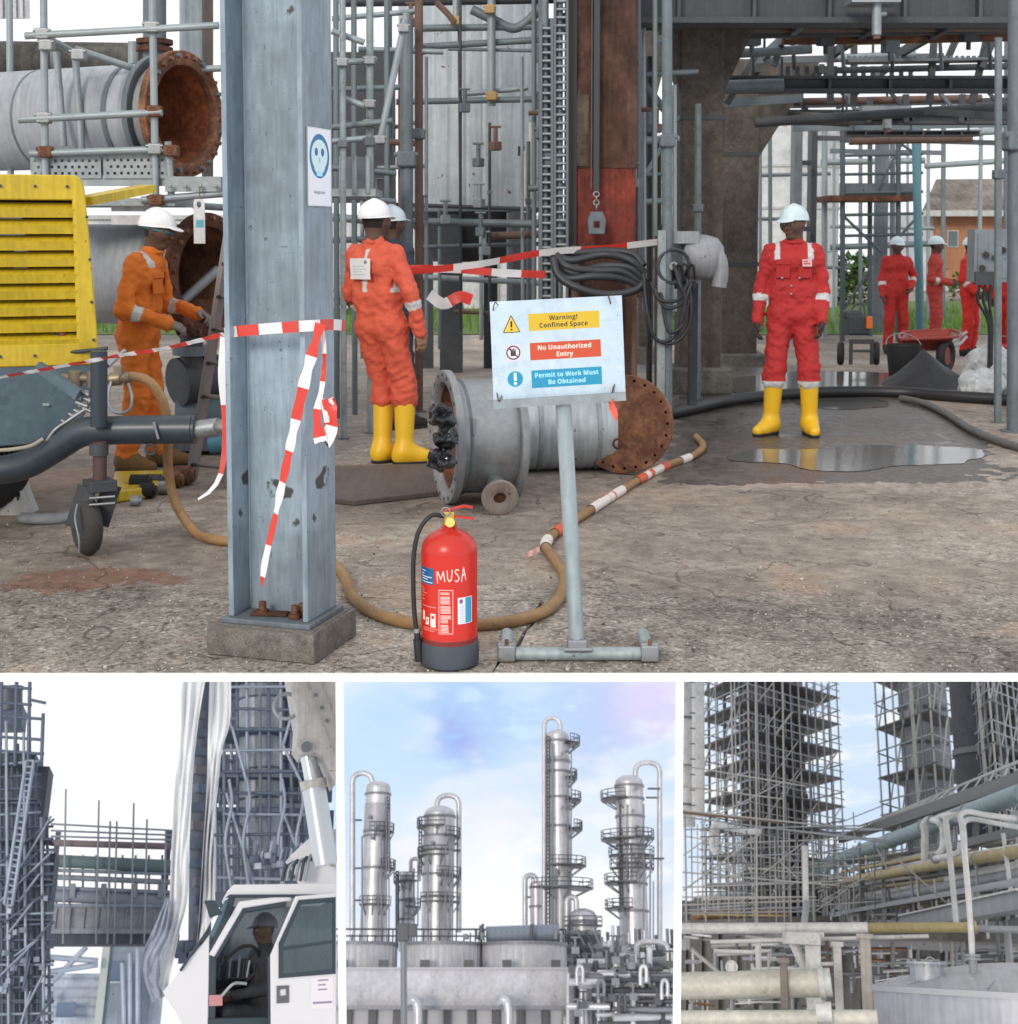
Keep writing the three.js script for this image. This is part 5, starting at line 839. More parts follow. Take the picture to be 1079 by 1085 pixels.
coilHose('tangle of thin dark cables hanging by the white post', [
  [[682, 290, 11], [686, 330, 10.9], [694, 358, 10.9], [712, 364, 10.9], [728, 350, 10.9], [732, 320, 10.9], [728, 296, 10.95]], [[690, 300, 10.95], [700, 318, 10.85], [718, 318, 10.85], [728, 302, 10.9]], [[694, 306, 10.9], [706, 326, 10.85], [722, 322, 10.85], [733, 300, 10.9]], [[700, 310, 10.9], [710, 352, 10.85], [722, 346, 10.85], [730, 318, 10.9]], [[684, 296, 11], [690, 350, 10.95], [700, 362, 10.9], [716, 356, 10.9], [724, 330, 10.9]], [[714, 280, 10.9], [720, 300, 10.8], [726, 318, 10.8], [722, 340, 10.8]]], .014, M(.02, .022, .026, { roughness: .5 }));
{ // white square post and the valve actuator
  const D = 10.95, a = G(704, 473), t = thing('white_post', 'white square steel post with base plate right of the warning board', 'post', V(a.x, 0, -D)); part(t, 'shaft', pxBox(696, 706, 244, 468, D, .07), mm.galv); part(t, 'base_plate', bg(a.x, .008, -D - .04, .24, .016, .2), mm.midSteel); part(t, 'side_channel', pxBox(706, 713, 318, 468, D + .02, .07), mm.midSteel);
  const v = thing('valve_actuator', 'pale grey electric valve actuator with round cover beside the white post', 'actuator', P(735, 310, 11.3)); const gm = M(.40, .41, .43, { map: T.weather, roughness: .5 });
  part(v, 'gear_case', bg(P(724, 275, 11.2).x, P(724, 275, 11.2).y, -11.4, .26, .40, .30, .1, .03), gm); part(v, 'cover', between(latheG([[0, .14], [.11, .13], [.165, .08], [.18, 0], [.18, -.12], [.15, -.14]], 32), P(738, 272, 11.25), P(756, 274, 11.2)), gm); part(v, 'top_box', pxBox(714, 741, 245, 258, 11.1, .2), gm);
  part(v, 'handwheel', new THREE.TorusGeometry(.13, .015, 8, 28).rotateY(.25).translate(...P(714, 282, 10.98).toArray()), mm.darkSteel); part(v, 'handwheel_hub', rodG(P(714, 282, 10.95), P(716, 282, 11.2), .035, 14), mm.steel); part(v, 'spout', tubeG([P(752, 264, 11.2), P(762, 274, 11.15), P(764, 290, 11.15), P(762, 304, 11.15)], .06, 20, 14), gm); part(v, 'pedestal', pxBox(730, 740, 300, 430, 11.5, .1), mm.darkSteel); for (let i = 0; i < 4; i++) part(v, 'cable_gland', rodG(P(717 + i * 6, 298, 11.1), P(717 + i * 6, 306, 11.1), .018, 8), mm.black);
  for (const [x, s] of [[712, 1], [718, -1], [725, 1]]) part(v, 'cable_loop', tubeG([P(x, 300, 11.05), P(x + 4 * s, 285, 10.95), P(x + 9, 280, 10.92), P(x + 12, 296, 10.95)], .011, 20, 7), mm.black);
}
// ---- concrete portal columns with haunches, and the dark deck above
function portal(lab, x0, x1, yTop, yBase, D, hL, hR, yh) {
  const a = P((x0 + x1) / 2, yBase, D), w = S(x1 - x0, D), t = thing('portal_column', lab, 'column', V(a.x, D > 15 ? -.2 : 0, -D - w / 2), 'concrete portal columns'); const yb = D > 15 ? -.25 : 0, yt = P(0, yTop, D).y, z = -D - w / 2;
  part(t, 'shaft', bg(a.x, (yb + yt) / 2, z, w, yt - yb, w, 0, .03), mm.concDark, 1.4); part(t, 'base', bg(a.x, yb + .12, z, w * 1.5, .26, w * 1.5, 0, .03), mm.conc, 1);
  const y1 = P(0, yh, D).y; for (const [s, px] of [[-1, hL], [1, hR]]) if (px) { const e = S(px, D); const g = extr([[0, y1], [s * e, yt - .06], [s * e, yt], [0, yt]].map(([x, y]) => [a.x + s * w / 2 + x, y]), w * .8, 0); g.translate(0, 0, z - w * .4); part(t, 'haunch', g, mm.concDark, 1.4); }
  for (const k of [.35, .7]) part(t, 'strap', bg(a.x, mixn(yb, yt, k), z, w * 1.04, .05, w * 1.04), mm.darkSteel); return t;
}
portal('brown concrete portal column standing behind the valve actuator', 719, 764, -4, 416, 13.6, 28, 44, 98);
portal('farther concrete portal column with wide haunches left of the standing worker', 764, 802, 62, 400, 18, 34, 62, 166);
portal('slim concrete portal column half hidden behind the cable tangle', 676, 692, 20, 420, 19, 0, 20, 110);
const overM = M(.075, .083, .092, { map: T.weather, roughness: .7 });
function beam(lab, x0, x1, y0, y1, D, d, m = overM, group = 'overhead steel beams') { const a = P(x0, y1, D), t = thing('overhead_beam', lab, 'beam', a, group); const A = P(x0, y0, D), B = P(x1, y1, D), h = A.y - B.y, tk = Math.min(.05, h * .2); const xm = (A.x + B.x) / 2, L = B.x - A.x; part(t, 'top_flange', bg(xm, A.y - tk / 2, -D - d / 2, L, tk, d), m); part(t, 'bottom_flange', bg(xm, B.y + tk / 2, -D - d / 2, L, tk, d), m); part(t, 'web', bg(xm, (A.y + B.y) / 2, -D - d / 2, L, h - 2 * tk, d * .25), m); for (let i = 1; i < 7; i++) part(t, 'stiffener', bg(mixn(A.x, B.x, i / 7), (A.y + B.y) / 2, -D - d / 2, .03, h - 2 * tk, d * .9), m); return t; }
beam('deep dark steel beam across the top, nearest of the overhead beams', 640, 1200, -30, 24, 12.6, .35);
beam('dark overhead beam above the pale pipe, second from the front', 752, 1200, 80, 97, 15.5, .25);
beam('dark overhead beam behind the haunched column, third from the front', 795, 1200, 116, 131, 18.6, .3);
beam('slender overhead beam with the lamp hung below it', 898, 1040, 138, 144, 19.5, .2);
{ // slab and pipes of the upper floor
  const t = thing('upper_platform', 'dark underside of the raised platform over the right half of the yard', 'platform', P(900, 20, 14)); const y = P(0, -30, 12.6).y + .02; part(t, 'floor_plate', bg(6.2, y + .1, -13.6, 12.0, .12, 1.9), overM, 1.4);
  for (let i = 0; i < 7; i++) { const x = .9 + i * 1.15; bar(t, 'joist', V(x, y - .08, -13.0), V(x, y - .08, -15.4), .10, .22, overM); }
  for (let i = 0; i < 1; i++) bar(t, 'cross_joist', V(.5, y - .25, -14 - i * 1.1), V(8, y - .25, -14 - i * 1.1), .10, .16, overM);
}
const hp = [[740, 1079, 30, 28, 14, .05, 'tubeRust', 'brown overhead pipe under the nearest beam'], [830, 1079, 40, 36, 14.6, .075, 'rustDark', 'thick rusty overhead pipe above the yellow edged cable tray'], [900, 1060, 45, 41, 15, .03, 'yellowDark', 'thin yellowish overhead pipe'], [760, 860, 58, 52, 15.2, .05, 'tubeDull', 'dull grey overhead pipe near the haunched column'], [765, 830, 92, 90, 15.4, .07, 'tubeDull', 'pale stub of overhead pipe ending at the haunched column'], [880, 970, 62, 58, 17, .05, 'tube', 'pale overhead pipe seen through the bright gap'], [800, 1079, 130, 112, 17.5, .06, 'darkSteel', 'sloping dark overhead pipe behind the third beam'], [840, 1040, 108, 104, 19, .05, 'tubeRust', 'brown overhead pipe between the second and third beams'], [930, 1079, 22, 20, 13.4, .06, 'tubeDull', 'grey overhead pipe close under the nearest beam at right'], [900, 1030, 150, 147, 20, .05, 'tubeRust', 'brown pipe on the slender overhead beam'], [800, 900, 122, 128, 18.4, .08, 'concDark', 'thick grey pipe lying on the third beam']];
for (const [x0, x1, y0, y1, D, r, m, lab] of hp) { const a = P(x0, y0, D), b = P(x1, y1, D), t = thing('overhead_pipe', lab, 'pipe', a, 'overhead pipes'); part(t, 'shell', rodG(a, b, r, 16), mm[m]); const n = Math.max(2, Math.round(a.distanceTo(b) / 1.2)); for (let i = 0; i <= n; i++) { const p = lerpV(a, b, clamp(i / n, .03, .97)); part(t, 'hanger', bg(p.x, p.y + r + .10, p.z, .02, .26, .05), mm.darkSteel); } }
// braces in the bright gap between beams
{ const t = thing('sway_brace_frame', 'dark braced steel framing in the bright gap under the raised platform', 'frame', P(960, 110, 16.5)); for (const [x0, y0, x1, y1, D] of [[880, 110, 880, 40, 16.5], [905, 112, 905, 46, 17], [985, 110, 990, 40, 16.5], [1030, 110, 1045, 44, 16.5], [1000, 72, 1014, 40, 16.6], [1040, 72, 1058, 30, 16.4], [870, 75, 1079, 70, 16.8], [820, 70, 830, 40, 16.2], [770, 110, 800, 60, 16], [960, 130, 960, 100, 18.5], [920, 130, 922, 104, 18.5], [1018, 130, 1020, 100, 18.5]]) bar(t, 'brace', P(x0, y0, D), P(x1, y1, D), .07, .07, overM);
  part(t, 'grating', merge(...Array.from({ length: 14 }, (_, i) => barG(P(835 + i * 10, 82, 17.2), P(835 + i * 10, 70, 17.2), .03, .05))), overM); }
function lampHang(lab, x, y0, y1, D) { const t = thing('hanging_lamp_pipe', lab, 'pipe', P(x, y1, D), 'short drop pipes'); part(t, 'stem', rodG(P(x, y0, D), P(x, y1, D), S(5, D), 16), mm.galv); part(t, 'top_plate', pxBox(x - 26, x + 26, y0 - 2, y0 + 4, D - .1, .3), mm.galv); part(t, 'valve', rodG(P(x, (y0 + y1) / 2 - 2, D), P(x + 10, (y0 + y1) / 2 - 3, D), S(3, D), 10), mm.steel); part(t, 'tip', rodG(P(x, y1, D), P(x, y1 + 4, D), S(4, D), 12), mm.tubeRust); }
lampHang('pale drop pipe with plate hanging from the nearest overhead beam', 929, -2, 37, 12.4);
lampHang('small bell shaped drop fitting under the slender overhead beam', 940, 114, 136, 18.5);
// ---- scaffold tower and posts in the bright gap, far tanks, building
{
  const D = 24, t = thing('far_scaffold_tower', 'slender scaffold tower with mid platform behind the three waiting workers', 'scaffold', V(P(935, 360, D).x, -.3, -D)); const tm = M(.06, .085, .095, { roughness: .6 });
  for (const [x, dz] of [[893, 0], [922, 1.2], [952, 0], [974, 1.2]]) rod(t, 'standard', P(x, 120, D + dz), V(P(x, 350, D + dz).x, -.31, -D - dz), .045, tm); for (const y of [140, 150, 165, 185, 205, 228, 250]) rod(t, 'ledger', P(890, y, D), P(978, y - 2, D), .026, tm); for (const [a, b] of [[[893, 228], [935, 268]], [[952, 252], [974, 228]], [[893, 330], [922, 285]], [[920, 130], [974, 165]], [[968, 130], [930, 200]]]) rod(t, 'brace', P(...a, D), P(...b, D), .024, tm); part(t, 'platform', pxBox(880, 974, 207, 213, D - .2, 1.4), mm.rustDark); part(t, 'toe_board', pxBox(890, 972, 194, 207, D + .1, .05), mm.midSteel);
  const c = thing('grey_stanchion', 'wide grey steel stanchion inside the far scaffold tower', 'column', V(P(933, 300, 26).x, -.3, -26)); part(c, 'shaft', pxBox(927, 941, 140, 360, 26, .25), mm.midSteel); part(c, 'flange', pxBox(925, 943, 140, 360, 25.98, .03), mm.midSteel);
  const bp2 = thing('blue_pipe_riser', 'thin blue green riser pipe right of the far scaffold tower', 'pipe', V(P(977, 300, 23).x, -.3, -23)); part(bp2, 'shell', rodG(P(970, 120, 23), V(P(976, 350, 23).x, -.3, -23), .07, 12), M(.08, .20, .24, { roughness: .5 }));
}
{
  const t = thing('white_tank', 'tall white storage tank behind the standing red worker', 'tank', V(P(830, 300, 34).x, -.3, -34)); const R = S(52, 34), c = P(846, 320, 34); part(t, 'shell', rodG(V(c.x, -.3, -34 - R), V(c.x, P(0, 128, 34).y, -34 - R), R, 48), mm.white, 3); part(t, 'roof', new THREE.ConeGeometry(R * 1.02, .35, 48).translate(c.x, P(0, 128, 34).y + .17, -34 - R), mm.offWhite); for (const y of [175, 220, 265]) part(t, 'hoop', rodG(V(c.x, P(0, y, 34).y - .03, -34 - R), V(c.x, P(0, y, 34).y + .03, -34 - R), R + .03, 48), mm.offWhite);
  const s = thing('twin_stanchion', 'pair of grey steel stanchions standing before the white tank', 'column', V(P(852, 300, 22).x, -.3, -22)); part(s, 'shaft', pxBox(839, 851, 130, 360, 22, .3), mm.midSteel); part(s, 'shaft', pxBox(857, 867, 130, 360, 22.4, .3), mm.darkSteel); for (const y of [170, 240]) part(s, 'tie', pxBox(845, 862, y, y + 5, 22.1, .1), mm.darkSteel);
}
{ // building with orange wall
  const D = 44, t = thing('orange_building', 'low building with an orange wall and dirty white roof at far right', 'building', V(P(1030, 300, D).x, -.35, -D)); const yw = P(0, 224, D).y; part(t, 'wall', pxBox(990, 1200, 224, 318, D, 6), M(.50, .235, .125, { map: T.weather, roughness: .8 }), 3); part(t, 'plinth', pxBox(990, 1200, 296, 318, D - .06, .1), mm.offWhite, 2);
  const a = P(976, 226, D - .5), b = P(1200, 226, D - .5), c = P(1200, 188, D + 2.4), d = P(992, 190, D + 2.4); part(t, 'roof', quadG(d, c, b, a, 1), new THREE.MeshStandardMaterial({ color: new THREE.Color().setRGB(.52, .50, .49), map: T.stain, roughness: .8, side: THREE.DoubleSide }), 4); part(t, 'fascia', barG(a, b, .2, .18), mm.offWhite); part(t, 'gable', pxBox(976, 990, 226, 318, D + .2, 5), mm.white);
  for (const x of [1010, 1052]) { const w = part(t, 'window', pxBox(x - 6, x + 6, 244, 262, D - .03, .06), mm.offWhite); part(w, 'pane', pxBox(x - 5, x + 5, 245, 261, D - .04, .02), M(.10, .13, .15, { roughness: .1 })); }
}
{ // grass beyond: blades on a sheet
  const g = new THREE.PlaneGeometry(46, 12, 40, 12); g.rotateX(-Math.PI / 2); g.translate(2, -.30, -31.5); struct('lawn', g, M(.115, .20, .035, { map: T.cloth, roughness: .95 }), DECK, 2);
  const n = 9000, bl = new THREE.BufferGeometry(); bl.setAttribute('position', new THREE.Float32BufferAttribute([-.012, 0, 0, .012, 0, 0, .006, .12, .02], 3)); bl.computeVertexNormals(); const im = new THREE.InstancedMesh(bl, M(1, 1, 1, { roughness: .8, side: THREE.DoubleSide }), n), m4 = new THREE.Matrix4(), q = new THREE.Quaternion(), c = new THREE.Color(); for (let i = 0; i < n; i++) { q.setFromEuler(new THREE.Euler(rr(-.3, .3), rr(0, 6.3), rr(-.3, .3))); m4.compose(V(rr(-14, 17), -.31, rr(-25.6, -33)), q, V(1.6, rr(.7, 2.2), 1.6)); im.setMatrixAt(i, m4); const k = rr(.7, 1.3); im.setColorAt(i, c.setRGB(.12 * k, .22 * k, .035)); } im.name = 'grass'; tag(im, 'bright green grass beyond the yard', 'grass', null, 'stuff'); sh(im); scene.add(im);
  // hedge-like shrubs far off
  const leaf = new THREE.BufferGeometry(); leaf.setAttribute('position', new THREE.Float32BufferAttribute([0, 0, 0, .05, .06, .02, 0, .14, 0, 0, 0, 0, 0, .14, 0, -.05, .06, .02], 3)); leaf.computeVertexNormals();
  [[905, 300, 36, 'shrub left of the far scaffold tower'], [1045, 310, 38, 'shrub before the orange building'], [400, 330, 32, 'shrub by the white wall behind the red worker'], [700, 320, 30, 'shrub seen between the concrete columns']].forEach(([x, y, D, lab]) => { const p = P(x, y, D), N = 700, gs = []; const t = thing('shrub', 'low green ' + lab, 'shrub', V(p.x, -.32, p.z), 'shrubs beyond the lawn'); for (let i = 0; i < N; i++) { const l = leaf.clone(); const s = rr(.8, 1.8); l.scale(s, s, s); l.rotateX(rr(-2, 2)); l.rotateY(rr(0, 6.3)); const a = rr(0, 6.3), h = rnd(), rad = Math.sqrt(rnd()) * (.9 - .5 * h); l.translate(p.x + Math.cos(a) * rad * 1.3, -.25 + h * 1.1 + .15 * perlin.noise(a, h * 4, D), p.z + Math.sin(a) * rad); gs.push(l); } const mg = mergeGeometries(gs); const o = part(t, 'foliage', mg, M(.06, .11, .025, { roughness: .8, side: THREE.DoubleSide }), 0); part(t, 'stem', rodG(V(p.x, -.33, p.z), V(p.x + .05, .3, p.z), .03, 6), mm.rustDark); });
}
// ---- right hand clutter
{
  const D = 10.6, t = thing('black_hose', 'thick black hose lying across the yard behind the standing worker', 'hose', G(900, 432)); const gp = (x, y) => { const p = G(x, y); return V(p.x, .055, p.z); };
  part(t, 'hose', tubeG([gp(640, 452), gp(700, 446), gp(725, 441), gp(765, 432), gp(810, 426), gp(860, 422), (gp(910, 421)), gp(960, 422), gp(1010, 426), gp(1079, 431), gp(1160, 440)], .052, 140, 14), M(.020, .021, .024, { roughness: .45 }));
  const h2 = thing('grey_hose', 'grey hose curving across the ground at the right', 'hose', G(1020, 455)); const g2 = (x, y) => { const p = G(x, y); return V(p.x, .034, p.z); }; part(h2, 'hose', tubeG([g2(955, 426), g2(975, 430), g2(1000, 441), g2(1030, 460), g2(1060, 473), g2(1110, 486), g2(1180, 500)], .030, 80, 12), M(.16, .155, .15, { map: T.mottle, roughness: .6 }));
  // wheelbarrow
  const Dw = 15.5, w = thing('wheelbarrow', 'red wheelbarrow standing in front of the waiting workers', 'wheelbarrow', V(P(985, 400, Dw).x, 0, -Dw)); const tr = (x, y, d = 0) => P(x, y, Dw + d);
  const top = [[953, 360, -.2], [1012, 357, -.2], [1008, 350, .5], [960, 352, .5]].map((q) => tr(...q)), bot = [[966, 372, 0], [1000, 371, 0], [998, 366, .35], [970, 367, .35]].map((q) => tr(...q)); const gs = []; for (let i = 0; i < 4; i++) { const j = (i + 1) % 4; gs.push(quadG(top[i], top[j], bot[j], bot[i])); } gs.push(quadG(bot[0], bot[1], bot[2], bot[3])); const redB = M(.34, .045, .03, { map: T.weather, roughness: .5, side: THREE.DoubleSide }); part(w, 'tray', merge(gs), redB); part(w, 'rim', tubeG([...top, top[0]], .018, 40, 8), redB);
  for (const s of [0, 1]) { part(w, 'leg', tubeG([tr(968 + s * 34, 370), tr(972 + s * 34, 385), V(tr(974 + s * 32, 385).x, .015, -Dw)], .018, 12, 8), redB); part(w, 'handle', tubeG([tr(966 + s * 30, 368), tr(1000 + s * 14, 366, .3), tr(1024, 352 + s * 5, .8)], .018, 16, 8), mm.galv); }
  const wc = tr(1002, 385, -.05); wc.y = .20; const wl = part(w, 'wheel', new THREE.TorusGeometry(.15, .05, 10, 24).rotateY(.9).translate(wc.x, wc.y, wc.z), mm.rubber); part(wl, 'rim', between(cg(.10, .10, .05, 16), wc.clone().add(V(-.03, 0, -.02)), wc.clone().add(V(.03, 0, .02))), redB);
  // mound of dark rubble bag, bucket, red bucket, white sacks
  const blob = (name, lab, cat, x, y, sx, sy, sz, m, grp, det = 5, amp = .25) => { const p = G(x, y), g = new THREE.IcosahedronGeometry(1, det), q = g.attributes.position; for (let i = 0; i < q.count; i++) { const v = V(q.getX(i), q.getY(i), q.getZ(i)), n = 1 + amp * perlin.noise(v.x * 1.7 + x, v.y * 1.7, v.z * 1.7) + amp * .5 * perlin.noise(v.x * 5, v.y * 5 + x, v.z * 5); q.setXYZ(i, v.x * n * sx, Math.max(v.y * n, -.75) * sy, v.z * n * sz); } g.computeVertexNormals(); const t = thing(name, lab, cat, p, grp); part(t, 'sack', g.translate(p.x, p.y + sy * .74, p.z), m); return t; };
  const sackM = M(.62, .65, .68, { map: T.cloth, roughness: .75 });
  blob('white_sack', 'full white sack lowest and leftmost in the pile at right', 'sack', 1040, 422, .22, .16, .2, sackM, 'white sacks in a pile'); blob('white_sack', 'bulging white sack at the back of the pile at right', 'sack', 1046, 408, .24, .25, .2, sackM, 'white sacks in a pile'); blob('white_sack', 'white sack at the right end of the pile', 'sack', 1072, 420, .24, .22, .2, sackM, 'white sacks in a pile');
  { const p = G(986, 411), c = thing('rubble_cone', 'dark grey heap of spoil on a sheet before the wheelbarrow', 'spoil heap', p); const g = new THREE.ConeGeometry(.42, .38, 30, 8), q = g.attributes.position; for (let i = 0; i < q.count; i++) { const x = q.getX(i), y = q.getY(i), z = q.getZ(i), n = 1 + .25 * perlin.noise(x * 5, y * 5, z * 5); q.setXYZ(i, x * n + (y > .1 ? -.02 : 0), y * (1 + .1 * perlin.noise(x * 9, 0, z * 9)), z * n); } g.computeVertexNormals(); part(c, 'heap', g.translate(p.x, .19, p.z - .2), M(.035, .037, .042, { map: T.mottle, roughness: .6 })); }
  const bucket = (lab, x, y, m, s) => { const p = G(x, y), t = thing('bucket', lab, 'bucket', p, 'buckets'); part(t, 'pail', latheG([[0, .004], [.11 * s, .004], [.14 * s, .28 * s], [.147 * s, .285 * s], [.135 * s, .285 * s], [.105 * s, .02 * s], [0, .02 * s]], 28).translate(p.x, 0, p.z), m); part(t, 'bail', new THREE.TorusGeometry(.14 * s, .005, 6, 24, Math.PI).rotateX(-.9).translate(p.x, .28 * s, p.z), mm.galv); };
  bucket('black builder\'s bucket beside the wheelbarrow', 957, 402, mm.rubber, 1.3); bucket('bright red bucket behind the white sacks', 1066, 396, M(.62, .03, .02, { roughness: .4 }), 1.1);
  // small trolley pump on two wheels
  const tp = G(910, 388), Dp = -tp.z, k = thing('trolley_pump', 'small dark petrol pump on a two wheeled trolley behind the standing worker', 'pump', tp); const z = tp.z; const tq = (x, y, d = 0) => P(x, y, Dp + d);
  part(k, 'engine', bg(tq(912, 345).x, tq(912, 345).y, z - .2, .26, .24, .28, 0, .03), M(.03, .04, .045, { roughness: .5 })); part(k, 'tank', bg(tq(908, 334).x, tq(908, 334).y, z - .2, .2, .10, .2, 0, .03), mm.darkSteel); part(k, 'frame', merge(barG(tq(900, 362), tq(926, 362), .04, .05), barG(tq(902, 362), V(tq(902, 362).x, .02, z), .035, .035), barG(tq(924, 362), V(tq(924, 362).x, .02, z), .035, .035), barG(tq(900, 372), tq(926, 372), .03, .03)), mm.darkSteel); part(k, 'orange_cap', bg(tq(922, 342).x, tq(922, 342).y, z - .05, .07, .14, .08, 0, .01), mm.orange);
  for (const x of [893, 931]) { const p = V(tq(x, 380).x, .14, z - .1); part(k, 'wheel', new THREE.TorusGeometry(.10, .04, 10, 24).rotateY(1.3).translate(p.x, p.y, p.z), mm.rubber); } part(k, 'handle', tubeG([tq(903, 345, .1), tq(904, 325, .2), tq(914, 322, .2), tq(918, 345, .1)], .012, 20, 7), mm.darkSteel);
  // junction box on posts
  const Dj = 13.5, jb = thing('junction_box', 'grey steel junction box with two dark knobs on posts at right', 'junction box', V(P(1055, 400, Dj).x, 0, -Dj)); part(jb, 'cabinet', pxBox(1032, 1080, 243, 299, Dj, .22), M(.27, .31, .34, { map: T.weather, roughness: .5 })); part(jb, 'door', pxBox(1036, 1078, 247, 295, Dj - .012, .012), M(.25, .30, .33, { map: T.weather, roughness: .5 })); for (const [x, y] of [[1055, 273], [1063, 265], [1045, 270], [1041, 284]]) part(jb, 'knob', rodG(P(x, y, Dj - .05), P(x, y, Dj - .01), S(3.4, Dj), 14), mm.black); for (const x of [1050, 1058]) part(jb, 'post', pxBox(x - 3, x + 1, 296, 420, Dj + .05, .05), mm.darkSteel); part(jb, 'gland_plate', pxBox(1034, 1056, 288, 302, Dj - .05, .08), mm.darkSteel); for (let i = 0; i < 3; i++) part(jb, 'cable', tubeG([P(1038 + i * 6, 302, Dj - .02), P(1036 + i * 6, 318, Dj), P(1047 + i * 2, 340, Dj), V(P(1052, 340, Dj).x, .03, -Dj)], .014, 24, 7), mm.black);
}

// ---- more members among the frames: thin lines, braces and trays
{
  const t = thing('service_pipework', 'small grey service pipes and conduits clustered round the fireproofed column', 'pipework', P(610, 300, 13)); const pm = [mm.tubeDull, mm.tube, mm.tubeRust, mm.midSteel, mm.galv];
  [[566, -10, 566, 330, 12.8, .022], [553, 60, 554, 330, 13.2, .016], [609, 260, 609, 430, 11.8, .03], [676, -10, 676, 300, 12.5, .028], [682, 30, 683, 330, 12.9, .02], [694, -10, 694, 250, 12.2, .022], [715, 90, 715, 330, 12.6, .02], [672, 260, 672, 420, 11.9, .026], [540, 225, 540, 360, 14.5, .03], [510, 226, 510, 360, 14.5, .02], [466, 222, 466, 370, 13.8, .018], [452, 60, 452, 360, 12.6, .016], [424, 40, 424, 330, 12.5, .018], [413, -10, 413, 260, 12.6, .022], [384, 200, 384, 380, 12.8, .02], [375, 215, 375, 380, 12.4, .016]].forEach(([x0, y0, x1, y1, D, r], i) => rod(t, 'conduit', P(x0, y0, D), P(x1, y1, D), r, pm[i % 5]));
  [[560, 120, 690, 116, 12.7], [660, 80, 740, 76, 13], [664, 150, 720, 147, 13], [664, 186, 716, 184, 13], [664, 214, 716, 213, 13.1], [520, 250, 610, 247, 13.4], [440, 262, 580, 258, 13.5], [420, 292, 575, 300, 14], [440, 235, 600, 238, 13], [400, 178, 450, 176, 12.4], [400, 150, 445, 152, 12.5], [660, 60, 715, 130, 13.3], [676, 200, 716, 130, 13.3], [560, 200, 606, 196, 12.6], [350, 230, 420, 236, 12.5], [480, 330, 560, 334, 14.6], [350, 255, 420, 252, 12.7]].forEach(([x0, y0, x1, y1, D], i) => rod(t, 'cross_pipe', P(x0, y0, D), P(x1, y1, D), .02 + (i % 3) * .008, pm[(i + 2) % 5]));
  for (let i = 0; i < 26; i++) { const p = P(rr(400, 720), rr(20, 330), rr(12.3, 13.3)); part(t, 'valve', merge(rodG(p, p.clone().add(V(0, .16, 0)), .022, 6), bg(p.x, p.y, p.z, .09, .08, .08, rr(0, 2), .01), rodG(p.clone().add(V(-.05, .17, 0)), p.clone().add(V(.05, .17, 0)), .012, 6)), pm[i % 5]); }
}
{
  const t = thing('roof_steelwork', 'layered light steel beams, braces and trays under the raised platform', 'steelwork', P(900, 100, 16)); const lm = [overM, mm.midSteel, mm.darkSteel, mm.tubeDull];
  [[700, 34, 1079, 26, 14.2, .10], [800, 64, 1000, 60, 17.0, .05], [830, 112, 1079, 106, 20, .05], [840, 136, 1079, 131, 21, .06], [860, 146, 1079, 152, 23, .05], [880, 160, 1000, 162, 25, .05], [980, 118, 1079, 124, 17, .05], [760, 110, 850, 104, 16.4, .06]].forEach(([x0, y0, x1, y1, D, w], i) => bar(t, 'purlin', P(x0, y0, D), P(x1, y1, D), w, w * 1.6, lm[i % 4]));
  for (let i = 0; i < 4; i++) { const x = 770 + i * 80; bar(t, 'strut', P(x, 24, 13.4), P(x + (540 - x) * .14, 62, 17.5), .06, .10, lm[i % 3]); bar(t, 'strut', P(x + (540 - x) * .15, 72, 17.6), P(x + (540 - x) * .26, 112, 21), .06, .10, lm[(i + 1) % 3]); }
  for (let i = 0; i < 5; i++) { const x = 840 + i * 52; bar(t, 'hanger', P(x, 40, 15.5), P(x + 2, 74, 15.6), .035, .035, lm[i % 4]); bar(t, 'brace', P(x, 98, 18.8), P(x + 16, 118, 18.8), .045, .045, lm[i % 4]); }
  for (let i = 0; i < 4; i++) { const p = P(800 + i * 75 + rr(-8, 8), rr(30, 50), 14.3); part(t, 'junction_fitting', merge(bg(p.x, p.y, p.z, .16, .12, .12, .2, .01), rodG(p, p.clone().add(V(0, -.14, 0)), .025, 8)), lm[(i + 1) % 4]); }
  const g = []; for (let i = 0; i < 30; i++) g.push(barG(P(900 + i * 6, 66, 16.5), P(900 + i * 6, 59, 16.5), .02, .04)); part(t, 'cable_tray', merge(barG(P(895, 66, 16.5), P(1079, 63, 16.5), .3, .03), ...g), mm.midSteel);
}
{
  const t = thing('rear_pipework', 'hazy far pipework and posts seen between the concrete columns and the waiting workers', 'pipework', P(880, 340, 27)); const pm = [mm.tubeDull, mm.midSteel, mm.tube, mm.galv];
  [[806, 150, 806, 320, 26], [816, 140, 817, 330, 27], [874, 130, 874, 330, 25], [884, 150, 884, 330, 27], [912, 130, 912, 330, 28], [946, 120, 946, 330, 27], [962, 130, 962, 330, 28], [984, 120, 984, 300, 30], [1000, 110, 1000, 300, 30], [1066, 40, 1066, 330, 22], [1040, 120, 1040, 230, 26], [690, 150, 690, 320, 24], [700, 160, 700, 320, 26]].forEach(([x0, y0, x1, y1, D], i) => rod(t, 'post', P(x0, y0, D), V(P(x1, y1, D).x, -.32, -D), .028 + (i % 3) * .012, pm[i % 4]));
  [[800, 186, 880, 184, 27], [870, 172, 980, 170, 27], [880, 240, 990, 242, 28], [880, 262, 990, 258, 28], [800, 232, 850, 232, 27], [980, 176, 1070, 170, 29], [670, 195, 720, 193, 26], [670, 240, 716, 242, 26], [800, 280, 900, 284, 28], [990, 142, 1079, 138, 24]].forEach(([x0, y0, x1, y1, D], i) => rod(t, 'pipe', P(x0, y0, D), P(x1, y1, D), .035 + (i % 2) * .025, pm[(i + 1) % 4]));
}
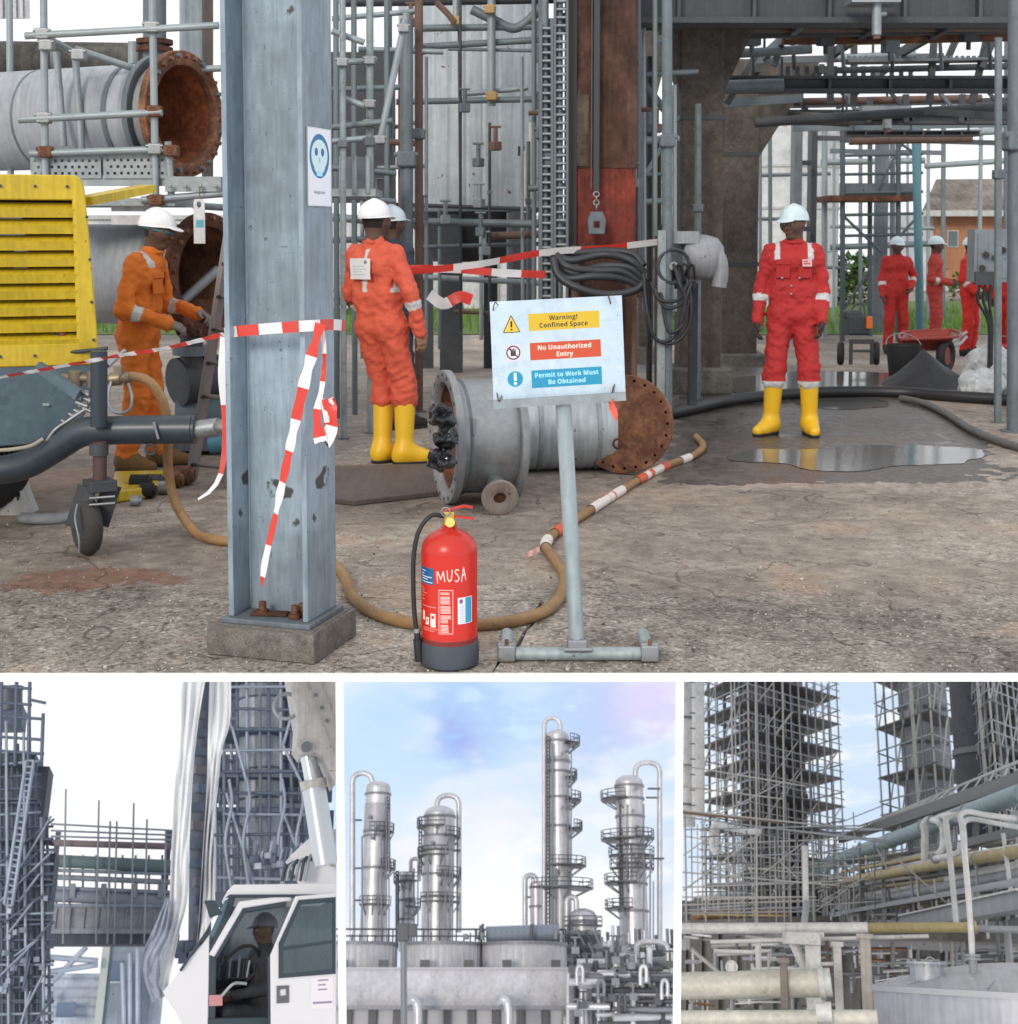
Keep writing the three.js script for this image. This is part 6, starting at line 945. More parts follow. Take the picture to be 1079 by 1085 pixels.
// ================================================================ people on the deck
const onG = (px, D, y = 0) => V(P(px, 300, D).x, y, -D);
person({ label: 'person in orange coverall and white helmet working bent armed beside the large pipes', group: 'workers on the deck', pos: onG(153, 9.25), yaw: 1.45, cover: [.64, .165, .018], helmet: helmetMats.white, strap: true, boots: false, bootMat: M(.16, .09, .03, { roughness: .8 }), gloves: [.20, .17, .15], headPitch: .14, shoulderBand: true, seed: 3, scale: .985,
  J: { pelvis: V(0, .93, -.05), belly: V(0, 1.10, -.03), chest: V(0, 1.27, .01), neck: V(0, 1.43, .05), head: V(0, 1.58, .10), shL: V(.165, 1.38, .02), shR: V(-.165, 1.38, .0), elL: V(.24, 1.10, .06), elR: V(-.25, 1.08, -.05), wrL: V(.12, 1.04, .33), wrR: V(-.17, .99, .22), kL: V(.11, .49, .0), kR: V(-.11, .49, -.02), anL: V(.12, .09, .03), anR: V(-.12, .09, -.10) }, palmL: V(-.5, -1, 0), palmR: V(.5, -1, 0), curlL: .7, curlR: .7 });
person({ label: 'person in red orange coverall and yellow boots seen from behind, white patch on back', group: 'workers on the deck', pos: onG(412, 9.5), yaw: 2.60, cover: [.58, .095, .050], helmet: helmetMats.white, seed: 7, braces: true, legBand: false, gloves: [.28, .17, .10],
  J: { pelvis: V(.04, .95, -.03), belly: V(.07, 1.12, -.03), chest: V(.10, 1.30, -.02), neck: V(.115, 1.47, 0), head: V(.12, 1.62, .02), shL: V(.275, 1.41, 0), shR: V(-.065, 1.42, -.02), elL: V(.33, 1.14, .02), elR: V(-.20, 1.16, -.04), wrL: V(.25, .92, .18), wrR: V(-.235, .90, .02), kL: V(.08, .50, .05), kR: V(-.10, .51, .04), anL: V(.05, .09, -.02), anR: V(-.12, .09, .0), }, footL: -.25, footR: -.75,
  extra: (add) => { const g = new THREE.PlaneGeometry(.165, .14, 8, 8), p = g.attributes.position; for (let i = 0; i < p.count; i++) p.setZ(i, .010 - Math.pow(p.getX(i) * 3.0, 2) * .10 + .004 * perlin.noise(p.getX(i) * 20, p.getY(i) * 20, 1)); g.rotateY(Math.PI); g.rotateX(-.04); g.translate(.115, 1.315, -.158); g.computeVertexNormals(); const tx = canvasTex(128, 110, (x, w, h) => { x.fillStyle = '#d8d6d8'; x.fillRect(0, 0, w, h); x.fillStyle = '#7d8088'; x.beginPath(); x.arc(100, 20, 10, 0, 7); x.fill(); x.fillStyle = '#a3b7c4'; for (const [y, l] of [[40, 70], [54, 84], [68, 60], [82, 80]]) x.fillRect(18, y, l, 5); }); add('back_patch', g, new THREE.MeshStandardMaterial({ map: tx, roughness: .7, side: THREE.DoubleSide })); } });
person({ label: 'person in dark coverall and white helmet mostly hidden behind the red orange worker', group: 'workers on the deck', pos: onG(415, 11.2), yaw: 2.4, cover: [.03, .04, .06], helmet: helmetMats.pale, seed: 11, stripes: false, boots: false, bootMat: mm.rubber, cell: .016 });
person({ label: 'person in red coverall and yellow boots standing on the wet concrete facing the camera', group: 'workers on the deck', pos: onG(840, 10.85), yaw: -.12, cover: [.40, .022, .022], helmet: helmetMats.pale, headYaw: -.62, headPitch: .05, legBand: true, shoulderBand: true, seed: 5, gloves: [.045, .028, .022],
  J: { shL: V(.168, 1.41, 0), shR: V(-.168, 1.41, 0), elL: V(.225, 1.13, -.02), elR: V(-.235, 1.13, -.02), wrL: V(.215, .88, .08), wrR: V(-.265, .88, .04), kL: V(.13, .50, .03), kR: V(-.13, .50, .04), anL: V(.145, .09, -.02), anR: V(-.15, .09, .0) }, footL: .12, footR: -.6,
  extra: (add) => { const tx = canvasTex(64, 48, (x, w, h) => { x.fillStyle = '#cfa9ac'; x.fillRect(0, 0, w, h); x.fillStyle = '#a02028'; x.fillRect(8, 10, 30, 8); x.fillRect(8, 26, 44, 8); }); const g = new THREE.PlaneGeometry(.075, .055, 2, 2); g.rotateX(-.12); g.rotateY(.25); g.translate(.095, 1.325, .146); add('chest_badge', g, new THREE.MeshStandardMaterial({ map: tx, roughness: .7, side: THREE.DoubleSide })); const b = new THREE.SphereGeometry(.009, 10, 6); b.scale(1, 1, .5); for (let i = 0; i < 4; i++) add('button', b.clone().translate(i < 2 ? -.09 + i * .13 : -.02, 1.21 - (i > 1 ? .06 * (i - 1) : 0), .146), mm.steel); } });
person({ label: 'person in red coverall standing behind the wheelbarrow, leftmost of the waiting three', group: 'waiting workers', pos: onG(950, 21.5, -.29), yaw: .1, cover: [.40, .022, .018], helmet: helmetMats.pale, cell: .016, seed: 13, boots: false, bootMat: mm.rubber, J: { wrL: V(.16, .98, .16), elL: V(.29, 1.15, -.04) } });
person({ label: 'person in faded red coverall turned sideways, middle of the three waiting workers', group: 'waiting workers', pos: onG(991, 22.2, -.29), yaw: 1.15, cover: [.38, .040, .030], helmet: helmetMats.pale, cell: .016, seed: 17, boots: false, bootMat: mm.rubber, J: { wrL: V(.14, 1.05, .22), wrR: V(-.12, 1.04, .24), elL: V(.25, 1.10, -.03), elR: V(-.25, 1.10, -.03) } });
person({ label: 'person in bright red coverall half hidden by the junction box', group: 'waiting workers', pos: onG(1028, 21, -.29), yaw: .9, cover: [.55, .022, .015], helmet: helmetMats.pale, cell: .016, seed: 19, boots: false, bootMat: mm.rubber, J: { wrL: V(.18, 1.0, .2), wrR: V(-.2, .95, .15) } });
person({ label: 'person in red coverall glimpsed below the junction box at far right', group: 'waiting workers', pos: onG(1069, 20.5, -.29), yaw: -1.2, cover: [.52, .022, .015], helmet: helmetMats.pale, cell: .016, seed: 23, boots: false, bootMat: mm.rubber });
// ================================================================ LOWER YARD ONE: mobile crane under scaffolded plant
const PL = new Place(178, 1066, -.05);
{
  const p = (x, y, D) => PL.at(x, y, D), Z = (zx, zy, D) => PL.at(zx / 2.942, 716 + zy / 2.942, D); // Z: coordinates of the enlarged view
  const navy = M(.13, .165, .235, { map: T.mottle, roughness: .6, metalness: .2 }), navyD = M(.10, .12, .165, { map: T.mottle, roughness: .7 }), pale = M(.36, .42, .52, { map: T.mottle, roughness: .5, metalness: .25 }), palePanel = M(.48, .54, .63, { map: T.weather, roughness: .6 });
  const th = (n, l, c, b, g) => thing(n, l, c, b, g, PL);
  // ground of the yard
  { const a = p(4, 1092, 12), b = p(350, 1130, 12); const y = -1.9; const g = new THREE.BufferGeometry(); g.setAttribute('position', new THREE.Float32BufferAttribute([-1.2, y, -11, 1.1, y, -11, 4.5, y, -45, -4.8, y, -45], 3)); g.setIndex([0, 1, 2, 0, 2, 3]); g.computeVertexNormals(); struct('ground', g, mm.conc, PL, 2); }
  // scaffolded structure at left
  {
    const t = th('scaffolded_structure', 'tall plant structure wrapped in dark navy tube scaffold at far left', 'scaffold', p(0, 1100, 30));
    const core = (x0, x1, y0, y1, D, d, m = navyD) => part(t, 'core_wall', slabPx(PL, x0, x1, y0, y1, D, d), m);
    core(-30, 38, 812, 1100, 31.2, 1.2); core(-30, 50, 905, 1100, 30.9, 1.2);
    for (let i = 0; i < 11; i++) { const x = -12 + i * 6.2; rod(t, 'standard', p(x, x < 42 ? 800 - (i % 4) * 12 : 866, 30 + (i % 3) * .25), p(x + 3, 1100, 30 + (i % 3) * .25), .030, i % 3 ? navy : pale); }
    for (let i = 0; i < 22; i++) { const y = 808 + i * 13.2; rod(t, 'ledger', p(-12, y + 3, 30.05), p(y < 868 ? 43 : 57, y + rr(-3, 3), 30.05), .025, i % 4 ? navy : pale); }
    for (let i = 0; i < 16; i++) { const y = 880 + i * 13; rod(t, 'brace', p(rr(-6, 30), y + rr(10, 40), 29.9), p(rr(30, 58), y - rr(0, 30), 29.9), .022, i % 2 ? pale : navy); }
    for (let i = 0; i < 6; i++) { const y = 850 + i * 42; part(t, 'boards', slabPx(PL, -10, y < 868 ? 42 : 56, y - 1, y + 1, 30, 1), navyD); }
    for (let i = 0; i < 16; i++) { const x = rr(2, 52), y = rr(950, 1060), a = p(x, y, 29.95); part(t, 'coupler', bg(a.x, a.y, a.z, .10, .09, .08, rr(0, 2)), pale); }
    // top gallery
    for (const x of [2, 18, 32, 46]) rod(t, 'guard_post', p(x, 712 + (x > 40 ? 44 : 0), 30), p(x - 2, 812, 30), .036, navy); for (const y of [728, 745, 760, 782, 797]) rod(t, 'guard_rail', p(-10, y - 2, 30), p(y > 750 ? 47 : 34, y + 2, 30), .03, navy); rod(t, 'guard_rail', p(30, 741, 30), p(49, 745, 30), .03, navy);
    core(-20, 26, 752, 772, 30.6, 1.0, navy); core(-20, 40, 803, 816, 30.3, 1.2, M(.06, .09, .10, { roughness: .6 }));
    const k = p(10, 742, 30.8); part(t, 'small_tank', rodG(p(10, 754, 30.8), p(10, 731, 30.8), .26, 24), M(.10, .11, .14, { map: T.weather, roughness: .5 })); part(t, 'tank_lid', rodG(p(10, 731.5, 30.8), p(10, 729, 30.8), .29, 24), navy);
  }
  { // ladder
    const t = th('access_ladder', 'long pale ladder leaning on the navy scaffold at far left', 'ladder', p(10, 960, 29.5)); const a0 = p(28, 806, 29.6), a1 = p(5, 958, 29.6), b0 = p(36, 806, 29.6), b1 = p(13, 960, 29.6); rod(t, 'stile', a0, a1, .035, pale); rod(t, 'stile', b0, b1, .035, pale); for (let i = 0; i < 24; i++) rod(t, 'rung', lerpV(a0, a1, i / 23), lerpV(b0, b1, i / 23), .022, pale);
  }
  // pipe bridge
  {
    const D = 36, t = th('pipe_bridge', 'pipe bridge with railings spanning from the navy scaffold to the white sheet', 'pipe bridge', p(120, 1003, D));
    const steel = M(.32, .36, .42, { map: T.weather, roughness: .6 });
    for (const [y0, y1, r, m] of [[893, 897, .075, M(.20, .16, .17, { roughness: .7 })], [912, 918, .14, M(.12, .18, .19, { roughness: .5 })], [929, 935, .06, steel], [949, 955, .13, M(.22, .25, .31, { roughness: .5 })], [922, 926, .04, pale], [941, 946, .05, pale]]) rod(t, 'pipe', p(54, y0, D), p(184, y1, D), r, m, U16);
    for (const [y0, y1] of [[873, 880], [880, 885], [886, 890]]) rod(t, 'hand_rail', p(54, y0, D - .4), p(184, y1, D - .4), .022, steel);
    for (const [x, y] of [[70, 836], [105, 848], [142, 851], [124, 870], [117, 870], [156, 868], [176, 880]]) rod(t, 'upright', p(x, y, D - .3), p(x - 3, 1000, D - .3), .022, steel);
    for (let i = 0; i < 9; i++) rod(t, 'hanger', p(60 + i * 14, 906, D + .3), p(60 + i * 14, 960, D + .3), .026, steel); for (const x of [77, 110, 143, 170]) part(t, 'pipe_shoe', (() => { const q = p(x, 944, D - .1); return bg(q.x, q.y, q.z, .12, .3, .2); })(), steel);
    const box = (x0, x1, y0, y1, DD, d, m, n) => part(t, n, slabPx(PL, x0, x1, y0, y1, DD, d), m);
    box(50, 190, 963, 986, D, 1.6, M(.36, .385, .43, { map: T.mottle, roughness: .6 }), 'girder'); box(50, 190, 986, 991, D - .08, 1.8, steel, 'bottom_flange'); box(50, 190, 991, 1002, D + .15, 1.4, navyD, 'soffit'); box(50, 190, 960, 963.5, D - .08, 1.8, pale, 'top_flange'); for (let i = 0; i < 9; i++) box(58 + i * 15, 59.5 + i * 15, 963, 986, D - .05, .06, steel, 'stiffener');
    for (const [x0, x1] of [[53, 58], [172, 178]]) box(x0, x1, 880, 1000, D + .2, .3, navy, 'tower_leg');
  }
  // background building under the bridge
  {
    const D = 60, t = th('process_building', 'pale blue grey building seen under the pipe bridge', 'building', p(100, 1085, D)); const box = (par, n, x0, x1, y0, y1, d0, d, m) => part(par, n, slabPx(PL, x0, x1, y0, y1, D + d0, d), m, 2);
    box(t, 'wall', 30, 172, 1032, 1100, 0, 2, palePanel); box(t, 'tower_wall', 106, 160, 995, 1100, -.6, .5, M(.24, .29, .36, { map: T.weather, roughness: .6 })); box(t, 'corner_post', 104, 112, 1000, 1100, -.8, .2, M(.34, .38, .37, { roughness: .6 })); for (const [x0, x1, y0, y1] of [[118, 130, 1018, 1040], [60, 80, 1062, 1078], [50, 56, 1050, 1062]]) { const w = box(t, 'window', x0, x1, y0, y1, -.7, .1, M(.10, .14, .22, { roughness: .3 })); box(w, 'sill', x0 - 1, x1 + 1, y1, y1 + 1.5, -.85, .2, palePanel); }
    for (let i = 0; i < 5; i++) box(t, 'cladding_band', 40, 104, 1036 + i * 10, 1038 + i * 10, -.05, .05, pale); for (const [x0, y0, x1, y1] of [[52, 1030, 104, 1022], [56, 1040, 92, 1003], [50, 1014, 104, 1018], [130, 1020, 132, 1090], [146, 1005, 146, 1090], [138, 1010, 138, 1090]]) rod(t, 'pipe', p(x0, y0, D - 1.2), p(x1, y1, D - 1.2), .10, pale);
  }
  // vessel in scaffold behind the crane
  {
    const D = 28, t = th('scaffolded_vessel', 'tall grey vessel inside dark scaffold between white sheet and crane boom', 'vessel', p(275, 1050, D)); const vm = M(.40, .44, .50, { map: T.weather, roughness: .5, metalness: .25 });
    part(t, 'shell', rodG(p(276, 872, D + .5), p(276, 690, D + .5), .42 * .98, 40), vm, 1.2); part(t, 'cone', between(new THREE.CylinderGeometry(.42, .22, .35, 36), p(280, 886, D + .5), p(279, 872, D + .5)), vm); part(t, 'skirt', rodG(p(281, 920, D + .5), p(281, 884, D + .5), .22, 28), vm);
    for (const y of [740, 780, 815, 846]) part(t, 'weld_ring', rodG(p(276, y, D + .5), p(276, y + 2, D + .5), .44, 36), navy);
    const wall = (x0, x1, y0, y1, DD, m) => part(t, 'backing_panel', slabPx(PL, x0, x1, y0, y1, DD, .2), m);
    wall(226, 352, 722, 792, D + 2.4, navyD); wall(222, 352, 800, 850, D + 2.5, navyD); wall(218, 352, 858, 960, D + 2.6, navyD);
    for (let i = 0; i < 20; i++) { const x = 226 + i * 6 + rr(-2, 2); rod(t, 'standard', p(x, 712 + rr(0, 40) * (i % 3), D + (i % 2) * 1.4 - .2), p(x + 1, 945, D + (i % 2) * 1.4 - .2), .032, i % 3 === 0 ? pale : i % 3 === 1 ? navy : M(.12, .15, .19, { roughness: .6 })); }
    for (let i = 0; i < 20; i++) { const y = 728 + i * 11.2; rod(t, 'ledger', p(224 + rr(0, 14), y, D + (i % 2) * 1.2 - .3), p(324 + rr(0, 14), y + rr(-3, 3), D + (i % 2) * 1.2 - .3), .028, i % 3 ? navy : pale); }
    for (const [x0, x1, y] of [[228, 318, 779], [224, 330, 826], [272, 336, 858], [228, 330, 724], [222, 300, 862]]) { part(t, 'platform', slabPx(PL, x0, x1, y - 2, y + 3, D - .2, 1.4), navy); }
    for (const [x0, y0, x1, y1] of [[246, 770, 262, 830], [300, 790, 330, 850], [240, 840, 270, 940], [300, 860, 330, 940], [320, 720, 300, 790]]) rod(t, 'brace', p(x0, y0, D - .3), p(x1, y1, D - .3), .03, pale);
    for (const x of [243, 262, 299, 318]) part(t, 'drop_cable', tubeG([p(x, 826, D - .4), p(x + 3, 850, D - .5), p(x - 4, 890, D - .5), p(x + 2, 940, D - .4)], .03, 20, 6), pale);
    const pts = []; for (let i = 0; i < 12; i++) { const x = 270 + i * 5.2, y = 912 + rr(-4, 8) - i * .6; part(t, 'valve_cluster', (() => { const q = p(x, y, D - 1); return merge(bg(q.x, q.y, q.z, .16, .10, .12, rr(0, 2)), rodG(q, q.clone().add(V(.05, .25, 0)), .03, 8)); })(), i % 2 ? pale : navy); }
  }
  // hanging white sheets
  function sheet(lab, left, right, D, bulge, m) {
    const cl = new THREE.CatmullRomCurve3(left.map(([x, y]) => Z(x, y, D))), cr = new THREE.CatmullRomCurve3(right.map(([x, y]) => Z(x, y, D))), n = 60, k = 22, pos = [], idx = [];
    for (let j = 0; j <= n; j++) { const a = cl.getPoint(j / n), b = cr.getPoint(j / n); for (let i = 0; i <= k; i++) { const u = i / k, q = lerpV(a, b, u), w = a.distanceTo(b); q.z += w * bulge * (Math.sin(u * 17 + j * .05 + 2 * perlin.noise(u * 3, j * .06, D)) * .10 + .3 * perlin.noise(u * 5, j * .09, D + 2)) + .25 * perlin.noise(.5, j * .05, D); pos.push(q.x, q.y, q.z); } }
    for (let j = 0; j < n; j++) for (let i = 0; i < k; i++) { const a = j * (k + 1) + i; idx.push(a, a + k + 1, a + 1, a + 1, a + k + 1, a + k + 2); }
    const g = new THREE.BufferGeometry(); g.setAttribute('position', new THREE.Float32BufferAttribute(pos, 3)); g.setIndex(idx); g.computeVertexNormals(); const t = th('hanging_sheet', lab, 'sheet', Z(left.at(-1)[0], left.at(-1)[1], D), 'white sheets hung from above'); part(t, 'cloth', g, m, 1); return t;
  }
  const clothM = M(.74, .76, .79, { roughness: .8, side: THREE.DoubleSide });
  sheet('long white sheet hanging left of the dark gap, before the scaffolded vessel', [[562, -40], [560, 150], [545, 350], [532, 600], [522, 790], [500, 850], [482, 985]], [[650, -40], [618, 150], [603, 300], [592, 500], [584, 700], [560, 800], [520, 992]], 21, 1, clothM);
  sheet('long white sheet hanging right of the dark gap, before the scaffolded vessel', [[655, -40], [648, 200], [644, 350], [632, 550], [620, 760], [612, 850]], [[722, -40], [716, 150], [692, 235], [682, 330], [670, 450], [668, 600], [672, 740]], 21.3, 1, clothM);
  sheet('bluish sheet tail hanging at the lower left of the white sheets', [[520, 690], [478, 790], [440, 880], [446, 960], [470, 1020]], [[532, 700], [528, 800], [505, 880], [500, 960], [515, 1000]], 20.8, 1, M(.42, .47, .58, { map: T.cloth, roughness: .8, side: THREE.DoubleSide }));
  { const D = 21.8, t = th('dark_riser', 'narrow dark riser showing in the gap between the two white sheets', 'pipe', Z(610, 900, D)); part(t, 'pipe', rodG(Z(622, 900, D), Z(632, 0, D), .16, 14), navyD); for (let i = 0; i < 14; i++) { const q = Z(618 + rr(-14, 18), 120 + i * 58, D - .2); part(t, 'bracket', bg(q.x, q.y, q.z, .22, .12, .1, rr(0, 1)), i % 3 ? navy : M(.12, .11, .13, { roughness: .7 })); } for (let i = 0; i < 8; i++) { const q = Z(560 + i * 9, 830 + rr(0, 60), D - .4); part(t, 'debris', bg(q.x, q.y, q.z, .18, .14, .1, rr(0, 3)), navy); } }
  // mobile crane
  {
    const D = 14, t = th('mobile_crane', 'white mobile crane cab with its door open, boom and hydraulic ram raised behind', 'crane', Z(800, 1100, D));
    const wp = M(.66, .66, .69, { roughness: .32 }), trim = M(.022, .04, .055, { roughness: .4 }), glass = new THREE.MeshPhysicalMaterial({ transmission: 1, thickness: 0, roughness: .03, ior: 1.45 }); glass.color.setRGB(.80, .88, .90);
    const xy = (zx, zy, DD = D) => { const q = Z(zx, zy, DD); return [q.x, q.y]; }; const ex = (name, pts, DD, d, m, holes = [], par = t, bev = .008) => part(par, name, extr(pts.map(([x, y]) => xy(x, y, DD)), d, bev, holes.map((h) => h.map(([x, y]) => xy(x, y, DD)))).translate(0, 0, -DD - d), m, 1);
    ex('roof', [[712, 672], [730, 654], [1046, 650], [1046, 682], [900, 684], [718, 684]], D, 1.7, wp); ex('roof_gutter', [[706, 690], [716, 683], [1046, 682], [1046, 690]], D - .04, .06, trim, [], t, .003);
    ex('nose_panel', [[512, 985], [560, 925], [640, 830], [652, 812], [646, 1120], [590, 1120], [556, 1050]], D - .02, 1.7, wp);
    ex('windscreen_pillar', [[648, 1120], [644, 870], [700, 745], [716, 690], [732, 690], [716, 750], [672, 870], [668, 1120]], D - .01, .08, trim); ex('door_frame', [[668, 872], [756, 722], [905, 698], [905, 686], [748, 706], [655, 868]], D - .03, .06, wp); ex('inner_pillar', [[676, 880], [764, 736], [890, 716], [892, 704], [758, 724], [668, 874]], D - .02, .05, trim);
    ex('rear_wall', [[700, 690], [1046, 690], [1046, 940], [660, 940]], D + 1.6, .05, M(.16, .20, .23, { map: T.weather, roughness: .5 }));
    ex('cab_floor', [[650, 945], [880, 945], [880, 1120], [650, 1120]], D + .9, .1, M(.018, .022, .03, { roughness: .7 })); ex('far_pillar', [[690, 700], [716, 690], [690, 940], [676, 940]], D + 1.5, .06, trim);
    const wsA = [[664, 860], [716, 740], [716, 690], [706, 690], [652, 840]]; ex('windscreen', [[650, 870], [704, 742], [712, 694], [700, 702], [644, 830]], D + .4, .02, M(.10, .17, .22, { roughness: .08 }), [], t, 0);
    // door
    const door = ex('door', [[848, 1120], [846, 872], [924, 690], [1046, 680], [1046, 1120]], D - .28, .06, wp, [[[878, 934], [878, 836], [936, 706], [1040, 698], [1040, 920]]]); ex('window_seal', [[870, 942], [870, 834], [932, 700], [1046, 691], [1046, 928]], D - .30, .05, trim, [[[884, 928], [884, 840], [940, 712], [1038, 704], [1038, 914]]], door, .003); ex('window_pane', [[880, 932], [880, 838], [938, 708], [1042, 700], [1042, 918]], D - .265, .006, glass, [], door, 0); ex('window_bar', [[880, 846], [1042, 824], [1042, 832], [880, 856]], D - .30, .03, trim, [], door, .002);
    ex('door_handle', [[864, 968], [900, 966], [900, 1018], [864, 1020]], D - .30, .03, M(.10, .105, .11, { roughness: .5 }), [[[872, 978], [892, 976], [892, 996], [872, 998]]], door, .003); ex('latch_slot', [[936, 976], [944, 976], [944, 1016], [936, 1016]], D - .285, .01, trim, [], door, 0); ex('door_edge', [[838, 1120], [836, 876], [848, 872], [850, 1120]], D - .26, .1, trim, [], door, .003);
    const tx = canvasTex(128, 96, (x, w, h) => { x.fillStyle = '#dcd8de'; x.fillRect(0, 0, w, h); x.fillStyle = '#8f86a0'; for (const [y, l] of [[8, 60], [22, 44], [36, 52]]) x.fillRect(40, y, l, 5); x.fillRect(10, 74, 110, 7); }); part(door, 'door_lettering', quadG(Z(970, 940, D - .291), Z(1040, 936, D - .291), Z(1040, 1036, D - .291), Z(970, 1040, D - .291)), new THREE.MeshStandardMaterial({ map: tx, roughness: .35 }), 0);
    ex('seat', [[800, 1060], [796, 960], [806, 900], [850, 890], [860, 1060]], D + .35, .5, M(.02, .022, .03, { roughness: .8 })); ex('side_sill', [[650, 1070], [880, 1066], [880, 1120], [650, 1120]], D - .02, .1, trim); ex('red_sticker', [[652, 996], [694, 994], [694, 1028], [652, 1030]], D - .03, .006, M(.50, .22, .24, { roughness: .5 }), [], t, 0); ex('control_panel', [[690, 900], [780, 880], [790, 944], [684, 946]], D + .5, .2, M(.12, .13, .18, { map: T.mottle, roughness: .5 })); for (let i = 0; i < 6; i++) part(t, 'control_lever', rodG(Z(700 + i * 14, 940, D + .4), Z(704 + i * 15, 872 + (i % 3) * 8, D + .4), .012, 8), i % 2 ? mm.galv : mm.black);
    part(t, 'steering_wheel', new THREE.TorusGeometry(.19, .016, 8, 28).rotateX(.5).rotateY(.6).translate(...Z(752, 905, D + .3).toArray()), mm.black); part(t, 'grab_rail', tubeG([Z(690, 1000, D - .08), Z(730, 960, D - .10), Z(770, 960, D - .10)], .014, 16, 8), mm.galv);
    part(t, 'mirror_arm', tubeG([Z(690, 740, D - .1), Z(668, 720, D - .2), Z(640, 706, D - .25)], .012, 14, 7), trim); part(t, 'mirror', extr([[640, 702], [668, 702], [690, 740], [656, 752]].map(([x, y]) => xy(x, y, D - .25)), .05, .006).translate(0, 0, -D + .2), trim); part(t, 'wiper', rodG(Z(562, 920, D - .06), Z(650, 790, D - .06), .012, 7), trim);
    // turret parts behind the cab and the boom with its ram
    const bm = M(.62, .58, .54, { map: T.weather, roughness: .45 }); ex('turret_cover', [[910, 560], [985, 490], [1000, 585], [1046, 600], [1046, 652], [960, 652], [940, 600]], D + 1.9, .8, wp); ex('turret_side', [[985, 500], [1046, 480], [1046, 640], [990, 640]], D + 2.0, .6, bm);
    const boom = ex('boom', [[900, -30], [1046, -40], [1046, 335], [1015, 252], [990, 236], [942, 240], [926, 215], [930, 150]], D + 1.2, .6, bm); ex('boom_rib', [[948, -30], [980, -34], [1046, 150], [1046, 235]], D + 1.14, .05, M(.50, .47, .44, { map: T.weather, roughness: .45 }), [], boom); for (const [x, y, r] of [[956, 222, .055], [985, 60, .02], [1020, 140, .02], [1004, 100, .02]]) part(boom, 'pin', rodG(Z(x, y, D + 1.10), Z(x, y, D + 1.24), r, 20), mm.midSteel);
    const ram = part(t, 'hydraulic_ram', rodG(Z(1016, 590, D + 1.5), Z(976, 330, D + 1.5), .125, 24), M(.52, .56, .60, { roughness: .3, metalness: .3 })); part(ram, 'rod', rodG(Z(980, 350, D + 1.5), Z(960, 245, D + 1.5), .085, 20), M(.62, .66, .70, { roughness: .15, metalness: .8 })); part(ram, 'gland', rodG(Z(980, 352, D + 1.5), Z(976, 326, D + 1.5), .14, 24), bm);
    part(t, 'hook_ring', new THREE.TorusGeometry(.13, .02, 8, 24).translate(...Z(893, 95, D + 1.3).toArray()), mm.galv);
    for (let i = 0; i < 6; i++) part(t, 'hose_run', tubeG([Z(880 + i * 14, 640, D + 1.7), Z(890 + i * 16, 600 - i * 8, D + 1.7), Z(930 + i * 12, 575, D + 1.75)], .018, 14, 6), i % 2 ? mm.galv : trim);
  }
  person({ place: PL, label: 'person in dark clothes and cap seated at the controls of the mobile crane', pos: (() => { const q = Z(826, 800, 14.45); return V(q.x, q.y - 1.60, q.z); })(), yaw: -1.1, cover: [.018, .020, .028], stripes: false, boots: false, bootMat: mm.black, skin: [.06, .035, .026], cell: .016, helmet: M(.06, .065, .08, { roughness: .6 }), seed: 31, J: { kL: V(.12, .92, .42), kR: V(-.12, .92, .42), anL: V(.12, .50, .46), anR: V(-.12, .50, .46), wrL: V(.12, 1.08, .38), wrR: V(-.12, 1.08, .38), elL: V(.25, 1.14, .08), elR: V(-.25, 1.14, .08) } });
}
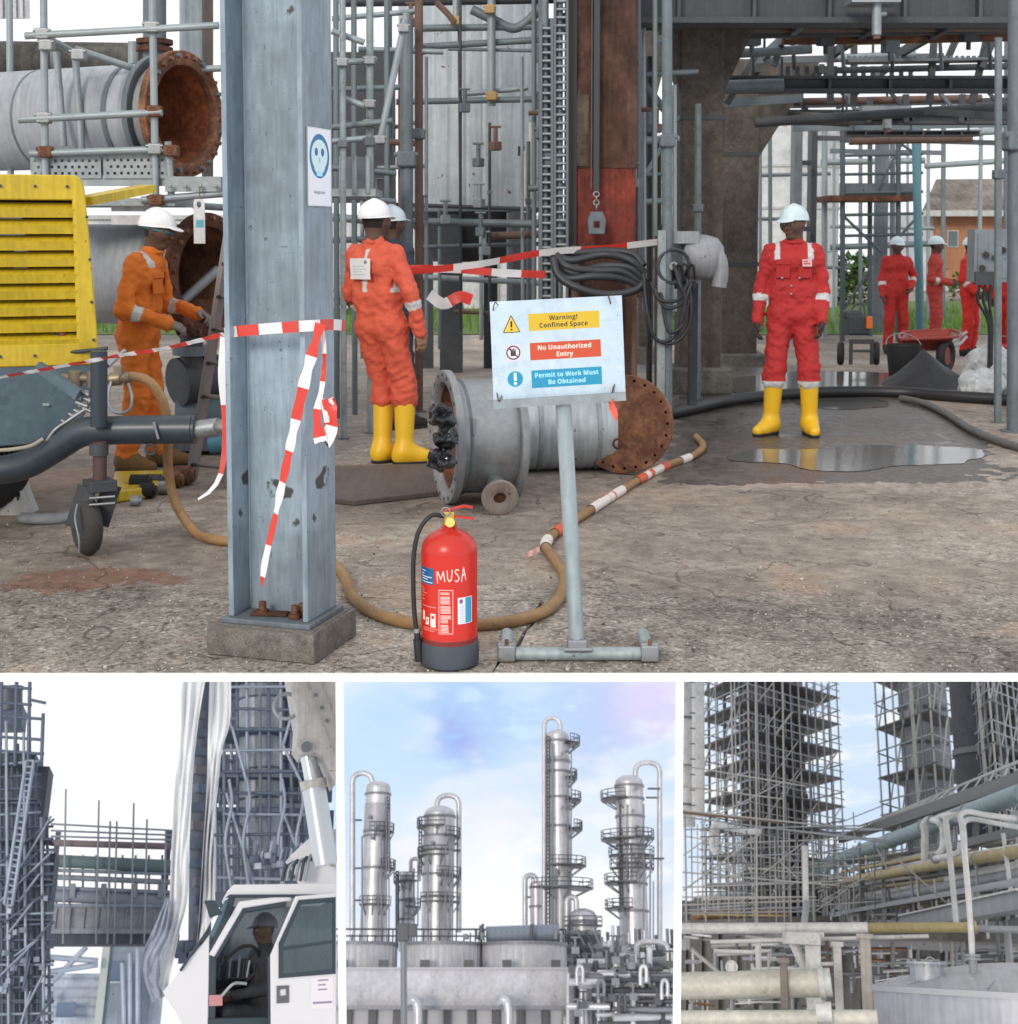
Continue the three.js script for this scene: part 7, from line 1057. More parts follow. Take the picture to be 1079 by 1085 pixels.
// ================================================================ LOWER YARD TWO: distillation towers
const PM = new Place(540, 1092);
{
  const Z = (zx, zy, D = 300) => PM.at(360 + zx / 2.942, 716 + zy / 2.942, D), D0 = 300, th = (n, l, c, b, g) => thing(n, l, c, b, g, PM);
  const u = Z(1, 0).x - Z(0, 0).x; // metres per enlarged pixel at 300 m
  const shell = M(.56, .56, .59, { map: T.weather, roughness: .38, metalness: .45 }), dark = M(.085, .09, .105, { map: T.mottle, roughness: .5, metalness: .2 }), mid = M(.22, .23, .26, { map: T.mottle, roughness: .5, metalness: .2 }), wall = M(.50, .50, .53, { map: T.weather, roughness: .7 });
  // elbowed overhead vapour line
  const arch = (x0, y0, x1, y1, yT, D = D0) => { const s = Math.sign(x1 - x0), k = Math.min(26, Math.abs(x1 - x0) * .45); return [Z(x0, y0, D), Z(x0, yT + k + 4, D), Z(x0, yT + k, D), Z(x0 + s * k * .3, yT + k * .3, D), Z(x0 + s * k, yT, D), Z(x1 - s * k, yT, D), Z(x1 - s * k * .3, yT + k * .3, D), Z(x1, yT + k, D), Z(x1, yT + k + 4, D), Z(x1, y1, D)]; };
  const shellLathe = (cx, w, yT, yB, D) => { const c = Z(cx, yB, D), R = w / 2 * u * D / D0, H = Z(cx, yT, D).y - c.y; const p = [[R, 0], [R, H - R * .55]]; for (let i = 1; i <= 8; i++) { const a = i / 8 * Math.PI / 2; p.push([R * Math.cos(a), H - R * .55 + R * .55 * Math.sin(a)]); } return [latheG(p, 40).translate(c.x, c.y, c.z), c, R, H]; };
  function platform(t, c, R, y, a0, a1, w0 = 1.9, rail = 1.5) { const w = w0 * .72; // open gallery round the shell
    const g = new THREE.RingGeometry(R * 1.0, R + w, 28, 1, a0, a1 - a0); g.rotateX(-Math.PI / 2); const low = g.clone().translate(0, -.25, 0); const pf = part(t, 'platform', merge(g.translate(c.x, y, c.z), low.translate(c.x, y, c.z), new THREE.CylinderGeometry(R + w, R + w, .3, 28, 1, true, a0 + Math.PI / 2, a1 - a0).translate(c.x, y - .12, c.z)), dark);
    for (const h of [rail * .5, rail]) { const pts = []; for (let i = 0; i <= 24; i++) { const a = mixn(a0, a1, i / 24); pts.push(V(c.x + Math.cos(a) * (R + w - .05), y + h, c.z - Math.sin(a) * (R + w - .05))); } part(pf, 'handrail', tubeG(pts, .09, 40, 5), dark); }
    for (let i = 0; i <= 8; i++) { const a = mixn(a0, a1, i / 8), x = c.x + Math.cos(a) * (R + w - .05), z = c.z - Math.sin(a) * (R + w - .05); part(pf, 'post', rodG(V(x, y, z), V(x, y + rail, z), .08, 5), dark); if (i % 2) part(pf, 'bracket', barG(V(x, y - .2, z), V(c.x + Math.cos(a) * R, y - 2.0, c.z - Math.sin(a) * R), .22, .22), mid); }
  }
  function tower(lab, o) {
    const D = o.D ?? D0, [g, c, R, H] = shellLathe(o.x, o.w, o.yT, o.yB, D), t = th('distillation_tower', lab, 'tower', c, 'distillation towers'); part(t, 'shell', g, shell, 9);
    const yOf = (zy) => Z(o.x, zy, D).y; for (const y of o.rings ?? []) part(t, 'stiffener_ring', rodG(V(c.x, yOf(y) - .22, c.z), V(c.x, yOf(y) + .22, c.z), R + .22, 36), mid);
    for (const [y0, y1] of o.bands ?? []) part(t, 'shell_band', rodG(V(c.x, yOf(y1), c.z), V(c.x, yOf(y0), c.z), R + .10, 36), M(.42, .42, .46, { map: T.weather, roughness: .5, metalness: .3 }), 6);
    for (const [y, a0, a1, w] of o.plats ?? []) platform(t, c, R, yOf(y), a0, a1, w);
    if (o.arch) part(t, 'vapour_line', tubeG(arch(...o.arch, D + (o.archD ?? 0)), (o.ar ?? 7.5) * u * D / D0, 120, 14), shell, 9);
    for (const [x, y0, y1, r] of o.pipes ?? []) part(t, 'downcomer', rodG(Z(x, y0, D - R - 1), Z(x, y1, D - R - 1), (r ?? 2.5) * u, 8), mid);
    if (o.ladder) { const [x, y0, y1] = o.ladder, a = Z(x - 4, y0, D - 2), b = Z(x - 4, y1, D - 2), a2 = Z(x + 4, y0, D - 2), b2 = Z(x + 4, y1, D - 2), n = Math.round((y1 - y0) / 12); const l = part(t, 'ladder', merge(rodG(a, b, .16, 6), rodG(a2, b2, .16, 6)), dark); for (let i = 0; i < n; i++) part(l, 'cage_hoop', rodG(lerpV(a, b, i / n), lerpV(a2, b2, i / n), .13, 5), dark); }
    for (const [x, y] of o.nozzles ?? []) part(t, 'nozzle', rodG(Z(x, y, D - R * .6), Z(x, y, D - R - 1.3), 5 * u, 12), mid);
    for (const [y, x0, x1] of o.ties ?? []) part(t, 'pipe_tie', rodG(Z(x0, y, D), Z(x1, y, D), .2, 6), dark);
    return [t, c, R];
  }
  const PI = Math.PI;
  tower('silver tower with its overhead line bent down on the left, leftmost in the group', { x: 100, w: 74, yT: 328, yB: 870, rings: [370, 486, 500, 600, 715], bands: [[400, 480]], plats: [[486, -1.9, .4, 1.4], [600, -1.2, 1.0, 2.2], [715, -2.4, -.2, 1.4]], arch: [102, 336, 40, 870, 304], ar: 8.5, pipes: [[70, 500, 850], [130, 490, 850], [146, 380, 870, 2], [154, 420, 860, 2], [120, 610, 850, 2]], ladder: [152, 378, 600], nozzles: [[92, 440], [110, 470], [100, 505]], ties: [[450, 40, 70], [600, 40, 70], [700, 40, 70]] });
  tower('stout silver tower with a domed top and the overhead line on its right', { x: 302, w: 92, yT: 405, yB: 900, rings: [440, 500, 545, 620, 690], bands: [[500, 545]], plats: [[470, 1.9, 5.0, 2.0], [500, -1.2, .6, 1.6], [560, 2.6, 5.2, 1.6], [625, -1.6, .5, 2.0], [705, -2.4, .2, 1.8]], arch: [304, 412, 372, 800, 374], ar: 8, archD: 2, pipes: [[276, 560, 860], [330, 530, 860], [344, 520, 860, 2.2], [352, 500, 840, 2], [312, 640, 880, 2.2]], ladder: [252, 440, 620], nozzles: [[300, 470], [288, 520], [322, 600]], ties: [[545, 350, 378], [625, 350, 378]] });
  tower('tallest slender silver tower with galleries on its right side', { x: 690, w: 68, yT: 168, yB: 900, rings: [205, 268, 300, 380, 470, 590], bands: [[255, 275]], plats: [[212, -1.0, .9, 3.2], [318, -.9, .7, 2.2], [388, -1.0, .9, 3.2], [478, -.9, .7, 3.4], [592, -2.0, .9, 4.2], [662, -2.6, .9, 6]], arch: [688, 178, 638, 790, 132], ar: 7, pipes: [[664, 210, 860, 3.2], [722, 230, 660, 2], [712, 300, 640, 1.8], [676, 600, 860, 2.5]], ladder: [650, 190, 780], nozzles: [[700, 240], [696, 410]], ties: [[270, 638, 662], [470, 638, 662], [600, 638, 662]] });
  tower('silver tower ringed by black galleries on its left, rightmost in the group', { x: 922, w: 84, yT: 310, yB: 900, rings: [345, 385, 440, 530, 590, 650, 735], plats: [[385, 1.7, 4.5, 4.2], [510, 1.2, 4.8, 4.4], [505, -1.4, .9, 2.6], [560, 2.6, 6.6, 2.4], [600, 3.0, 6.6, 2.2], [645, 1.4, 4.8, 3.8], [725, 1.5, 4.6, 3.8]], arch: [922, 318, 998, 850, 272], ar: 8, archD: 1, pipes: [[896, 400, 850, 2], [948, 400, 850, 2.4], [968, 540, 850, 2.4], [978, 640, 850, 2], [908, 520, 640, 2], [936, 520, 660, 2]], ladder: [878, 400, 720], nozzles: [[930, 350], [915, 420], [930, 470], [925, 560], [920, 610]], ties: [[352, 960, 998], [570, 950, 1012], [380, 955, 990]] });
  tower('small silver column with a crook topped line, left of the tallest tower', { x: 615, w: 38, yT: 640, yB: 820, D: 318, rings: [660, 720], arch: [612, 648, 578, 830, 622], ar: 8, pipes: [[632, 650, 790, 2]], ties: [[690, 578, 596]] });
  tower('small silver column between the two left towers', { x: 205, w: 42, yT: 610, yB: 860, D: 312, rings: [640, 700, 760], plats: [[640, 2.0, 5.6, 2], [720, -1.6, 1, 2]], arch: [248, 640, 222, 700, 570], ar: 6, pipes: [[180, 640, 850], [232, 600, 850], [244, 590, 780, 2]], ladder: [180, 610, 800], nozzles: [[205, 660], [204, 740]] });
  tower('squat domed silver drum right of the tallest tower', { x: 760, w: 76, yT: 725, yB: 800, D: 295, rings: [770], plats: [[778, 1.6, 7.8, 1.6]], arch: [738, 760, 708, 800, 690], ar: 8 });
  // cooling drums
  for (const [x0, x1, lab] of [[-60, 168, 'grey panelled drum at the left end of the long roof'], [192, 437, 'grey panelled drum in the middle of the long roof'], [440, 712, 'grey panelled drum nearest the pipe racks on the long roof']]) {
    const D = 262, c = Z((x0 + x1) / 2, 916, D), R = (Z(x1, 900, D).x - Z(x0, 900, D).x) / 2, yT = Z(0, 826, D).y, t = th('cooling_drum', lab, 'drum', c, 'panelled drums on the long roof'); part(t, 'wall', rodG(V(c.x, c.y, c.z - R), V(c.x, yT - .3, c.z - R), R, 64), wall, 14); part(t, 'rim', rodG(V(c.x, yT - .5, c.z - R), V(c.x, yT, c.z - R), R + .25, 64), mid);
    for (let i = 0; i < 22; i++) { const a = mixn(-.2, Math.PI + .2, i / 21), x = c.x + Math.cos(a) * (R + .05), z = c.z - R + Math.sin(a) * (R + .05); part(t, 'panel_joint', bg(x, (c.y + yT) / 2, z, .12, yT - c.y - .6, .12, -a), M(.40, .40, .43, { roughness: .7 })); }
    for (const dx of [.3, .86]) { const q = Z(mixn(x0, x1, dx), 906, D - 3); part(t, 'hatch', bg(q.x, q.y, q.z, 1.6, 2.0, .8), dark); }
    for (let i = 0; i < 14; i++) { const a = mixn(.1, Math.PI - .1, i / 13), x = c.x + Math.cos(a) * R, z = c.z - R - Math.sin(a) * R * .6; rod(t, 'rail_post', V(x, yT, z), V(x, yT + rr(1.4, 2.6), z), .12, dark); }
    rod(t, 'rail', V(c.x - R * .98, yT + 2.2, c.z - R), V(c.x + R * .98, yT + 2.2, c.z - R), .16, dark); rod(t, 'rail', V(c.x - R * .98, yT + 1.1, c.z - R), V(c.x + R * .98, yT + 1.1, c.z - R), .13, dark); if (x0 > 400) part(t, 'top_duct', rodG(V(c.x - R * .9, yT + 1.2, c.z - R), V(c.x + R * .85, yT + 1.6, c.z - R), 1.5, 16), M(.20, .24, .30, { map: T.mottle, roughness: .5 }));
  }
  { // long roof
    const D = 258, t = th('cooling_house', 'long low grey building with a pale parapet below the panelled drums', 'building', Z(360, 1090, D)); const a = Z(-60, 1030, D), b = Z(715, 915, D); part(t, 'parapet', bg((a.x + b.x) / 2, (a.y + b.y) / 2, -D - 10, b.x - a.x, b.y - a.y, 20), M(.56, .56, .60, { map: T.mottle, roughness: .75 }), 16); const c = Z(0, 1120, D); part(t, 'wall', bg((a.x + b.x) / 2 - .5, (a.y + c.y) / 2, -D - 12, b.x - a.x - 1, a.y - c.y, 16), wall, 10); part(t, 'drip_edge', bg((a.x + b.x) / 2, a.y - .25, -D - 9, b.x - a.x + .6, .5, 21), mid); part(t, 'coping', bg((a.x + b.x) / 2, b.y + .15, -D - 9.9, b.x - a.x + .5, .3, 20.6), M(.34, .34, .37, { roughness: .7 }));
    for (let i = 0; i < 10; i++) { const q = Z(20 + i * 78, 1075, D - .4); part(t, 'pier', bg(q.x, (a.y + c.y) / 2, -D - 3.4, 1.1, a.y - c.y, 1.2), dark); }
    for (let i = 0; i < 9; i++) { const q = Z(58 + i * 78, 1062, D); const w = part(t, 'louvre_opening', bg(q.x, q.y, -D - 3.9, 5.6, 3.6, .3), M(.36, .36, .39, { roughness: .7 })); part(w, 'sill', bg(q.x, q.y - 1.9, -D - 3.7, 5.9, .25, .6), mid); }
    const l = Z(715, 915, D), r = Z(715, 1100, D); part(t, 'end_wall', barG(Z(716, 912, D + 4), Z(700, 1100, D + 4), 1.2, 1.2), mid);
    for (const x of [232, 515]) part(t, 'bent_pipe', tubeG([Z(x + 12, 1110, D - 8), Z(x + 12, 1045, D - 8), Z(x + 8, 1020, D - 8), Z(x - 4, 1008, D - 8), Z(x - 18, 1010, D - 6), Z(x - 22, 1016, D - 2)], 11 * u, 50, 14), shell, 6);
  }
  { const D = 200, t = th('lamp_post', 'grey lamp post standing before the long roof at left', 'lamp post', Z(200, 1090, D)); part(t, 'shaft', rodG(Z(201, 1110, D), Z(199, 812, D), .42, 12), mid); part(t, 'head', bg(Z(199, 800, D).x, Z(199, 800, D).y, -D, 1.6, 2.2, 1.2, 0, .2), dark); part(t, 'arm', rodG(Z(199, 812, D), Z(222, 788, D), .3, 8), dark); part(t, 'flood_light', bg(Z(216, 794, D).x, Z(216, 794, D).y, -D, 2.2, 1.6, 1, 0, .2), dark); }
  { // pipe racks at lower right
    const D = 250, t = th('pipe_rack', 'dense steel pipe rack with stacked pipes at the lower right of the towers', 'pipe rack', Z(880, 1090, D)); const pm = [shell, mid, dark, shell];
    for (let i = 0; i < 13; i++) { const y = 900 + i * 15; rod(t, 'pipe', Z(i < 2 ? 740 : 722 - i * 2, y, D + 6 + (i % 3) * 3), Z(1075, y + rr(-2, 2), D + 6 + (i % 3) * 3), rr(.5, 1.1), pm[i % 4], U16); }
    for (let i = 0; i < 12; i++) { const x = 722 + i * 29.5; bar(t, 'stanchion', Z(x, 905 + (i % 3) * 6, D + 2), Z(x, 1120, D + 2), .9, .9, i % 2 ? mid : dark); } for (let i = 0; i < 3; i++) bar(t, 'beam', Z(715, 938 + i * 50, D + 1), Z(1075, 938 + i * 50, D + 1), 1.0, 1.4, i ? dark : mid); for (let i = 0; i < 11; i++) bar(t, 'brace', Z(724 + i * 30, 1080, D + 1.5), Z(752 + i * 30, 950, D + 1.5), .4, .4, dark);
    for (const x of [878, 944]) part(t, 'riser', rodG(Z(x, 1110, D - 4), Z(x, 862, D - 4), 6 * u * .85, 12), M(.46, .46, .50, { roughness: .5 })); 
    part(t, 'goose_neck', tubeG([Z(925, 912, D), Z(925, 862, D), Z(928, 842, D), Z(942, 832, D), Z(1000, 832, D), Z(1018, 842, D), Z(1024, 860, D), Z(1024, 905, D)], 8 * u * .85, 70, 12), shell, 6); part(t, 'goose_neck', tubeG([Z(880, 900, D), Z(880, 880, D), Z(888, 870, D), Z(905, 870, D), Z(912, 880, D), Z(912, 900, D)], 5 * u * .85, 40, 10), shell, 6); part(t, 'exchanger', rodG(Z(900, 893, D + 4), Z(1070, 893, D + 4), 12 * u, 20), mid, 6);
    const f = th('braced_structure', 'dark braced steel frame packed with piping under the squat drum', 'structure', Z(760, 920, 290)); for (let i = 0; i < 7; i++) bar(f, 'post', Z(712 + i * 16, 792, 288 + (i % 2) * 6), Z(710 + i * 17, 925, 288 + (i % 2) * 6), .7, .7, dark); for (let i = 0; i < 9; i++) bar(f, 'beam', Z(706, 800 + i * 14, 287), Z(815, 802 + i * 14, 287), .6, .7, i % 3 ? dark : mid); for (let i = 0; i < 10; i++) bar(f, 'brace', Z(712 + i * 9, 795 + (i % 3) * 36, 286), Z(740 + i * 8, 840 + (i % 3) * 36, 286), .4, .4, i % 2 ? mid : dark); for (let i = 0; i < 12; i++) part(f, 'vessel_piece', rodG(Z(rr(716, 800), rr(800, 910), 290), Z(rr(716, 800), rr(800, 910), 291), rr(.5, .9), 8), i % 2 ? mid : dark);
    for (let i = 0; i < 14; i++) { const x = 820 + i * 17 + rr(-4, 4), y = rr(838, 890), q = Z(x, y, D + 14); const v = th('valve_set', `small ${['grey', 'dark', 'pale'][i % 3]} valve set on the pipe rack, ${['first', 'second', 'third', 'fourth', 'fifth', 'sixth', 'seventh', 'eighth', 'ninth', 'tenth', 'eleventh', 'twelfth', 'thirteenth', 'fourteenth'][i]} from the left`, 'valve', q, 'valve sets on the pipe rack'); part(v, 'body', merge(bg(q.x, q.y, q.z, 2.0, 1.6, 1.5), rodG(q, q.clone().add(V(0, 3.2, 0)), .3, 6), rodG(q.clone().add(V(-1.8, 0, 0)), q.clone().add(V(1.8, 0, 0)), .6, 8), rodG(q.clone().add(V(0, -6, 0)), q, .35, 6)), [mid, dark, shell][i % 3]); }
  }
  { // dense bright piping at the lower right
    const D = 244, t = th('process_piping', 'dense bright process piping stacked in front of the lower right rack', 'piping', Z(890, 1090, D)); const pm = [shell, mid, dark, M(.50, .50, .53, { roughness: .4, metalness: .3 })];
    for (let i = 0; i < 26; i++) { const x = 716 + i * 13.2 + rr(-3, 3); rod(t, 'riser', Z(x, rr(850, 960), D + rr(0, 6)), Z(x, 1110, D + rr(0, 6)), rr(.25, .6), pm[i % 4]); }
    for (let i = 0; i < 22; i++) { const y = 905 + i * 8.4, x = rr(705, 860), L = rr(120, 330); rod(t, 'run', Z(x, y, D - 1 + rr(0, 5)), Z(Math.min(1075, x + L), y + rr(-2, 2), D - 1 + rr(0, 5)), rr(.22, .62), pm[(i + 1) % 4]); }
    for (let i = 0; i < 5; i++) { const x = 740 + i * 66, y = 905 + (i % 3) * 44; part(t, 'loop', tubeG([Z(x, y + 60, D - 2), Z(x, y + 14, D - 2), Z(x + 3, y + 3, D - 2), Z(x + 9, y, D - 2), Z(x + 15, y + 3, D - 2), Z(x + 18, y + 14, D - 2), Z(x + 18, y + 50, D - 2)], .3, 40, 8), pm[i % 4], 6); }
    for (let i = 0; i < 18; i++) { const q = Z(rr(715, 1065), rr(830, 1060), D - 1.5); part(t, 'valve', merge(bg(q.x, q.y, q.z, 1.2, 1.0, 1), rodG(q, q.clone().add(V(0, 1.9, 0)), .22, 6), rodG(q.clone().add(V(-.7, 1.9, 0)), q.clone().add(V(.7, 1.9, 0)), .15, 6)), i % 2 ? mid : dark); }
    for (let i = 0; i < 10; i++) { const x = rr(380, 700), q = Z(x, 822, 262); rod(t, 'roof_pipe', Z(x, 822, 266), Z(x + rr(-3, 3), rr(770, 812), 266), rr(.2, .5), i % 2 ? mid : dark); }
  }
}
// ================================================================ LOWER YARD THREE: scaffold towers and pipe racks
const PR = new Place(900, 1030, .05);
{
  const Z = (zx, zy, D) => PR.at(719 + zx / 2.942, 716 + zy / 2.942, D), th = (n, l, c, b, g) => thing(n, l, c, b, g, PR);
  const galv = M(.50, .485, .455, { map: T.mottle, roughness: .5, metalness: .3 }), dk = M(.16, .165, .17, { map: T.mottle, roughness: .6, metalness: .2 }), plank = M(.16, .14, .125, { map: T.mottle, roughness: .8 }), rustT = M(.22, .12, .06, { map: T.mottle, roughness: .8 }), white = M(.72, .71, .69, { map: T.mottle, roughness: .5 }), teal = M(.26, .36, .38, { map: T.mottle, roughness: .5, metalness: .2 }), yel = M(.42, .34, .16, { map: T.mottle, roughness: .6 }), pg = M(.34, .35, .37, { map: T.weather, roughness: .6 });
  // tall scaffold cage from three plan corners
  function cage(lab, L, N, R, yTop, yBot, lift, nl, nr, o = {}) {
    const t = th('scaffold_tower', lab, 'scaffold', V(N.x, yBot, N.z), 'tall scaffold towers'); const lerp = (a, b, s) => V(mixn(a.x, b.x, s), 0, mixn(a.z, b.z, s)), B = V(L.x + R.x - N.x, 0, L.z + R.z - N.z); const r = o.r ?? .055;
    const grid = (s, q) => { const a = lerp(N, R, s), b = lerp(L, B, s); return V(mixn(a.x, b.x, q), 0, mixn(a.z, b.z, q)); }; // s along right face, q back along left face
    const st = (s, q, y0, y1, m) => { const c = grid(s, q); rod(t, 'standard', V(c.x, y0, c.z), V(c.x, y1, c.z), r, m); };
    for (let i = 0; i <= nr; i++) for (const q of [0, o.inset ?? .22]) st(i / nr, q, yBot, yTop + rr(0, lift * .6), i % 3 ? pg : galv); for (let i = 1; i <= nl; i++) for (const s of [0, (o.inset ?? .22) * .7]) st(s, i / nl, yBot, yTop + rr(0, lift * .6), i % 2 ? dk : galv); for (let i = 1; i <= nr; i += 2) st(i / nr, 1, yBot, yTop, dk); for (let i = 1; i < nl; i += 2) st(1, i / nl, yBot, yTop, dk);
    const n = Math.floor((yTop - yBot) / lift); let k = 0;
    for (let j = 0; j <= n; j++) { const y = yBot + j * lift + (o.y0 ?? 0); const led = (s0, q0, s1, q1, dy, m) => { const a = grid(s0, q0), b = grid(s1, q1); rod(t, 'ledger', V(a.x, y + dy, a.z), V(b.x, y + dy, b.z), r * .85, m); };
      for (const dy of [0, lift * .27, lift * .54]) { led(-.03, 0, 1.03, 0, dy, dy ? pg : dk); led(0, -.03, 0, 1.03, dy, dy ? pg : dk); } led(1, 0, 1, 1, 0, dk); led(0, 1, 1, 1, 0, dk); led(1, 0, 1, 1, lift * .5, dk); led(0, 1, 1, 1, lift * .5, dk);
      const w = o.inset ?? .22; const strip = (s0, q0, s1, q1, s2, q2, s3, q3) => { const c = [grid(s0, q0), grid(s1, q1), grid(s2, q2), grid(s3, q3)]; const g = new THREE.BufferGeometry(), p = []; for (const dy of [.0, -.16]) for (const v of c) p.push(v.x, y + dy + .1, v.z); g.setAttribute('position', new THREE.Float32BufferAttribute(p, 3)); g.setIndex([0, 1, 2, 0, 2, 3, 4, 6, 5, 4, 7, 6, 0, 4, 5, 0, 5, 1, 1, 5, 6, 1, 6, 2, 2, 6, 7, 2, 7, 3, 3, 7, 4, 3, 4, 0]); const h = g.toNonIndexed(); h.computeVertexNormals(); part(t, 'boards', h, (k++ % 4) ? plank : dk); };
      for (let i = 0; i < 3; i++) { strip(0, w * i / 3 + .006, 1, w * i / 3 + .006, 1, w * (i + 1) / 3, 0, w * (i + 1) / 3); } for (let i = 0; i < 3; i++) strip(w * i / 3 * .8 + .006, w, w * i / 3 * .8 + .006, 1, w * (i + 1) / 3 * .8, 1, w * (i + 1) / 3 * .8, w); strip(.8, w, 1, w, 1, 1, .8, 1); strip(w, .8, .8, .8, .8, 1, w, 1);
      for (let i = 0; i < 3; i++) { const s = rr(0, .8), a = grid(s, 0), b = grid(s + .2, 0); rod(t, 'brace', V(a.x, y, a.z), V(b.x, y + lift, b.z), r * .8, galv); const c = grid(0, s), d = grid(0, s + .2); rod(t, 'brace', V(c.x, y + lift, c.z), V(d.x, y, d.z), r * .8, galv); }
    }
    return [t, grid];
  }
  const at = (zx, D) => { const q = Z(zx, 300, D); return V(q.x, 0, -D); };
  const A = cage('tall tube scaffold tower with boarded lifts at the left of the pipe racks', at(72, 104), at(222, 95), at(505, 105), Z(0, -30, 100).y, Z(0, 740, 100).y, 1.85, 6, 11, { r: .052, inset: .26 });
  { const q = A[1](.55, .55), y0 = Z(0, 740, 100).y, y1 = Z(0, -30, 100).y; const v = th('scaffolded_column', 'dark process column inside the left scaffold tower', 'vessel', V(q.x, y0, q.z)); part(v, 'shell', rodG(V(q.x, y0, q.z), V(q.x, y1, q.z), 2.3, 32), M(.17, .165, .16, { map: T.stain, roughness: .7 }), 5); for (let i = 0; i < 6; i++) part(v, 'ring', rodG(V(q.x, mixn(y0, y1, i / 6), q.z), V(q.x, mixn(y0, y1, i / 6) + .2, q.z), 2.42, 32), dk); }
  const Bc = cage('scaffold tower with wide boarded lifts round a grey column, right of the sky gap', at(628, 98), at(800, 90), at(925, 97), Z(0, -30, 95).y, Z(0, 640, 95).y, 3.1, 6, 5, { r: .06, inset: .3, y0: .6 });
  { const q = Bc[1](.5, .5), y0 = Z(0, 640, 94).y, y1 = Z(0, -30, 94).y; const v = th('scaffolded_column', 'pale grey process column inside the right scaffold tower', 'vessel', V(q.x, y0, q.z)); part(v, 'shell', rodG(V(q.x, y0, q.z), V(q.x, y1, q.z), 1.5, 32), pg, 5); for (let i = 0; i < 6; i++) part(v, 'ring', rodG(V(q.x, mixn(y0, y1, i / 6), q.z), V(q.x, mixn(y0, y1, i / 6) + .2, q.z), 1.6, 32), dk); }
  const Cc = cage('dense blue grey scaffold tower at the upper right corner', at(905, 84), at(990, 76), at(1140, 82), Z(0, -40, 80).y, Z(0, 480, 80).y, 2.1, 6, 8, { r: .05, inset: .4 });
  { const q = Cc[1](.5, .5), y0 = Z(0, 480, 80).y, y1 = Z(0, -40, 80).y; const v = th('scaffolded_column', 'dark blue process column inside the upper right scaffold', 'vessel', V(q.x, y0, q.z)); part(v, 'shell', rodG(V(q.x, y0, q.z), V(q.x, y1, q.z), 2.6, 32), M(.06, .08, .12, { map: T.stain, roughness: .6 }), 5); part(v, 'ring', rodG(V(q.x, (y0 + y1) / 2, q.z), V(q.x, (y0 + y1) / 2 + .3, q.z), 2.7, 32), dk); }
  { // pale vessel at the left edge
    const D = 70, t = th('pale_column', 'tall pale vessel with rungs at the left end of the pipe racks', 'vessel', Z(40, 420, D)); part(t, 'shell', rodG(Z(24, 470, D + 1), Z(24, -40, D + 1), 24 / 2.942 * D / F * 1.12, 32), white, 4); part(t, 'side_pipe', rodG(Z(62, 440, D), Z(62, -40, D), .30, 14), white, 3); for (let i = 0; i < 9; i++) part(t, 'rung', rodG(Z(36, 20 + i * 48, D - .6), Z(52, 20 + i * 48, D - .6), .035, 6), dk); for (const y of [130, 280, 400]) part(t, 'ring', rodG(Z(24, y, D + 1), Z(24, y + 6, D + 1), .5, 32).scale(1, 1, 1), dk);
  }
  const ZK = (x, y, D) => Z(x, y, D * 2.3);
  // ---- the long oblique rack: members from right (near) to left (far)
  const rk = th('pipe_rack', 'long steel pipe rack running from the right edge down to the left', 'pipe rack', ZK(700, 900, 40));
  const run = (name, a, b, r, m, par = rk) => rod(par, name, ZK(...a), ZK(...b), r, m, U16);
  const P3 = (lab, name, a, b, r, m, o = {}) => { const t = th('rack_pipe', lab, 'pipe', ZK(...b), 'pipes on the oblique rack'); part(t, 'shell', rodG(ZK(...a), ZK(...b), r, 20), m, 1.5); const n = o.n ?? 3; for (let i = 1; i <= n; i++) { const p = lerpV(ZK(...a), ZK(...b), i / (n + 1)), d = ZK(...b).sub(ZK(...a)).normalize(); part(t, 'band', rodG(p, p.clone().addScaledVector(d, r * .8), r * 1.12, 20), o.bm ?? pg); } return t; };
  P3('thick teal pipe on top of the oblique rack', 'p', [1075, 365, 24], [380, 615, 46], .34, teal, { n: 6 }); P3('second teal pipe lower on the oblique rack, running far left', 'p', [640, 545, 37], [120, 690, 56], .26, teal, { n: 4 });
  P3('yellowish insulated pipe below the teal pipe', 'p', [1075, 545, 22], [520, 640, 38], .20, yel, { n: 5 }); P3('pale grey pipe on the middle tier of the rack', 'p', [1075, 590, 23], [560, 690, 40], .16, white, { n: 4 }); P3('thin brown pipe on the middle tier of the rack', 'p', [1075, 560, 22], [700, 620, 33], .08, rustT); P3('grey pipe near the bottom tier of the rack', 'p', [1075, 615, 23], [500, 720, 42], .20, pg, { n: 5 });
  P3('thin pale pipe beside the yellowish pipe', 'p', [1075, 528, 22], [700, 590, 33], .07, white); P3('pale pipe at the far left foot of the rack', 'p', [520, 620, 42], [60, 690, 60], .16, white); P3('olive pipe crossing low in the rack centre', 'p', [700, 560, 35], [400, 590, 45], .18, yel); P3('rusty pipe lying low at the left of the rack', 'p', [340, 745, 40], [40, 748, 40], .24, rustT, { n: 5, bm: yel });
  for (const [a, b, w, h, m] of [[[1075, 318, 25], [505, 510, 46], .3, .5, dk], [[1075, 300, 25], [560, 470, 46], .10, .10, galv], [[1075, 262, 25], [640, 440, 46], .10, .10, galv], [[1075, 640, 22], [480, 745, 42], .3, .20, pg], [[1075, 480, 23], [700, 570, 34], .25, .3, dk], [[1075, 770, 22], [900, 800, 28], .3, .3, dk], [[640, 480, 38], [250, 470, 52], .14, .14, pg]]) bar(rk, 'rail', ZK(...a), ZK(...b), w, h, m);
  for (let i = 0; i < 17; i++) { const s = i / 16; bar(rk, 'walkway_rung', lerpV(ZK(1075, 300, 25), ZK(560, 470, 46), s), lerpV(ZK(1075, 262, 25), ZK(640, 440, 46), s), .09, .06, white); }
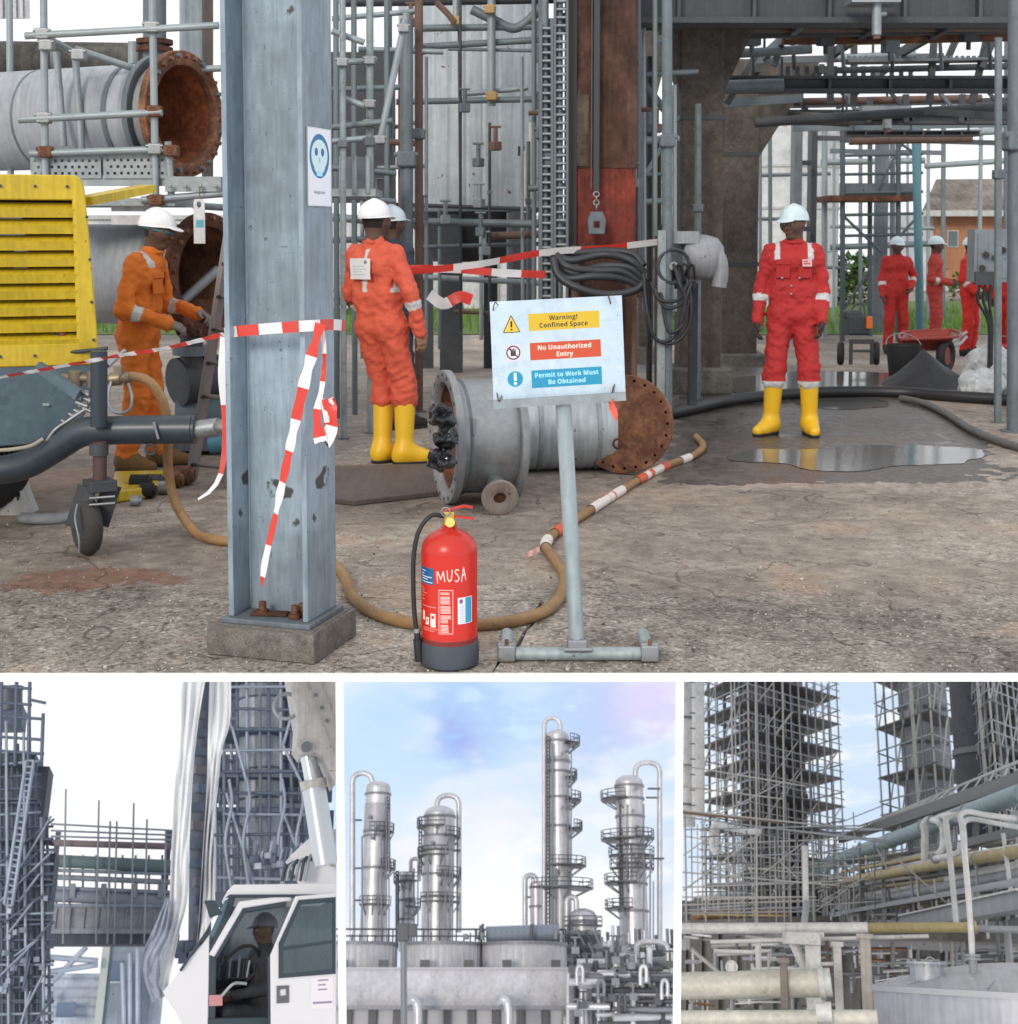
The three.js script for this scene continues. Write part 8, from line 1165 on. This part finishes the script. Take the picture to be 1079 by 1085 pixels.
  { const a = ZK(1075, 700, 21), b = ZK(700, 772, 30), d = b.clone().sub(a); part(rk, 'plate_girder', barG(a, b, .18, .56), pg, 1.5); part(rk, 'girder_flange', barG(a.clone().add(V(0, .30, .1)), b.clone().add(V(0, .30, .1)), .42, .06), white); part(rk, 'girder_flange', barG(a.clone().add(V(0, -.30, .1)), b.clone().add(V(0, -.30, .1)), .42, .06), dk); for (let i = 0; i < 9; i++) { const q = lerpV(a, b, (i + .5) / 9); part(rk, 'stiffener', bg(q.x, q.y, q.z + .12, .05, .54, .16, .6), white); } }
  for (let i = 0; i < 12; i++) { const s = i / 11, a = lerpV(ZK(1060, 420, 25), ZK(300, 640, 52), s), b = lerpV(ZK(1060, 800, 25), ZK(300, 800, 52), s); bar(rk, 'stanchion', a, b, .24, .24, i % 2 ? dk : pg); bar(rk, 'cross_beam', lerpV(a, b, .4), lerpV(a, b, .4).add(V(-.2, 0, -3)), .2, .24, dk); }
  for (let i = 0; i < 9; i++) { const s = i / 9, a = lerpV(ZK(1040, 520, 26), ZK(320, 660, 52), s), b = lerpV(ZK(1040, 700, 26), ZK(320, 780, 52), s + .09); bar(rk, 'brace', a, b, .1, .1, pg); }
  { // concrete tiers and the rear wall of the rack, further back
    const cm = M(.21, .21, .215, { map: T.conc, roughness: .9 }); const tier = (a, b, dz, h) => { const A = Z(...a), B = Z(...b), g = barG(A.clone().add(V(0, 0, -dz / 2)), B.clone().add(V(0, 0, -dz / 2)), dz, h); part(rk, 'tier_slab', g, cm, 3); };
    tier([1085, 800, 52], [640, 830, 84], 14, .4); tier([470, 760, 84], [12, 775, 84], 12, .4);
    const w = th('rear_wall', 'grey concrete wall behind the pipe racks at lower right', 'wall', Z(560, 1085, 132)); part(w, 'panel', quadG(Z(12, 705, 132), Z(1090, 560, 92), Z(1090, 1090, 92), Z(12, 1090, 132)), new THREE.MeshStandardMaterial({ color: cm.color, map: T.conc, roughness: .9, side: THREE.DoubleSide }), 4); for (let k = 0; k < 16; k++) bar(w, 'pilaster', lerpV(Z(12, 700, 131), Z(1090, 556, 91), k / 15), lerpV(Z(12, 1090, 131), Z(1090, 1090, 91), k / 15), .7, .7, cm);
    // thin parallel lines on the rack
    for (let k = 0; k < 34; k++) { const s0 = rnd(), y0 = mixn(470, 780, s0), y1 = mixn(585, 770, s0), f = rr(0, .35), g = rr(.6, 1.05), D0 = rr(50, 58), D1 = rr(88, 100), A = Z(1080, y0, D0), B = Z(520, y1, D1); rod(rk, 'line_pipe', lerpV(A, B, f), lerpV(A, B, g), rr(.04, .10), [white, pg, galv, galv, dk, yel, white][k % 7]); }
    for (let k = 0; k < 44; k++) { const s0 = rnd(), A = Z(1070, 460, 50), B = Z(520, 575, 92), p = lerpV(A, B, s0).add(V(0, -rr(0, 3.4), .6)); rod(rk, 'drop_line', p, p.clone().add(V(rr(-.1, .1), -rr(.8, 3.2), 0)), rr(.035, .075), [galv, white, dk, pg][k % 4]); }
  }
  // pale risers and bends standing up from the rack
  const bend = (lab, pts, r, m = white) => { const t = th('bent_pipe', lab, 'pipe', ZK(...pts.at(-1)), 'bent pipes above the rack'); part(t, 'pipe', tubeG(pts.map((q) => ZK(...q)), r, 90, 14), m, 1.2); const a = ZK(...pts.at(-1)), b = ZK(...pts.at(-2)); const d = b.clone().sub(a).normalize(); part(t, 'flange', rodG(a, a.clone().addScaledVector(d, .06), r * 1.7, 16), pg); return t; };
  bend('thick pale inverted U pipe, left one of the pair above the rack', [[768, 575, 26], [768, 480, 26], [766, 462, 26], [778, 450, 26], [800, 450, 25.8], [830, 440, 25], [870, 436, 24]], .14); bend('thick pale bent pipe right of the inverted U pipe', [[806, 560, 25], [822, 540, 25], [822, 470, 25], [812, 458, 25], [798, 450, 25.2], [790, 452, 25.4]], .12);
  bend('tall thin pale riser bent over at the top, left one of two', [[866, 770, 22], [850, 600, 22], [836, 470, 22], [834, 446, 22], [850, 436, 22], [880, 432, 22]], .09); bend('tall pale riser that drops to the tank roof, bent over to the right at top', [[918, 905, 5.65], [905, 700, 5.65], [884, 470, 5.8], [880, 434, 5.8], [898, 424, 5.8], [960, 434, 5.8], [1080, 448, 5.8]], .024); bend('slim pale pipe beside the tall riser', [[898, 640, 21], [892, 500, 21], [890, 460, 21], [904, 448, 21], [1000, 462, 21], [1080, 476, 21]], .075); bend('short white hooked pipe standing at the left of the rack', [[120, 548, 34], [108, 540, 34], [108, 480, 34], [114, 466, 34], [160, 474, 34], [260, 490, 34]], .16);
  bend('short pale bent pipe on the middle tier', [[880, 520, 24], [876, 548, 24], [850, 560, 24], [800, 570, 25]], .11);
  // ---- light tube scaffold at left middle
  {
    const t = th('tube_scaffold', 'open galvanised tube scaffold with guard rails left of the rack', 'scaffold', ZK(200, 770, 30)); const R = (a, b, r = .03, m = galv, n = 'ledger') => rod(t, n, ZK(...a), ZK(...b), r, m);
    for (const [x, y0, y1, D] of [[240, -20, 770, 26], [325, -20, 770, 30], [165, 30, 420, 34], [345, 480, 770, 30], [130, 220, 420, 36], [385, 530, 770, 29], [20, 420, 770, 28], [300, 500, 770, 34], [80, 470, 770, 34], [200, 480, 770, 36], [420, 540, 770, 32], [560, 520, 700, 36], [640, 520, 770, 34], [460, 600, 770, 38], [520, 560, 770, 38], [600, 560, 770, 36], [280, 120, 480, 40], [190, 90, 470, 40], [545, 425, 520, 40]]) R([x, y0, D], [x + 6, y1, D], .036, D % 4 ? galv : pg, 'standard');
    for (const [x0, y0, x1, y1, D] of [[10, 280, 400, 345, 27], [10, 345, 330, 385, 28], [10, 420, 480, 470, 27], [10, 440, 650, 520, 29], [10, 612, 500, 655, 28], [10, 660, 520, 640, 30], [10, 690, 430, 690, 29], [10, 715, 440, 700, 31], [40, 580, 620, 640, 34], [60, 540, 560, 600, 36], [250, 470, 660, 515, 30], [400, 590, 640, 560, 34], [500, 460, 660, 395, 40], [500, 500, 660, 440, 40], [20, 500, 240, 540, 34], [400, 720, 660, 700, 34], [430, 660, 700, 610, 36], [10, 740, 420, 735, 30]]) R([x0, y0, D], [x1, y1, D], .032, (x0 + y0) % 3 ? galv : pg);
    for (const [x0, y0, x1, y1, D] of [[15, 670, 260, 490, 27], [200, 560, 230, 620, 32], [130, 430, 330, 330, 36], [15, 560, 130, 480, 33], [420, 740, 620, 600, 34], [680, 570, 850, 720, 27], [260, 620, 390, 520, 32], [450, 700, 560, 640, 36], [620, 540, 700, 700, 32], [100, 700, 220, 580, 35], [480, 560, 640, 660, 37]]) R([x0, y0, D], [x1, y1, D], .034, galv, 'brace');
    for (const [x0, x1, y0, y1, D, m] of [[10, 330, 425, 455, 28, rustT], [40, 340, 742, 748, 31, yel], [10, 440, 770, 772, 30, dk]]) { const a = ZK(x0, y0, D), b = ZK(x1, y1, D); for (let i = 0; i < 3; i++) part(t, 'plank', barG(a.clone().add(V(0, 0, -i * .26)), b.clone().add(V(0, 0, -i * .26)), .24, .05), m); }
    for (let i = 0; i < 26; i++) { const q = ZK(rr(20, 620), rr(440, 760), 28.4); part(t, 'coupler', bg(q.x, q.y, q.z, .09, .09, .08, rr(0, 2)), i % 3 ? galv : rustT); }
    for (let i = 0; i < 30; i++) { const x = 18 + i * 22 + rr(-5, 5), top = mixn(455, 515, clamp(x / 660)) + rr(-10, 30), D = 30 + (i % 3) * 4; R([x, top, D], [x + 3, rr(720, 780), D], rr(.026, .034), [pg, dk, galv, dk][i % 4], 'standard'); }
    for (let i = 0; i < 13; i++) { const y = 475 + i * 22 + rr(-6, 6), D = 29 + (i % 4) * 3, x0 = rr(10, 120), x1 = rr(380, 680); R([x0, y + rr(-4, 4), D], [x1, y + rr(-4, 4) - (x1 - x0) * .03, D], rr(.024, .032), [pg, dk, galv, pg][i % 4]); }
    for (let i = 0; i < 22; i++) { const x = rr(20, 600), y = rr(480, 720), D = rr(29, 40); R([x, y, D], [x + rr(30, 80), y - rr(-60, 60), D], .026, i % 2 ? galv : pg, 'brace'); }
    R([395, 530, 22], [398, 700, 22], .09, white, 'white_post'); R([400, 700, 22], [392, 780, 22], .11, pg, 'white_post');
  }
  { // far clutter of dim pipework under the rack
    const t = th('underdeck_pipework', 'dim tangle of small pipes under the rack behind the round tank', 'pipework', ZK(700, 980, 36)); for (let i = 0; i < 110; i++) { const x = rr(440, 1060), y = rr(800, 980), v = rnd() < .45, D = rr(27, 36); rod(t, 'pipe', ZK(x, y, D), v ? ZK(x + rr(-4, 4), y + rr(30, 110), D) : ZK(x + rr(30, 150), y + rr(-10, 6), D), rr(.03, .08), [pg, galv, dk, pg, rustT][i % 5]); }
    const t2 = th('underdeck_pipework', 'tangle of small rusty and grey pipes at the lower left of the rack', 'pipework', ZK(150, 1060, 36)); for (let i = 0; i < 120; i++) { const x = rr(15, 420), y = rr(800, 1050), v = rnd() < .45, D = rr(24, 36); rod(t2, 'pipe', ZK(x, y, D), v ? ZK(x + rr(-4, 4), y + rr(30, 120), D) : ZK(x + rr(30, 150), y + rr(-12, 12), D), rr(.03, .08), [pg, galv, dk, i % 3 ? pg : rustT, white][i % 5]); }
  }
  // ---- foreground pipes, posts and the tank
  const fp = (lab, a, b, r, m, extra) => { const t = th('foreground_pipe', lab, 'pipe', Z(...a), 'pale pipes in the foreground'); part(t, 'shell', rodG(Z(...a), Z(...b), r, 24), m, 1); extra?.(t); return t; };
  const S3 = (z, D) => z / 2.942 * D / F * 1.13;
  fp('long white horizontal pipe crossing before the rack', [8, 788, 14], [590, 786, 14], S3(13, 14), white); fp('yellowed end of the long horizontal pipe', [585, 786, 14], [925, 784, 14.3], S3(12, 14), yel, (t) => part(t, 'cap', rodG(Z(922, 784, 14.3), Z(930, 784, 14.3), S3(15, 14), 20), yel)); fp('thin pale horizontal pipe below the long white pipe', [100, 830, 14.4], [780, 812, 14.4], S3(5, 14), white); fp('pale pipe running to the right edge above the tank', [930, 788, 15], [1080, 792, 15], S3(8, 15), pg);
  fp('thick cream pipe with a round flanged end at lower left', [8, 968, 13], [440, 958, 13], S3(32, 13), M(.68, .65, .57, { map: T.mottle, roughness: .5 }), (t) => { part(t, 'flange', rodG(Z(438, 958, 13), Z(456, 957, 13), S3(37, 13), 32), white); part(t, 'end_cap', rodG(Z(456, 957, 13), Z(476, 956, 13), S3(33, 13), 32), white); for (let i = 0; i < 12; i++) { const a = i / 12 * 6.283; part(t, 'bolt', rodG(Z(446 + 2, 957 + Math.sin(a) * 35, 13 - Math.cos(a) * .05), Z(462, 957 + Math.sin(a) * 35, 13 - Math.cos(a) * .05), .012, 6), dk); } });
  fp('cream pipe at the very bottom left', [8, 1068, 12.6], [620, 1066, 12.6], S3(18, 12.6), M(.68, .65, .57, { map: T.mottle, roughness: .5 }), (t) => part(t, 'flange', rodG(Z(430, 1050, 12.5), Z(478, 1050, 12.5), S3(24, 12.5), 28), white));
  const post = (lab, x, y0, y1, w, D, m, foot) => { const a = Z(x - w / 2, y1, D), b = Z(x + w / 2, y0, D), t = th('support_post', lab, 'post', V((a.x + b.x) / 2, a.y, -D), 'support posts in the foreground'); part(t, 'shaft', bg((a.x + b.x) / 2, (a.y + b.y) / 2, -D - .06, b.x - a.x, b.y - a.y, .12, 0, .01), m, 1); part(t, 'head_plate', bg((a.x + b.x) / 2, b.y - .02, -D - .06, (b.x - a.x) * 1.5, .04, .2), m, 1); return t; };
  post('wide white square post under the long white pipe', 422, 800, 1110, 38, 13.6, white); post('slim white post right of the wide one', 500, 830, 1110, 14, 14.2, white); post('rusty edged white post with a curved head', 588, 805, 1110, 20, 14, M(.46, .42, .38, { map: T.weather, roughness: .6 })); post('short white post behind the cream pipe', 248, 820, 940, 14, 14.6, white); post('thin brownish post at lower left', 330, 880, 1110, 16, 12.8, M(.22, .19, .16, { map: T.weather, roughness: .7 }));
  { const t = th('knee_brace', 'white sloping brace joining the wide square post', 'brace', Z(400, 930, 13.6)); part(t, 'strut', rodG(Z(352, 820, 13.7), Z(402, 930, 13.7), S3(11, 13.7), 16), white); part(t, 'bracket', bg(Z(384, 820, 13.6).x, Z(384, 820, 13.6).y, -13.55, .30, .10, .2, .2, .01), white); const t2 = th('lifting_bracket', 'small white ringed bracket on the cream pipe', 'bracket', Z(166, 935, 13)); part(t2, 'plate', bg(Z(166, 925, 13).x, Z(166, 925, 13).y, -13, .06, .16, .05, 0, .01), white); part(t2, 'ring', new THREE.TorusGeometry(.04, .014, 8, 18).translate(...Z(166, 908, 13).toArray()), white);
    const t3 = th('diagonal_tube', 'pale diagonal scaffold tube at the left edge', 'scaffold tube', Z(150, 945, 14.5)); part(t3, 'tube', rodG(Z(15, 832, 14.5), Z(150, 945, 14.5), S3(5, 14.5), 12), galv); part(t3, 'clamp', bg(Z(20, 838, 14.5).x, Z(20, 838, 14.5).y, -14.45, .1, .1, .1), pg); }
  {
    const D = 11, t = th('round_tank', 'round grey storage tank with a low domed roof at the lower right', 'tank', Z(860, 1080, D)); const tm = M(.44, .45, .50, { map: T.weather, roughness: .45, metalness: .1 }); const R = 1.2, L = Z(606, 972, 13.6), c = V(L.x + R, 0, -13.6), yr = L.y;
    part(t, 'wall', rodG(V(c.x, yr - 2, c.z), V(c.x, yr, c.z), R, 96), tm, 2); part(t, 'rim', rodG(V(c.x, yr - .02, c.z), V(c.x, yr + .025, c.z), R + .025, 96), M(.34, .35, .38, { roughness: .5 })); const pr = []; for (let i = 0; i <= 12; i++) { const q = i / 12; pr.push([R * (1 - q) + .001, yr + .026 + .22 * Math.sin(q * 1.57)]); } part(t, 'roof', latheG(pr, 96).translate(c.x, 0, c.z), M(.50, .50, .52, { map: T.weather, roughness: .5 }), 2);
    for (let i = 0; i < 10; i++) { const a = i * .628; part(t, 'roof_seam', barG(V(c.x + Math.cos(a) * R * .98, yr + .05, c.z + Math.sin(a) * R * .98), V(c.x + Math.cos(a) * .3, yr + .225, c.z + Math.sin(a) * .3), .014, .010), tm); }
    const h = Z(778, 962, 13.1), mh = part(t, 'manhole', rodG(h, h.clone().add(V(0, .15, 0)), .135, 36), tm); part(mh, 'lid', rodG(h.clone().add(V(0, .15, 0)), h.clone().add(V(0, .168, 0)), .158, 36), tm); part(mh, 'handle', new THREE.TorusGeometry(.035, .007, 6, 16, Math.PI).translate(h.x + .03, h.y + .168, h.z), pg); for (let i = 0; i < 14; i++) { const a = i / 14 * 6.283; part(mh, 'lid_bolt', rodG(V(h.x + Math.cos(a) * .148, h.y + .13, h.z + Math.sin(a) * .148), V(h.x + Math.cos(a) * .148, h.y + .178, h.z + Math.sin(a) * .148), .007, 6), pg); }
    const n = Z(920, 912, 13.0); part(t, 'nozzle', merge(rodG(n.clone().add(V(0, -.2, 0)), n.clone().add(V(0, .08, 0)), .034, 16), rodG(n.clone().add(V(0, .06, 0)), n.clone().add(V(0, .08, 0)), .06, 18), rodG(n.clone().add(V(0, .085, 0)), n.clone().add(V(0, .105, 0)), .06, 18)), pg);
  }
  { const g = new THREE.BufferGeometry(); g.setAttribute('position', new THREE.Float32BufferAttribute([-1.6, -2.2, -11, 1.9, -2.2, -11, 7, -3.4, -64, -7.4, -3.4, -64], 3)); g.setIndex([0, 1, 2, 0, 2, 3]); g.computeVertexNormals(); struct('ground', g, M(.10, .10, .10, { map: T.conc, roughness: .9 }), PR, 2); }
}
scene.traverse((o) => { if (o.isMesh) o.castShadow = o.receiveShadow = true; });
renderer.render(scene, camera);
